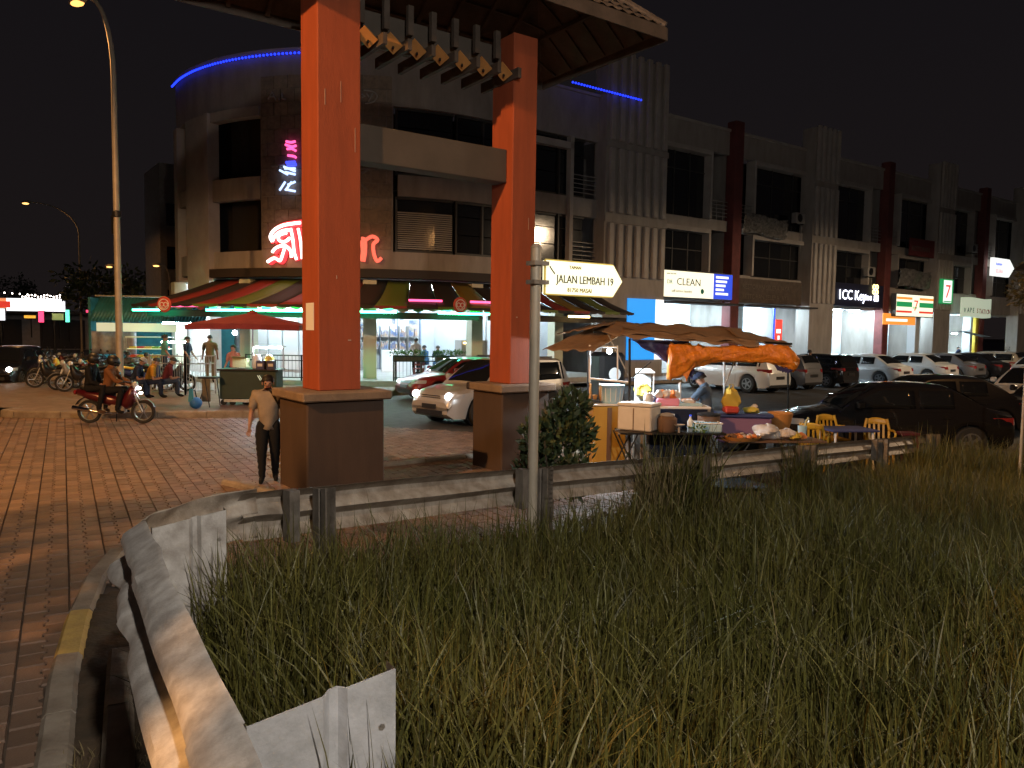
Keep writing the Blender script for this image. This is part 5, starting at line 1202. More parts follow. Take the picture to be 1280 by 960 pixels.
# ================================================================== PEOPLE
BONES = {}
def person(label, loc, rot, pose, cols, h=1.68, hairc='hair', cap=None, helmet=None, long_sleeve=False, shorts=False, group='people', fem=False, name='person', face=True, bag=None, bulk=1.0):
    """One continuous skinned body, with hair and clothes as children. pose: dict of joint offsets."""
    k = h/1.70; P = {n: Vector(v)*k for n, v in pose.items()}
    root = thing(name, label, 'person', loc, rot, group)
    verts = []; edges = []; rad = []; idx = {}
    def vadd(n, p, r): idx[n] = len(verts); verts.append(tuple(p)); bk = bulk if n[:2] in ('pe','wa','ch','up','sh','ua','hp','th','kn') else 1; rad.append((r[0]*bk,r[1]*bk) if isinstance(r,tuple) else r*bk); return idx[n]
    def link(a, c): edges.append((idx[a], idx[c]))
    pel, ch, nk, hd_ = P['pelvis'], P['chest'], P['neck'], P['head']
    W_ = .92 if fem else 1.0
    vadd('pelvis', pel, (.135*k,.105*k)); vadd('waist', pel.lerp(ch,.45), (.120*k*W_,.095*k)); link('pelvis','waist')
    vadd('chest', ch, (.145*k*W_,.105*k)); link('waist','chest'); vadd('upch', ch.lerp(nk,.62), (.11*k,.08*k)); link('chest','upch'); vadd('neck', nk, .055*k); link('upch','neck')
    up = (hd_-nk).normalized(); fw = Vector((0,1,0)); fw = (fw-up*fw.dot(up)).normalized()
    vadd('jaw', nk.lerp(hd_,.62)+fw*.015*k, (.066*k,.075*k)); link('neck','jaw'); vadd('head', hd_+fw*.005*k, (.079*k,.095*k)); link('jaw','head'); vadd('crown', hd_+up*.085*k-fw*.008*k, (.062*k,.075*k)); link('head','crown')
    vadd('nose', hd_+fw*.105*k-up*.025*k, .014*k); link('head','nose')
    for s, S in ((-1,'l'),(1,'r')):
        sh = P['sh_'+S]; el = P['el_'+S]; wr = P['wr_'+S]
        vadd('sh'+S, sh, .062*k); link('upch','sh'+S); vadd('ua'+S, sh.lerp(el,.5), .050*k); link('sh'+S,'ua'+S); vadd('el'+S, el, .040*k); link('ua'+S,'el'+S)
        vadd('fa'+S, el.lerp(wr,.35), .040*k); link('el'+S,'fa'+S); vadd('wr'+S, wr, .026*k); link('fa'+S,'wr'+S)
        d = P.get('hd_'+S, wr+(wr-el).normalized()*.09*k)-wr; d.normalize(); sd = d.cross(Vector((0,1,.2))).normalized() if abs(d.y) < .9 else Vector((1,0,0)); cu = d.cross(sd).normalized()
        if cu.y < 0: cu = -cu
        pa = wr+d*.055*k; vadd('pa'+S, pa, (.034*k,.017*k)); link('wr'+S,'pa'+S)
        for fi, (o, ln, r) in enumerate(((-.030,.070,.0082),(-.010,.082,.0088),(.010,.077,.0085),(.029,.060,.0075))):
            q0 = pa+d*.028*k+sd*o*k; q1 = q0+d*ln*.5*k+cu*.008*k; q2 = q0+d*ln*.9*k+cu*.030*k
            vadd('f%d'%fi+S, q0, .0095*k); link('pa'+S,'f%d'%fi+S); vadd('g%d'%fi+S, q1, r*k); link('f%d'%fi+S,'g%d'%fi+S); vadd('h%d'%fi+S, q2, r*.85*k); link('g%d'%fi+S,'h%d'%fi+S)
        t0 = pa-d*.02*k-sd*.035*k*(1); t1 = t0+d*.035*k-sd*.012*k+cu*.02*k; vadd('t0'+S, t0, .012*k); link('pa'+S,'t0'+S); vadd('t1'+S, t1, .0095*k); link('t0'+S,'t1'+S)
        hp = P['hp_'+S]; kn = P['kn_'+S]; an = P['an_'+S]; to = P['to_'+S]
        vadd('hp'+S, hp, .092*k); link('pelvis','hp'+S); vadd('th'+S, hp.lerp(kn,.5), .076*k); link('hp'+S,'th'+S); vadd('kn'+S, kn, .056*k); link('th'+S,'kn'+S)
        vadd('ca'+S, kn.lerp(an,.35), .056*k); link('kn'+S,'ca'+S); vadd('an'+S, an, .037*k); link('ca'+S,'an'+S); vadd('ft'+S, an.lerp(to,.5)+Vector((0,0,-.025*k)), (.040*k,.032*k)); link('an'+S,'ft'+S); vadd('to'+S, to, (.036*k,.022*k)); link('ft'+S,'to'+S)
    me = bpy.data.meshes.new('body'); me.from_pydata(verts, edges, []); o = bpy.data.objects.new('body', me); COL.objects.link(o)
    md = o.modifiers.new('s','SKIN'); md.use_smooth_shade = True
    for i, r in enumerate(rad): me.skin_vertices[0].data[i].radius = r if isinstance(r, tuple) else (r, r)
    me.skin_vertices[0].data[0].use_root = True
    o.modifiers.new('u','SUBSURF').levels = 1; o.modifiers['u'].render_levels = 1
    dg = bpy.context.evaluated_depsgraph_get(); dg.update(); bm_ = bpy.data.meshes.new_from_object(o.evaluated_get(dg))
    bpy.data.objects.remove(o)
    body = bpy.data.objects.new('body', bm_); COL.objects.link(body); body.parent = root; bm_.name = 'body'; bm_.materials.clear(); bm_.materials.append(M['skin'])
    bm_.polygons.foreach_set('use_smooth', [True]*len(bm_.polygons))
    # label faces by nearest bone
    segs = [('torso',P['pelvis'],P['chest'],.13*k),('torso',P['chest'],P['neck']-up*.05*k,.12*k),('neck',P['neck'],P['neck']+up*.06*k,.05*k),('head',P['neck']+up*.10*k,P['head']+up*.1*k,.09*k)]
    for S in 'lr':
        e, wv = P['el_'+S], P['wr_'+S]
        segs += [('torso',P['sh_'+S].lerp(P['chest'],.4),P['sh_'+S],.07*k),('uarm',P['sh_'+S],P['sh_'+S].lerp(e,.75),.05*k),('elb',P['sh_'+S].lerp(e,.8),e,.045*k),('farm',e,e.lerp(wv,.92),.04*k),('hand',wv,wv+(wv-e).normalized()*.16*k,.03*k),
                 ('hip',P['pelvis']-Vector((0,0,.05*k)),P['hp_'+S],.1*k),('thigh',P['hp_'+S],P['kn_'+S],.075*k),('shin',P['kn_'+S].lerp(P['an_'+S],.06),P['kn_'+S].lerp(P['an_'+S],.88),.05*k),('foot',P['an_'+S]-Vector((0,0,.02)),P['to_'+S],.04*k)]
    def near(p):
        best = None; bd = 1e9
        for n, a, c, r in segs:
            d = c-a; t = max(0,min(1,(p-a).dot(d)/max(1e-9,d.length_squared))); q = (p-(a+d*t)).length-r
            if q < bd: bd = q; best = n
        return best
    lab = [near(f.center) for f in bm_.polygons]
    def garment(name, zones, off, m, hem=0.0):
        b = MB(); used = {}
        fl = [f for f, l in zip(bm_.polygons, lab) if l in zones]
        for f in fl:
            q = []
            for vi in f.vertices:
                if vi not in used:
                    v = bm_.vertices[vi]; nn = v.normal; wob = 1+.35*sin(v.co.z*60/k+v.co.x*40); used[vi] = len(b.v); b.v.append(tuple(v.co+nn*off*k*wob))
                q.append(used[vi])
            b.f.append(tuple(q))
        # inner shell gives the cloth its thickness at hems
        inv_ = {}; n0 = len(b.v)
        ec = {}
        for q in b.f:
            for i in range(len(q)):
                e = (q[i], q[(i+1)%len(q)]); ec[tuple(sorted(e))] = ec.get(tuple(sorted(e)), []) + [e]
        rev = {w_: v_ for v_, w_ in used.items()}
        for e, l in ec.items():
            if len(l) == 1:
                a, c = l[0]; ids = []
                for w_ in (a, c):
                    if w_ not in inv_: v = bm_.vertices[rev[w_]]; inv_[w_] = len(b.v); b.v.append(tuple(v.co+v.normal*.002))
                    ids.append(inv_[w_])
                b.f.append((c, a, ids[0], ids[1]))
        if b.f: return b.build(name, m, root, smooth='all')
    tz = {'torso','uarm'} | ({'elb','farm'} if long_sleeve else set())
    garment('shirt', tz, .020, cols[0]); garment('trousers', {'hip','thigh'} | (set() if shorts else {'shin'}), .017, cols[1]); garment('shoes', {'foot'}, .010, cols[2])
    # hair shell, eyes, mouth, ears
    H_ = P['head']
    Rm = Matrix((tuple(fw.cross(up)), tuple(fw), tuple(up))).transposed().to_4x4(); Rm.translation = H_
    if not helmet:
        b = MB(); b.M = Rm; b.grid(lambda u, v: ((.101*sin(v*1.75)*cos(2*pi*u))*k, (-.012+.118*sin(v*1.75)*sin(2*pi*u) - (.03 if sin(2*pi*u) > 0 else -.004)*max(0,v-.62)*2*0)*k, (.020+.110*cos(v*1.75) + (0 if v < .7 else (.055*max(0,sin(2*pi*u)) - .03*max(0,-sin(2*pi*u)))*(v-.7)/.3))*k), 16, 7)
        b.build('hair', hairc, root, smooth='all')
        if fem:
            b = MB(); b.M = Rm; b.sphere((0,-.115*k,-.02*k),.06*k,8,6,sz=1.5); b.build('tied_hair', hairc, root, smooth='all')
    if face:
        for s in (-1,1):
            b = MB(); b.M = Rm; b.sphere((s*.034*k,.094*k,.005*k),.011*k,8,5,sy=.6); b.build('eye', 'black', root)
            b = MB(); b.M = Rm; b.sphere((s*.085*k,-.004*k,-.012*k),.026*k,8,5,sx=.45,sz=1.3,sy=.8); b.build('ear', 'skin', root, smooth='all')
        b = MB(); b.M = Rm; b.sphere((0,.090*k,-.058*k),.024*k,8,5,sy=.35,sz=.3); b.build('mouth', 'lip', root)
    if cap:
        b = MB(); b.M = Rm; b.grid(lambda u, v: (.112*k*sin(v*1.5)*cos(2*pi*u), -.005*k+.128*k*sin(v*1.5)*sin(2*pi*u), .035*k+.105*k*cos(v*1.5)), 16, 6)
        b.sheet(lambda u, v: ((-.08+.16*u)*k, (.10+.085*v*(1-(2*u-1)**2*.6))*k, (.046-.02*v)*k), 6, 2, .008*k, (0,0,1)); b.build('cap', cap, root, smooth='all')
    if helmet:
        b = MB(); b.M = Rm; b.sphere((0,-.01*k,.03*k),.142*k,14,9,sz=.95,sy=1.08); hm = b.build('helmet', helmet, root, smooth='all')
        b = MB(); b.M = Rm; b.sheet(lambda u,v: (.143*k*sin((u-.5)*2.2), .145*k*cos((u-.5)*2.2)+.012*k, (-.055+.10*v)*k), 8, 3, .006*k, (0,-1,0)); b.build('visor', 'carglass', root, smooth='all')
    return root
M['lip'] = mat('lips', (.22,.07,.06), .5)
def stand(arm_l=(0,0), arm_r=(0,0), step=0.0, lean=0.0, turn=0.0, hx=0.0, fore_l=0.0, fore_r=0.0, nod=0.0):
    """arm: (swing forward rad, out rad); fore: elbow bend rad; step: half stride"""
    p = {}; lz = lambda y, z: Vector((0, y+sin(lean)*(z-.9), .9+(z-.9)*cos(lean)))
    p['pelvis'] = (0,0,.93); p['chest'] = lz(.01,1.22); p['neck'] = lz(.0,1.46); p['head'] = lz(.02+nod,1.60-abs(nod)*.3)
    for s, S, (sw, ou), fb in ((-1,'l',arm_l,fore_l),(1,'r',arm_r,fore_r)):
        sh = lz(0,1.40)+Vector((s*.185,0,0)); d = Vector((s*sin(ou+.08), sin(sw), -cos(sw)*cos(ou))).normalized(); el = sh+d*.28
        d2 = Vector((d.x*.5+s*.0 - s*hx, d.y*cos(fb)-d.z*sin(fb), d.z*cos(fb)+d.y*sin(fb))).normalized(); wr = el+d2*.25
        p['sh_'+S] = sh; p['el_'+S] = el; p['wr_'+S] = wr; p['hd_'+S] = wr+d2*.1
        st = step*s; p['hp_'+S] = (s*.095,0,.90); p['kn_'+S] = (s*.10, st*.55+.03, .49); p['an_'+S] = (s*.10, st, .085+max(0,-st)*.12); p['to_'+S] = (s*.115, st+.17, .03)
    return p
def sit(seat=.45, reach=.45, lean=.15, feet=.42, armz=.72, spread=.13, footz=0.0):
    p = {}; lz = lambda y, z: Vector((0, y+sin(lean)*z, seat+.08+z*cos(lean)))
    p['pelvis'] = (0,0,seat+.09); p['chest'] = lz(.01,.32); p['neck'] = lz(0,.56); p['head'] = lz(.03,.70)
    for s, S in ((-1,'l'),(1,'r')):
        sh = lz(0,.50)+Vector((s*.185,0,0)); wr = Vector((s*.17, reach, armz)); mid = (sh+wr)/2; L = (wr-sh).length; h_ = sqrt(max(0,.28**2-(L/2)**2)) if L < .56 else 0
        el = mid+Vector((s*.35,-.25,-.9)).normalized()*h_; p['sh_'+S] = sh; p['el_'+S] = el; p['wr_'+S] = wr; p['hd_'+S] = wr+(wr-el).normalized()*.1
        p['hp_'+S] = (s*.095,.02,seat+.07); p['kn_'+S] = (s*spread,.42,seat+.10); p['an_'+S] = (s*spread,feet,.085+footz); p['to_'+S] = (s*spread,feet+.17,.03+footz)
    return p
C = {}
for n, c in dict(c_black=(.012,.012,.013), c_grey=(.14,.14,.145), c_beige=(.30,.245,.19), c_white=(.5,.5,.5), c_yellow=(.48,.24,.03), c_navy=(.02,.028,.06), c_blue=(.05,.12,.24), c_teal=(.10,.30,.30), c_khaki=(.18,.15,.10), c_pink=(.42,.20,.17), c_brown=(.09,.05,.03), c_maroon=(.10,.02,.03), c_jeans=(.04,.06,.11), c_slate=(.10,.135,.19), c_orange=(.20,.085,.035)).items(): M[n] = cloth(n, c)
# pedestrian by the left plinth
pd = G(336,601,0)
per = person('woman in a beige and grey top and black trousers walking beside the left brown plinth', pd, radians(196), stand(arm_l=(.05,.16), arm_r=(-.1,.18), step=.10, fore_l=.25, fore_r=.3), ('c_beige','c_black','c_black'), 1.63, fem=True, bulk=1.22, group='people on foot')
b = MB(); b.bbox(-.30,-.21,-.02,.26,.62,.92,.02); b.tube([(-.25,.12,.92),(-.2,.1,1.1),(-.06,.13,1.38),(.02,.02,1.47)], .012, 5); 
tag(b.build('handbag', 'c_black'), 'black shoulder bag carried by the woman beside the plinth', 'handbag'); hb = bpy.data.objects['handbag']; hb.location = pd; hb.rotation_euler = (0,0,radians(196))
b = MB()
# riders on the moving motorcycle
rp = G(146,529,0)
def onbike(x): return rp+Vector((cos(radians(4))*x, sin(radians(4))*x, 0))
person('helmeted rider in an orange brown jacket steering the moving red motorcycle', onbike(-.22), radians(4-90), sit(.74,.52,.2,.30,.98,.16,.26), ('c_orange','c_black','c_black'), 1.68, helmet='black', long_sleeve=True, group='riders on the moving motorcycle')
person('passenger all in black with a dark helmet on the back of the red motorcycle', onbike(-.62), radians(4-90), sit(.80,.30,.12,.28,.98,.18,.26), ('c_black','c_black','c_brown'), 1.66, helmet='black', long_sleeve=True, group='riders on the moving motorcycle')
GS = 'people sitting by the restaurant'
def seated(px, py, rot, label, cols, z=.152, seat=.42, **k): return person(label, G(px,py,z), radians(rot), sit(seat, .34, k.pop('lean',.42), armz=.60), cols, k.pop('h',1.66), group=GS, face=k.pop('face',True), **k)
seated(183,497,-70,'man in a yellow shirt sitting bent forward behind the moving motorcycle',('c_yellow','c_navy','c_black'))
seated(166,497,-80,'man in a dark shirt and white cap sitting left of the man in yellow',('c_navy','c_jeans','c_black'),cap='c_white')
seated(204,496,-60,'man in a dark maroon shirt sitting by the pale railing',('c_maroon','c_jeans','c_black'))
seated(187,482,-170,'black haired man in white sitting with his back to the street',('c_white','c_navy','c_black'),face=False)
seated(160,480,-150,'person in grey sitting near the glass food case',('c_grey','c_navy','c_black'))
def standing(px, py, z, rot, label, cols, h=1.68, **k): return person(label, G(px,py,z), radians(rot), stand((.25,.1),(.1,.1),.05,.03,fore_l=k.pop('fl',.3),fore_r=k.pop('fr',.5)), cols, h, group='people standing at the restaurant', **k)
standing(206,479,.36,-60,'man in a teal shirt standing at the railing left of the umbrella',('c_teal','c_navy','c_black'))
standing(263,478,.36,20,'man in a khaki shirt standing under the left end of the umbrella',('c_khaki','c_khaki','c_black'))
standing(293,492,.152,170,'drinks seller in pink behind the dark green cart',('c_pink','c_black','c_black'),1.6)
standing(234,476,.36,-90,'person in navy leaning over the railing',('c_navy','c_black','c_black'),1.6)
def ink(t, off, rot, label, cols, seat=True): 
    p = path(t, off)+Vector((0,0,.365))
    person(label, p, rot, sit(.45) if seat else stand((.3,.1),(.2,.1),fore_l=.6,fore_r=.6), cols, 1.62, group='people inside the restaurant')
ink(-13.6,.6,ROT,'bare armed man in white standing inside behind the railing',('c_white','c_black','c_black'),False)
ink(-11.9,2.0,ROT+2.5,'diner in dark clothes sitting beside the pale column',('c_navy','c_blue','c_black')); ink(-12.5,2.2,ROT+.5,'diner in blue sitting left of the one beside the pale column',('c_blue','c_navy','c_black'))
person('person in black standing behind the grey hatchback', G(1010,486,0), radians(-60), stand((.1,.1),(.1,.1)), ('c_black','c_khaki','c_black'), 1.68, group='people on foot')
vend = person('stall vendor in a slate blue tee shirt and dark cap bending over the counter', (3.58,13.95,-.0), radians(62), stand((.75,.08),(.7,.06),.06,.14,fore_l=.75,fore_r=.8,hx=.1,nod=.05), ('c_slate','c_black','c_black'), 1.66, cap='c_navy', group='people on foot')
person('person in dark clothes sitting on the walkway near the yellow lit column', path(34.0,.2)+Vector((0,0,.31)), ROT, sit(.4), ('c_navy','c_navy','c_black'), 1.65, group='people on foot')
# ================================================================== STREET LAMPS
def street_lamp(label, base, h, az, reach, head='sodium', energy=0, color=SODIUM, cone=176, typ='SPOT', blend=.15, r=.085, group='street lamps', src=None):
    root = thing('street_lamp', label, 'street lamp', base, az, group)
    b = MB(); b.cyl((0,0,-.1),(0,0,.5),r*1.7,r*1.5,12); b.build('base_sleeve', 'polepaint', root, smooth=True)
    pts = [(0,0,.4),(0,0,h*.55),(0,0,h*.80)]+[(reach*(1-cos(a)), 0, h*.80+h*.20*sin(a)) for a in [pi/2*k/8 for k in range(1,9)]]
    rs = [r*1.2, r*.95, r*.8]+[r*(.78-.03*k) for k in range(8)]
    b = MB(); b.tube(pts, rs, 12); b.build('pole', 'polepaint', root, smooth=True)
    b = MB(); b.tube([(reach-.05,0,h+.02),(reach+.15,0,h+.03),(reach+.5,0,h),(reach+.72,0,h-.03)], [.05,.12,.13,.05], 10); hd2 = b.build('lamp_head', 'polepaint', root, smooth=True)
    b = MB(); b.sphere((reach+.40,0,h-.085),.14,12,6,sz=.55,sx=1.7); b.build('lens', head, hd2, smooth='all')
    b = MB(); b.lathe([(r*.95,h*.46),(r*1.35,h*.462),(r*1.35,h*.475),(r*.95,h*.477)], 12); b.box(r*.8,r*2.2,-.03,.03,h*.42,h*.466); b.build('clamp', 'blackmetal', root)
    if energy:
        p = Matrix.Rotation(az,4,'Z') @ Vector((reach+.40,0,h-.30)) + Vector(base)
        lamp('lamp_light', typ, p, energy, color, size=.18, spot=radians(cone), blend=blend, target=p-Vector((0,0,1)))
    return root
bl = G(151,503,.152); bl = Vector((bl.x, bl.y, .14))
hl = A(80,-2, bl.y)
dv = Vector((hl.x-bl.x, .6, 0)); street_lamp('tall curved sodium street lamp behind the moving motorcycle', bl, hl.z-.05+.1, atan2(dv.y,dv.x), hypot(dv.x,dv.y)-.45, head='sodium_near', energy=2800, cone=130, blend=.5)
SB = Vector((-14.2,-1.9,0)); street_lamp('sodium street lamp at the left kerb before the gate', SB, 10.8, radians(15), 1.6, energy=13500)
street_lamp('pale fill lamp on a post, added out of view behind the grass field', Vector((3.2,-4.2,.7)), 6.6, radians(120), .9, head='sodium', energy=2600, color=(1.0,.91,.80), typ='POINT')  # fill light added behind the camera for pillar fronts, rails and grass
street_lamp('sodium street lamp at the right of the field lighting the parked cars', Vector((16.5,8.5,.1)), 9.8, radians(160), 2.0, energy=800)
street_lamp('sodium street lamp on the verge along the shop street', Vector((31,25,.1)), 10.5, radians(130), 2.0, energy=8000, color=(1.0,.72,.45))
q = A(103,455,56); street_lamp('distant thin street lamp at the left with a glowing head', Vector((q.x,q.y,0)), 11.0, radians(185), 3.2, head='sodium_far', energy=450, r=.07)
q = A(155,430,60); street_lamp('tiny far street lamp left of the near lamp pole', Vector((q.x,q.y,0)), 6.9, radians(180), .6, head='sodium_far')
q = A(214,430,57); street_lamp('far street lamp just left of the corner building', Vector((q.x,q.y,0)), 6.8, radians(180), .6, head='sodium_far')
# ================================================================== LEFT BACKGROUND
# teal corrugated shed with food cases
sh = thing('teal_shed', 'teal corrugated metal food shed left of the corner building', 'shed', (-16.6,33.0,.15), radians(4))
M['teal'] = mat('teal_sheet', (.03,.17,.19), .45, c2=(.025,.13,.15), scale=3)
b = MB(); b.sheet(lambda u,v: (-1.0+4.7*u, .03*sin(u*2*pi*34)+1.3*(1-v)*-.9-.0, 2.35+1.05*v), 136, 2, .02, (0,-1,0)); b.build('corrugated_fascia', 'teal', sh, smooth='all')
wb(0,'back_wall','teal',sh,(-1.0,3.7,3.0,3.1,0,3.3)); wb(0,'side_wall','teal',sh,(-1.1,-1.002,-.9,3.1,0,3.35)); wb(0,'roof','steel_dirty',sh,(-1.2,3.9,-.05,3.2,3.42,3.48))
wb(0,'banner','s_dim',sh,(-.6,2.6,-1.3,-1.27,1.95,2.3)); wb(0,'light_tube','tube_w',sh,(1.9,3.3,-.9,-.82,2.28,2.35)); wb(0,'light_tube','tube_w',sh,(1.6,2.6,-.3,-.25,1.50,1.54))
M['tarp_s'] = mat('grey_sheet', (.3,.31,.34), .6, c2=(.2,.2,.23), scale=5)
b = MB(); b.sheet(lambda u,v: (-.9+1.8*u, -1.1+.06*sin(u*19), 1.0+.95*v), 24, 3, .01, (0,-1,0)); b.build('hanging_sheet', 'tarp_s', sh, smooth='all')
fc = thing('food_case', 'glass food display case with red and yellow trays in front of the teal shed', 'food case', (-14.8,31.4,.15), radians(4))
wb(0,'cabinet','frame',fc,(-.8,.8,-.35,.35,0,.85)); wb(0,'shelf','s_dim',fc,(-.78,.78,-.3,.3,1.25,1.28)); wb(0,'top','whitepaint',fc,(-.82,.82,-.36,.36,1.72,1.76))
M['tray_r'] = mat('red_tray', (.5,.06,.04), .5); M['food_y'] = mat('yellow_food', (.55,.40,.06), .7); M['food_g'] = mat('green_food', (.2,.4,.06), .7)
for k in range(5): wb(0,'tray',['tray_r','food_y','food_g','food_y','tray_r'][k],fc,(-.72+.3*k,-.48+.3*k,-.25,.2,.9,1.02)); wb(0,'tray',['food_y','tray_r','food_y','food_g','tray_r'][k],fc,(-.72+.3*k,-.48+.3*k,-.25,.2,1.285,1.36))
for x in (-.8,.78): wb(0,'corner_post','frame',fc,(x,x+.02,-.35,-.33,.85,1.72))
# far street with lit signs
farb = thing('far_shop_building', 'low brown building in the far left background under the lit billboard', 'building', (-52,66,0), radians(20))
wb(0,'wall','concrete',farb,(-22,26,0,6,0,3.4)); wb(0,'canopy','dark',farb,(-22,20,-2,-.01,3.2,3.5))
for k in range(8): wb(0,'shop_opening','dark',farb,(-20+5*k,-16.4+5*k,-.05,-.002,.1,2.7))
M['bb_white'] = glow('billboard_white', (.95,.95,1.0), 1.8, False); M['bb_orange'] = glow('billboard_orange', (1.0,.35,.15), .8, False)
bb = thing('billboard', 'long glowing white billboard with an orange left end in the far left distance', 'billboard', A(40,381,62), radians(8))
wb(0,'face','bb_white',bb,(-1.9,2.4,0,.2,-.5,.5)); wb(0,'orange_end','bb_orange',bb,(-3.2,-1.902,0,.2,-.5,.5)); wb(0,'frame','timber_lit',bb,(-8,-3.202,.02,.2,-.45,.45)); wb(0,'emblem','s_red',bb,(-2.4,-1.6,-.05,-.002,-.25,.25))
for z in (0,1): b = MB(); b.cyl((-2.5+4*z,.3,-4),(-2.5+4*z,.3,-.4),.1,n=8); b.build('post','blackmetal',bb)
def fsign(px, py, Y, w_, h_, m, label, nm='small_sign'):
    q = A(px,py,Y); t = thing(nm, label, 'shop sign', q, radians(8)); wb(0,'face',m,t,(-w_/2,w_/2,0,.1,-h_/2,h_/2)); wb(0,'case','black',t,(-w_/2-.05,w_/2+.05,.102,.2,-h_/2-.05,h_/2+.05)); b = MB(); b.cyl((0,.25,-h_/2-1.5),(0,.25,h_/2),.05,n=6); b.build('bracket','blackmetal',t)
M['f_pink'] = glow('far_pink', (1.0,.06,.16), 2.0, False); M['f_green'] = glow('far_green', (.15,1.0,.6), 1.8, False); M['f_yel'] = glow('far_yellow', (1.0,.5,.06), .9, False); M['f_yg'] = glow('far_yellow_green', (.45,.55,.2), .4, False)
fsign(51,396,60,.35,.85,'f_pink','small pink neon sign below the far billboard'); fsign(84,395,60,.25,.95,'f_green','upright green lit sign right of the pink one'); fsign(37,396,60,.8,.22,'f_yel','narrow yellow sign left of the pink neon sign'); fsign(72,396,60,.8,.5,'f_yg','dull green sign beside the upright green sign'); fsign(1,393,60,.5,.9,'bb_white','white lit sign at the very left edge below the billboard')
fsign(109,389,50,.14,.16,'f_pink','tiny red light right of the green sign','signal_light')
sl = thing('string_lights', 'cluster of white string lights above the far billboard', 'string lights', A(40,368,58), 0); so_ = A(40,368,58)
M['fairy'] = glow('fairy_light', (1.0,.85,.75), 14, False)
for row in range(3):
    pts = []
    for k in range(16):
        px = (-4+3.2*k*1.0) if row == 0 else (28+3.9*k); py = (364.5+.25*k if row == 0 else (366+3.2*row+1.2*sin(k*1.3+row)))
        q = A(px,py,58+row*.5)-so_; pts.append(q)
        if row > 0 or k % 3 == 0: b = MB(); b.sphere(tuple(q-Vector((0,0,.04))), .055, 6, 4); b.build('bulb', 'fairy', sl)
    b = MB(); b.tube(pts, .015, 4); b.build('cable', 'black', sl)
sb = thing('distant_block', 'dim plain block of flats behind the left side of the corner building', 'building', (-28.6,63.5,0), radians(36))
wb(0,'wall','concrete',sb,(-.3,2.2,0,6,0,15.5)); 
for z in (3.5,7,10.5): wb(0,'window','glass',sb,(.2,1.6,-.06,-.002,z,z+1.8))
# far trees
def tree(label, base, h, crown, m, n, ls, group, trunk_r=.12, lean=(0,0)):
    t = thing('tree', label, 'tree', base, 0, group); b = MB(); top = Vector((lean[0],lean[1],h*.75))
    b.tube([(0,0,-.2),(lean[0]*.3,lean[1]*.3,h*.3),tuple(top)], [trunk_r*1.3,trunk_r,trunk_r*.45], 8); 
    tr = b.build('trunk', 'bark', t, smooth=True)
    for k in range(7):
        a = 2*pi*k/7+random.random(); z0 = h*random.uniform(.35,.65); L = crown*random.uniform(.6,.95); b = MB()
        p0 = Vector((lean[0]*z0/h,lean[1]*z0/h,z0)); b.tube([p0, p0+Vector((cos(a)*L*.5,sin(a)*L*.5,L*.35)), p0+Vector((cos(a)*L,sin(a)*L,L*.55))], [trunk_r*.45,trunk_r*.3,.012], 5); b.build('branch', 'bark', tr)
    b = MB()
    for k in range(26):
        a = random.uniform(0,6.28); r = crown*sqrt(random.random())*.85; z = h*.68+random.uniform(-.5,.6)*h*.38*(1-.5*r/crown)
        leafball(b, (lean[0]+r*cos(a), lean[1]+r*sin(a), z), crown*random.uniform(.22,.40), n//26, ls, .8, .1)
    b.build('crown', m, t); return t
GT = 'trees around the street'
tree('leafy tree with orange lit leaves at the right edge of the shop street', Vector((17.3,24.6,0)), 5.4, 1.75, 'leaf_y', 3600, .16, GT, .09)
tree('unseen shade tree added between the left street lamp and the verge', Vector((-7.7,1.7,.1)), 7.2, 3.0, 'leaf', 4600, .36, GT)  # out of view, added to keep the left lamp off the near pavers
tree('dark tree behind the photographed grass field', Vector((-2.5,-7.5,.4)), 6.2, 2.0, 'leaf', 1300, .30, GT)
for k,(px,Y,h,lb) in enumerate([(122,52,7,'bare looking slim tree behind the teal shed'),(165,70,8,'dark tree behind the lamp pole in the distance'),(20,95,9,'dark distant tree at the far left')]):
    q = A(px,430,Y); tree(lb, Vector((q.x,q.y,0)), h, 2.2+.5*k, 'leaf', 700, .45, GT)
# ================================================================== RESTAURANT FRONT: cart, umbrella, chairs, planters
cp = G(310,507,.152)
cart = thing('drinks_cart', 'dark green wheeled drinks cart under the red umbrella', 'cart', (cp.x,cp.y,.152), radians(3))
M['cartgreen'] = mat('cart_green', (.018,.045,.035), .5, c2=(.014,.035,.028), scale=4)
b = MB(); b.bbox(-.78,.80,-.02,.75,.18,.98,.02); b.build('cabinet','cartgreen',cart); b = MB(); b.bbox(-.84,.86,-.06,.80,.982,1.03,.01); b.build('counter_top','blackmetal',cart)
for x in (-.7,-.45,.7):
    b = MB(); b.lathe([(.03,-.03),(.085,-.03),(.085,.03),(.03,.03)],14,'y',(x,.1,.085)); b.build('wheel','rubber',cart)
wb(0,'lower_rail','steel_clean',cart,(-.66,.76,-.03,.0,.10,.17)); b = MB(); b.tube([(.28,-.03,.86),(.36,-.03,.72)],.012,5); b.tube([(.33,-.03,.86),(.42,-.03,.70)],.012,5); b.build('logo_stroke','s_dim',cart)
def small(name, label, cat, loc, parts, rotz=0, group=None):
    t = thing(name, label, cat, loc, rotz, group)
    for nm, m, bb_, sm in parts: bb_.build(nm, m, t, smooth=sm)
    return t
M['drink_w'] = mat('clear_jar', (.62,.66,.68), .2); M['drink_y'] = mat('yellow_drink', (.60,.52,.10), .3); M['crate_b'] = mat('dark_blue_box', (.05,.06,.16), .5)
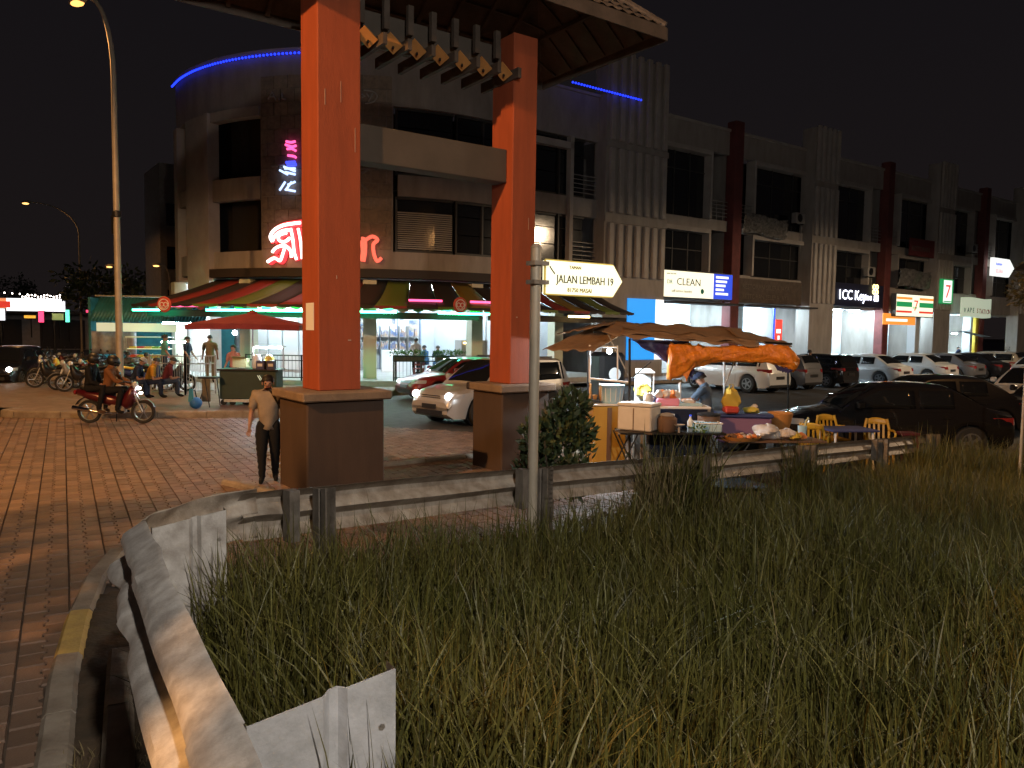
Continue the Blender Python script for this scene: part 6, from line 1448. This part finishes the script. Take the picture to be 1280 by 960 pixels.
for k,(x,m,lb) in enumerate([(.15,'drink_w','clear drinks jar at the left on the cart'),(.50,'drink_y','yellow drinks jar at the right on the cart')]):
    small('drinks_jar', lb, 'jar', Vector(cart.location)+Vector((x,.35,1.03)), [('jar',m,MB().lathe([(.10,0),(.13,.02),(.13,.30),(.09,.36)],14),True),('lid','whitepaint',MB().lathe([(.095,.362),(.095,.40)],14),True)])
for k,(x,lb) in enumerate([(.32,'left dark blue box standing on the cart front'),(.62,'right dark blue box standing on the cart front')]):
    small('box', lb, 'box', Vector(cart.location)+Vector((x,.08,1.03)), [('body','crate_b',MB().box(-.11,.11,0,.18,0,.24),False),('print','whitepaint',MB().box(-.07,.07,-.006,-.002,.08,.16),False)])
small('cardboard_box','brown cardboard box at the left of the cart behind the counter','box',Vector(cart.location)+Vector((-.55,.9,1.03)),[('body','bamboo',MB().box(-.2,.2,0,.3,0,.26),False),('flap','bamboo',MB().slab([(-.2,-.005,.262),(.2,-.005,.262),(.2,-.12,.32),(-.2,-.12,.32)],(0,0,1),.008),False)])
gcs = small('glass_case','glass box with a strip light on the cart','display case',Vector(cart.location)+Vector((.42,.55,1.03)),[('top','whitepaint',MB().box(-.45,.45,-.05,.2,.62,.64),False),('light_tube','tube_w2',MB().box(-.38,.38,-.06,-.03,.585,.615),False)]+[('post','frame',MB().box(x,x+.02,-.05,-.03,0,.62),False) for x in (-.45,.43)])
bulb = small('hanging_bulb','bright white bulb hanging under the umbrella above the cart','light bulb',Vector(cart.location)+Vector((-.42,.2,2.05)),[('bulb','bulb',MB().sphere((0,0,0),.07,10,6),True),('cord','black',MB().cyl((0,0,.07),(0,0,.4),.008,n=5),False)])
um = thing('umbrella','wide red market umbrella over the drinks cart','umbrella',(cart.location.x-.05,cart.location.y+.6,.152),radians(3))
M['umb'] = mat('umbrella_red', (.26,.03,.04), .7, c2=(.20,.02,.03), scale=3)
b = MB(); vs = []; 
R8 = 1.55
pts8 = [(-R8,-1.0,2.27),(0,-1.05,2.30),(R8,-1.0,2.27),(R8+.02,0,2.30),(R8,1.0,2.27),(0,1.05,2.30),(-R8,1.0,2.27),(-R8-.02,0,2.30)]
for k in range(8):
    a, c = pts8[k], pts8[(k+1)%8]; b = MB(); apex = (0,0,2.62)
    b.slab([a,c,apex],(0,0,1),.012); b.build('canopy_panel','umb',um)
    b = MB(); b.slab([a,c,(c[0],c[1],c[2]-.14),(a[0],a[1],a[2]-.14)],((a[1]-c[1]),(c[0]-a[0]),0),.006); b.build('valance','umb',um)
    b = MB(); b.tube([(a[0],a[1],a[2]-.02),(0,0,2.57)],.01,4); b.build('rib','blackmetal',um)
b = MB(); b.cyl((0,0,0),(0,0,2.68),.024,n=8); b.build('pole','frame',um); b = MB(); b.lathe([(.3,.0),(.3,.05),(.05,.08)],14); b.build('base','black',um)
b = MB(); b.lathe([(.16,2.60),(.10,2.68),(.02,2.72)],10); b.build('cap','umb',um)
# blue bag and folding stand on the pavement
bg_ = G(245,511,.152)
small('blue_bag','bright blue bag lying on the pavement left of the cart','bag',bg_,[('body',mat('blue_plastic',(.02,.14,.42),.5),MB().sphere((0,0,.16),.2,10,7,sz=.8,sx=.8),True),('handle','black',MB().tube([(-.1,0,.28),(-.14,0,.5),(-.02,0,.5),(.02,0,.3)],.015,5),True),('flap',mat('teal_plastic',(.03,.22,.35),.5),MB().slab([(-.16,-.1,.2),(.0,-.12,.2),(-.04,-.08,.55),(-.14,-.06,.55)],(0,-1,0),.02),False)])
st_ = G(262,508,.152)
small('folding_stand','black folding tripod stand with a small tray beside the cart','stand',st_,[('tray','black',MB().box(-.25,.25,-.18,.18,.78,.83),False)]+[('leg','blackmetal',MB().cyl((.2*cos(a),.2*sin(a),.78),(.32*cos(a+.6),.32*sin(a+.6),0),.014,n=5),False) for a in (0.3,2.4,4.5)]+[('cloth','c_khaki',MB().bbox(-.14,.1,-.19,-.15,.15,.78,.02),False)])
# chairs and planters by the restaurant railing
M['wood_ch'] = mat('brown_chair', (.14,.08,.05), .6); M['red_ch'] = mat('red_chair', (.24,.05,.045), .6)
def wchair(label, loc, rot, m, group='chairs outside the restaurant'):
    t = thing('chair', label, 'chair', loc, rot, group)
    b = MB(); b.bbox(-.21,.21,-.21,.21,.43,.47,.01); b.build('seat', m, t)
    for x in (-.18,.18):
        for y in (-.18,.18): b = MB(); b.box(x-.02,x+.02,y-.02,y+.02,0,.43 if y < 0 else .95); b.build('leg', m, t)
    for z in (.58,.70,.82): b = MB(); b.box(-.159,.159,.165,.195,z,z+.08); b.build('back_slat', m, t)
    return t
wchair('brown slatted chair just left of the left orange pillar', path(-16.4,-1.6)+Vector((0,0,.36)), ROT+pi-.6, 'wood_ch')
wchair('red chair behind the black railing right of the left pillar', path(-13.9,-1.5)+Vector((0,0,.36)), ROT+pi-.4, 'red_ch')
wchair('brown chair farther along behind the black railing', path(-12.3,-1.3)+Vector((0,0,.36)), ROT+2.2, 'wood_ch')
M['plant_l'] = mat('planter_leaf', (.06,.14,.025), .5, island=.4)
for k,(t_,lb) in enumerate([(-14.3,'green leafy planter box at the left end of the restaurant railing'),(-12.9,'green leafy planter box in the middle of the restaurant railing')]):
    p = path(t_,-1.85)+Vector((0,0,.36)); t = thing('planter', lb, 'planter', p, ROT+(-.35 if k == 0 else -.2), 'planters at the restaurant')
    b = MB(); b.bbox(-.6,.6,-.13,.13,.75,.98,.02); b.build('box','timber',t)
    for x in (-.5,.5): b = MB(); b.box(x-.03,x+.03,-.1,.1,0,.75); b.build('leg','timber',t)
    b = MB()
    for q in range(9): leafball(b, (-.55+.137*q,0,1.05),.15,60,.09,.8,.6)
    b.build('foliage','plant_l',t)
for k,(t_,o_,lb) in enumerate([(-17.5,.8,'round white table inside the left of the restaurant'),(-12.2,1.2,'white table where the two diners sit'),(-10.2,.3,'white table right of the pale column')]):
    p = path(t_,o_)+Vector((0,0,.365)); small('dining_table', lb, 'table', p, [('top','whitepaint',MB().lathe([(.42,.70),(.44,.71),(.44,.735),(.42,.745)],18),True),('stem','frame',MB().cyl((0,0,.03),(0,0,.70),.03,n=8),True),('foot','black',MB().lathe([(.26,0),(.26,.02),(.05,.03)],14),True)], 0, 'restaurant tables')
# ================================================================== FOOD STALL
ST = radians(-4)
SX = lambda px, py, Y: A(px, py, Y)
M['tarp_br'] = mat('brown_tarp', (.20,.115,.065), .6, c2=(.30,.20,.12), scale=4, bump=.6, bscale=12, stretch=(1,4,4), sharp=.22)
M['tarp_or'] = mat('orange_tarp', (.78,.26,.022), .42, c2=(.55,.16,.014), scale=7, bump=1.0, bscale=22)
M['tarp_bl'] = mat('blue_tarp', (.045,.035,.13), .42, c2=(.03,.025,.09), scale=6, bump=.8, bscale=10)
stall = thing('stall_canopy', 'roadside stall frame with a patched brown canvas roof', 'stall', (2.4,13.7,0), 0); so2 = Vector((2.4,13.7,0))
def L(px, py, Y): return A(px, py, Y)-so2
def canvas(P00, P10, P11, P01, m, name, sag=.08, wr=.035, par=None, nu=26, nv=12, th=.012, seed=0):
    P00,P10,P11,P01 = map(Vector,(P00,P10,P11,P01))
    def f(u,v):
        p = P00.lerp(P10,u).lerp(P01.lerp(P11,u),v); e = 1-(abs(2*u-1))**6
        p.z += -sag*sin(pi*u)*sin(pi*v)+wr*sin(u*31+3*v+seed)*sin(v*7+seed)*.6+wr*.6*sin(u*13+v*17+seed*2)
        if v > .97 or v < .03: p.z += wr*1.2*sin(u*23+seed)
        return p
    b = MB(); b.sheet(f, nu, nv, th); return b.build(name, m, par or stall, smooth='all')
canvas(L(678,437,13.1), L(742,438,12.95), L(802,404,14.8), L(744,406,15.0), 'tarp_br', 'canvas_left', .03, .014, nu=30, nv=16)
canvas(L(696,417,14.2), L(744,409,13.9), L(775,402,15.2), L(752,403,15.4), 'tarp_br', 'canvas_ridge', .0, .012, seed=4)
canvas(L(752,415,13.0), L(950,430,13.3), L(925,410,15.6), L(770,402,15.2), 'tarp_br', 'canvas_right', .02, .02, nu=40, nv=16, seed=2)
canvas(L(925,424,13.3), L(990,433,14.2), L(984,428,15.4), L(905,408,15.5), 'tarp_br', 'canvas_tip', .0, .014, nu=12, nv=10, seed=5)
canvas(L(775,419,12.95), L(948,432,13.25), L(946,424,13.5), L(778,411,13.4), 'tarp_br', 'canvas_flap', .02, .02, nu=40, nv=6, seed=8)
# hanging dark blue sheet
def tri(u, v):
    a = L(787,424,13.35); c = L(860,426,13.4); d = L(868,476,13.35); e = L(862,470,13.4)
    p = a.lerp(c,u).lerp(e.lerp(d,u),v); p.y += .09*sin(u*14+v*6)*v; p.x += .03*sin(v*19); return p
b = MB(); b.sheet(tri, 18, 14, .012, (0,-1,0)); b.build('hanging_sheet','tarp_bl',stall,smooth='all')
ot = thing('orange_tarp', 'bright orange tarpaulin rolled up along the front of the stall roof', 'tarpaulin', so2, 0)
def roll(s, a):
    cx = 836+(998-836)*s
    top = interp([(0,431),(.15,432),(.4,433),(.65,433),(.8,431),(.92,433),(1.0,447)], s); bot = interp([(0,474),(.10,470),(.22,458),(.35,452),(.6,453),(.75,452),(.88,458),(.97,464),(1.0,456)], s)
    Y = 13.25+.1*s; A0 = L(cx,top,Y); B0 = L(cx,bot,Y); c = (A0+B0)/2; r = (A0-B0).length/2
    fold = 1+.07*sin(a*5+s*11)+.06*sin(a*3-s*19)+.035*sin(s*70+a*3)+.03*sin(a*9-s*41)+.025*abs(sin(a*7+s*31))+.02*sin(a*13+s*97)
    return c+Vector((.012*sin(a*4+s*30), -r*.62*fold*cos(a), r*fold*sin(a)))
b = MB(); nS, nA = 120, 44
vs = [roll(i/nS, 2*pi*j/nA) for i in range(nS+1) for j in range(nA)]
b.add(vs, [(i*nA+j,i*nA+(j+1)%nA,(i+1)*nA+(j+1)%nA,(i+1)*nA+j) for i in range(nS) for j in range(nA)]+[tuple(range(nA)),tuple(reversed(range(nS*nA,nS*nA+nA)))]); b.build('roll','tarp_or',ot,smooth='all')
canvas(L(838,430,13.22), L(880,432,13.2), L(858,474,13.15), L(843,448,13.2), 'tarp_or', 'loose_fold', .0, .03, ot, 12, 10, seed=7)
canvas(L(968,456,13.30), L(992,462,13.32), L(985,466,13.3), L(972,462,13.3), 'tarp_bl', 'blue_edge', 0, .01, ot, 8, 4)
def pole(px, y0, y1, Y, r=.018, m='blackmetal', par=None, px1=None):
    b = MB(); b.cyl(L(px,y0,Y), L(px1 or px,y1,Y), r, n=8); b.build('pole', m, par or stall, smooth=True)
pole(787,423,585,13.2,.022); pole(737,431,478,13.3,.016,'whitepaint'); pole(772,432,474,13.3,.013,'whitepaint'); pole(905,452,470,13.6,.02,'whitepaint'); pole(905,452,575,14.6,.02,'whitepaint'); pole(760,418,474,13.5,.012,'frame',px1=788); pole(814,452,474,13.3,.012,'blackmetal',px1=788); pole(918,452,482,13.6,.012,'frame',px1=906); pole(985,432,560,15.2,.02); pole(735,425,580,15.2,.02); pole(850,478,510,13.7,.022,'whitepaint')
b = MB(); b.tube([L(736,473,13.3),L(786,478,13.25)],.018,8); b.build('cross_bar','whitepaint',stall); b = MB(); b.tube([L(738,433,13.3),L(772,434,13.3)],.014,6); b.build('cross_bar','whitepaint',stall); b = MB(); b.tube([L(742,415,13.5),L(990,430,13.9)],.02,6); b.build('ridge_bar','blackmetal',stall)
pl = L(762,439,13.9)+so2
small('hanging_bulb','bright white bulb hanging in the food stall','light bulb',pl,[('bulb','bulb',MB().sphere((0,0,0),.05,10,6),True),('cord','black',MB().cyl((0,0,.05),(0,0,.3),.006,n=5),False)])
lamp('stall_light','POINT',pl+Vector((0,-.0,-.12)),260,(.80,.93,1.0),size=.05)
# tall dark appliance with round logo
fr_ = A(758,508,16.3); fr_ = Vector((fr_.x,fr_.y,0))
t = thing('drinks_fridge','tall black rounded cabinet with a small white logo behind the stall frame','fridge',fr_,radians(20)); b = MB(); b.bbox(-.30,.30,-.3,.3,.05,1.95,.08); b.build('cabinet','black',t); b = MB(); b.lathe([(.12,-.31),(.14,-.315),(.12,-.32)],16,'y',(.02,0,1.5)); b.build('emblem','whitepaint',t); text('cool', .1, 'whitepaint', t, (.0,-.31,1.15), T90)
# yellow board counter and foam box
yb = G(741,583,0)
M['ply'] = mat('yellow_board', (.50,.30,.045), .6, c2=(.42,.25,.04), scale=3, stretch=(1,1,.3))
yc = thing('yellow_counter','yellow painted board counter at the left end of the stall','counter',yb+Vector((.24,.25,0)),radians(10)); b = MB(); b.bbox(-.30,.30,-.25,.25,.02,1.08,.01); b.build('panel','ply',yc); b = MB(); b.bbox(-.33,.33,-.28,.28,1.082,1.11,.006); b.build('worktop','whitepaint',yc); b = MB(); b.box(-.05,.03,-.262,-.252,.05,1.05); b.build('strap','wood_ch',yc)
yz = 1.11
bw = Vector(yc.location)+Vector((.10,.02,yz)); M['bluetub'] = mat('pale_blue_tub', (.30,.55,.72), .4, c2=(.45,.62,.72), scale=5)
small('food_tub','ribbed pale blue tub on the yellow counter','tub',bw,[('tub','bluetub',MB().lathe([(.17,0),(.19,.02),(.225,.30),(.235,.31),(.235,.33),(.20,.33)],20),True)]+[('rib','whitepaint',MB().cyl((.19*cos(a),.19*sin(a),.04),(.222*cos(a),.222*sin(a),.28),.008,n=4),False) for a in [2*pi*k/14 for k in range(14)]],0)
small('gas_stove','small wire frame stove at the left of the blue tub','stove',Vector(yc.location)+Vector((-.20,.0,yz)),[('base','black',MB().box(-.09,.09,-.12,.12,0,.05),False)]+[('frame_bar','timber_lit',MB().tube([(x,-.12,0.05),(x,-.12,.34),(x,.12,.34),(x,.12,0.05)],.01,5),False) for x in (-.09,.09)]+[('cup','timber_lit',MB().lathe([(.03,.06),(.05,.14)],10),True)])
fb = A(802,545,12.75); M['foam'] = mat('white_foam', (.66,.62,.56), .7, c2=(.58,.54,.48), scale=3, bump=.15)
tb_ = thing('work_table','dark folding work table behind the guardrail with food containers on it','table',(2.55,12.95,0),radians(2))
b = MB(); b.bbox(-.75,1.02,-.30,.35,.69,.725,.008); b.build('top','blackmetal',tb_)
for x in (-.62,.2,.92):
    for s in (-1,1): b = MB(); b.tube([(x-.16*s,-.25*1,.69),(x+.16*s,-.25,0)],.014,5); b.build('leg','blackmetal',tb_); b = MB(); b.tube([(x-.16*s,.28,.69),(x+.16*s,.28,0)],.014,5); b.build('leg','blackmetal',tb_)
tz_ = .725
fx = G(772,545,.79); f0 = Vector((2.10,12.72,.79))
fbx = thing('foam_box','white polystyrene foam box on the stall table in front of the yellow counter','box',(2.16,12.95,.74),radians(-32)); b = MB(); b.bbox(-.30,.30,-.22,.22,0,.40,.02); b.build('body','foam',fbx); b = MB(); b.bbox(-.315,.315,-.235,.235,.402,.46,.02); b.build('lid','foam',fbx)
b = MB(); b.box(-.02,.0,-.226,-.222,.02,.38); b.build('seam','cap',fbx)
wb(0,'shelf_board','timber',fbx,(-.33,.33,-.24,.24,-.04,-.012))
# serving counter with dark skirt
sc_ = thing('serving_counter','white topped serving counter with a dark skirt in front of the vendor','counter',(3.05,13.6,0),radians(2)); b = MB(); b.bbox(-.72,.42,-.28,.30,1.06,1.10,.008); b.build('top','whitepaint',sc_); wb(0,'skirt','c_navy',sc_,(-.70,.40,-.26,-.24,.1,1.055)); 
for x in (-.68,.38): wb(0,'leg','frame',sc_,(x-.02,x+.02,.22,.26,0,1.058)); wb(0,'leg','frame',sc_,(x-.02,x+.02,-.30,-.265,0,1.058))
M['pink'] = mat('pink_tub', (.70,.28,.42), .45); M['bagw'] = mat('plastic_bag', (.62,.62,.62), .3, c2=(.5,.45,.42), scale=9); M['orangefood'] = mat('orange_food', (.6,.2,.05), .6)
cl = Vector(sc_.location)
def lump(c, r, sz=.8, seed=0, n=14, m=9):
    b = MB(); vs = []; 
    for i in range(m+1):
        for k in range(n):
            th = pi*i/m; ph = 2*pi*k/n; rr = r*(1+.14*sin(3*ph+seed+2*th)+.10*sin(5*th+ph*2+seed)); vs.append((c[0]+rr*sin(th)*cos(ph)*1.15, c[1]+rr*sin(th)*sin(ph), c[2]+rr*cos(th)*sz))
    b.add(vs, [(i*n+k,i*n+(k+1)%n,(i+1)*n+(k+1)%n,(i+1)*n+k) for i in range(m) for k in range(n)]); return b
small('pink_tub','pink plastic tub filled with small bags on the serving counter','tub',cl+Vector((-.30,-.05,1.10)),[('tub','pink',MB().bbox(-.20,.20,-.12,.12,0,.13,.02),False)]+[('packet',['bagw','orangefood','bagw','bagw','orangefood','bagw'][k],lump((-.15+.06*k,.02*(k%2),.19),.065,1.2,k),True) for k in range(6)])
small('bag_heap','clear plastic bags of food left of the pink tub','food bags',cl+Vector((-.60,.05,1.10)),[('packet','bagw',lump((.05*k,0.04*(k%2),.10),.08,1.3,k+3),True) for k in range(3)])
small('water_jug','white water jug with a blue handle at the left end of the serving counter','jug',cl+Vector((-.66,-.14,1.10)),[('jug','drink_w',MB().lathe([(.07,0),(.08,.02),(.075,.18),(.05,.22)],12),True),('handle',mat('blue_handle',(.03,.10,.45),.4),MB().tube([(.07,-.05,.18),(.13,-.06,.14),(.08,-.06,.05)],.014,5),True)])
small('glass_cabinet','tall clear food cabinet with yellow noodles behind the serving counter','food cabinet',cl+Vector((-.62,.55,1.0)),[('frame','whitepaint',MB().box(-.17,-.15,-.12,-.1,0,.62),False),('frame','whitepaint',MB().box(.15,.17,-.12,-.1,0,.62),False),('top','whitepaint',MB().slab([(-.18,-.14,.64),(.18,-.14,.64),(.14,.12,.70),(-.14,.12,.70)],(0,0,1),.015),False),('back','whitewall',MB().box(-.15,.15,.1,.12,0,.6),False),('noodles','drink_y',lump((0,0,.30),.14,.9,2),True),('base','whitepaint',MB().box(-.17,.17,-.09,.099,-.02,-.002),False)])
for x in (-.60,-.62): pass
wb(0,'cabinet_stand','frame',bpy.data.objects['glass_cabinet'],(-.16,.16,-.09,.09,-1.0,-.022))
small('steel_tray','shallow white tray at the vendor hand on the serving counter','tray',cl+Vector((.10,0,1.10)),[('tray','bluetub',MB().bbox(-.22,.20,-.16,.16,0,.05,.01),False),('food','bagw',lump((0,0,.06),.09,.5,1),True)])
tbz = .725; tl_ = Vector(tb_.location)
small('food_jar','jar of reddish food with a round lid beside the foam box','jar',tl_+Vector((.06,-.12,tbz)),[('jar','wood_ch',MB().lathe([(.14,0),(.17,.05),(.17,.22),(.12,.27)],14),True),('lid','frame',MB().lathe([(.13,.272),(.13,.30),(.03,.32)],14),True)])
small('bottle','clear plastic bottle standing on the dark table','bottle',tl_+Vector((.46,-.08,tbz)),[('bottle','drink_w',MB().lathe([(.045,0),(.05,.02),(.05,.17),(.02,.23),(.018,.26)],12),True),('cap','s_blue',MB().lathe([(.02,.262),(.02,.285)],10),True)])
small('small_bowl','small white bowl on a short stem on the dark table','bowl',tl_+Vector((.24,-.24,tbz)),[('bowl','whitepaint',MB().lathe([(.02,.10),(.09,.13),(.10,.14),(.02,.12)],12),True),('stem','frame',MB().cyl((0,0,0),(0,0,.10),.02,n=6),False)])
small('herb_bunch','bunch of green leaves on the dark table','vegetables',tl_+Vector((.58,-.2,tbz)),[('leaves','plant_l',(lambda b: (leafball(b,(0,0,.08),.12,60,.07,.6,.4), b)[1])(MB()),False)])
small('blue_basin','pale blue plastic basin on the dark table','basin',tl_+Vector((.74,-.1,tbz)),[('basin','bluetub',MB().bbox(-.22,.22,-.15,.15,0,.16,.03),False),('rim','whitepaint',MB().tube([(-.22,-.15,.16),(.22,-.15,.16),(.22,.15,.16),(-.22,.15,.16),(-.22,-.15,.16)],.012,5),False)])
small('steamer_pot','dark brown round steamer pot with a flat lid on the dark table','pot',tl_+Vector((.84,.20,tbz)),[('pot','wood_ch',MB().lathe([(.18,0),(.19,.02),(.19,.24),(.18,.25)],20),True),('lid','black',MB().lathe([(.20,.252),(.20,.28),(.04,.31)],20),True)])
pt = thing('snack_table','low folding table with a round food tray right of the dark table','table',(3.95,12.75,0),radians(5)); b = MB(); b.bbox(-.42,1.25,-.28,.28,.60,.63,.008); b.build('top','wood_ch',pt)
for x in (-.25,.35,.95):
    for s in (-1,1): b = MB(); b.tube([(x-.2*s,-.22,.60),(x+.2*s,-.22,0)],.013,5); b.build('leg','blackmetal',pt)
pz_ = Vector(pt.location)+Vector((0,0,.63))
small('round_tray','round wicker tray heaped with small snacks','tray',pz_+Vector((-.12,-.08,0)),[('tray','timber_lit',MB().lathe([(.26,0),(.31,.06),(.30,.06),(.25,.02)],20),True)]+[('snack',['wood_ch','orangefood','bagw'][k%3],lump((.2*cos(k*2.4)*sqrt(k/14),.2*sin(k*2.4)*sqrt(k/14),.065),.045,.7,k,8,5),True) for k in range(14)])
small('plastic_sack','large white translucent plastic sack lying on the snack table','plastic bag',pz_+Vector((.32,.02,.12)),[('sack','bagw',lump((0,0,0),.20,.62,4,22,14),True),('tail','bagw',lump((.32,-.03,-.02),.15,.55,9,16,10),True)])
small('bread_loaf','orange brown wrapped bread pack at the right end of the snack table','bread pack',pz_+Vector((.74,-.05,.07)),[('pack','food_y',lump((0,0,0),.12,.55,2),True),('wrap','orangefood',lump((.11,0,0),.09,.6,5),True)])
small('cup','pale blue cup with a wooden stick on the snack table','cup',pz_+Vector((.95,.12,0)),[('cup','bluetub',MB().lathe([(.06,0),(.075,.22),(.07,.22),(.055,.02)],12),True),('stick','bamboo',MB().tube([(.02,0,.1),(.06,0,.30),(.10,0,.36)],.022,5),True)])
# cooler chest
cc = thing('cooler_chest','purple cooler chest with a blue lid on the ground behind the snack table','cooler',(4.28,14.15,0),radians(-6)); M['purple'] = mat('purple_plastic', (.22,.12,.24), .5); b = MB(); b.bbox(-.48,.46,-.28,.28,.40,.86,.03); b.build('body','purple',cc); M['lidblue'] = mat('blue_lid', (.04,.06,.20), .45); b = MB(); b.bbox(-.51,.49,-.31,.31,.862,.93,.02); b.build('lid','lidblue',cc); wb(0,'stand','blackmetal',cc,(-.4,.4,-.2,.2,0,.398))
small('yellow_bag','limp yellow plastic bag on the cooler lid','plastic bag',Vector((4.42,14.1,.93)),[('bag','drink_y',lump((0,0,.05),.13,.5,3),True),('knot','bagw',lump((.05,0,.12),.05,.8,1),True)])
small('bread_basket','orange brown basket behind the right end of the cooler','basket',Vector((5.05,14.4,0)),[('basket','timber_lit',MB().lathe([(.16,.55),(.24,.9),(.22,.92),(.15,.6)],16),True),('stand','blackmetal',MB().cyl((0,0,0),(0,0,.56),.1,n=8),False)])
hb2 = A(913,505,13.9); small('yellow_hanging_bag','yellow and red plastic bag hanging on the white pole behind the vendor','bag',hb2,[('bag','food_y',lump((0,0,.08),.14,1.35,6),True),('red_print','tray_r',MB().bbox(-.13,.13,-.15,.08,-.16,-.03,.03),False),('handle','food_y',MB().tube([(-.05,0,.22),(-.02,0,.36),(.03,0,.36),(.06,0,.22)],.012,5),True)])
# yellow plastic chairs and blue table
M['plas_y'] = mat('yellow_plastic', (.50,.32,.03), .4, c2=(.44,.27,.03), scale=5)
def pchair(label, loc, rot):
    t = thing('plastic_chair', label, 'chair', loc, rot, 'yellow plastic chairs')
    b = MB(); b.bbox(-.22,.22,-.22,.22,.41,.44,.012); b.build('seat','plas_y',t)
    for x in (-1,1):
        for y in (-1,1): b = MB(); b.tube([(x*.19,y*.19,.41),(x*.235,y*.24,0)],[.026,.018],6); b.build('leg','plas_y',t)
        b = MB(); b.tube([(x*.20,.20,.43),(x*.21,.25,.66),(x*.17,.28,.84)],.024,6); b.build('back_post','plas_y',t)
        b = MB(); b.tube([(x*.21,.24,.64),(x*.25,.05,.65),(x*.24,-.16,.62),(x*.21,-.19,.43)],.02,6); b.build('armrest','plas_y',t)
    b = MB(); b.sheet(lambda u,v: (-.19+.38*u, .285+.03*sin(pi*u)+.02*v, .74+.12*v*(1-.35*(2*u-1)**2)), 8, 3, .018, (0,1,0)); b.build('top_rail','plas_y',t,smooth='all')
    for k in range(4): b = MB(); xx = -.12+.08*k; b.slab([(xx-.018,.225,.44),(xx+.018,.225,.44),(xx+.018,.295,.75),(xx-.018,.295,.75)],(0,1,0),.012); b.build('back_slat','plas_y',t)
    return t
pchair('yellow plastic chair at the left end of the blue table', Vector((5.36,13.55,0)), radians(150)); pchair('yellow plastic chair at the right end of the blue table', Vector((6.72,13.95,0)), radians(-15)); pchair('yellow plastic chair behind the middle of the blue table', Vector((6.1,14.45,0)), radians(10))
M['bluetop'] = mat('blue_table_top', (.045,.055,.17), .75)
t = thing('plastic_table','blue topped low table between the yellow chairs','table',(6.05,13.75,0),radians(8)); b = MB(); b.bbox(-.48,.42,-.34,.34,.68,.715,.012); b.build('top','bluetop',t)
for x in (-.38,.32):
    for y in (-.26,.26): b = MB(); b.tube([(x,y,.68),(x*1.1,y*1.1,0)],[.022,.016],6); b.build('leg','whitepaint',t)
small('dark_stool','low dark red stool right of the yellow chairs','stool',Vector((7.35,14.2,0)),[('seat','c_maroon',MB().bbox(-.17,.17,-.17,.17,.55,.60,.01),False)]+[('leg','c_maroon',MB().tube([(x*.13,y*.13,.55),(x*.16,y*.16,0)],.02,5),False) for x in (-1,1) for y in (-1,1)])
small('blue_light_patch','patch of bluish light on the ground under the stall table, laid as a sheet','sheet',Vector((3.2,12.2,0)),[('sheet',mat('bluish_light',(.10,.20,.32),.25),(lambda b: b.sheet(lambda u,v: (-.75+1.5*u+.1*sin(v*5), -.45+.9*v+.08*sin(u*6), .012+.012*sin(u*13)*sin(v*9)), 16, 10, .006))(MB()),'all')])  # bluish light on the ground, painted as a thin blue sheet
# thin white pole at the right edge
wp = A(1277,548,12.4)
small('white_pole','thin pale pole at the right edge of the view','pole',Vector((wp.x,wp.y,ter(wp.x,wp.y)-.1)),[('pole','polepaint',MB().cyl((0,0,0),(0,0,3.55),.022,n=10),True),('cap','blackmetal',MB().lathe([(.26,3.55),(.02,3.75)],14),True),('neck','blackmetal',MB().cyl((0,0,3.42),(0,0,3.549),.045,n=8),True)])
# litter on the verge
M['paper'] = mat('litter_paper', (.55,.52,.45), .7)
def cut(poly, loc, label, m='paper'):
    b = MB(); b.slab([(x,y,0) for x,y in poly],(0,0,1),.004); t = b.build('litter', m); t.location = loc; tag(t, label, 'litter'); return t
cut([(-.05,-.03),(.06,-.04),(.04,.04),(-.03,.05)], (-3.3,7.4,.012), 'scrap of pale paper on the pavers near the kerb'); cut([(-.04,-.02),(.05,-.03),(.02,.04)], (.35,4.6,ter(.35,4.6)+.25), 'small pale leaf scrap in the grass')
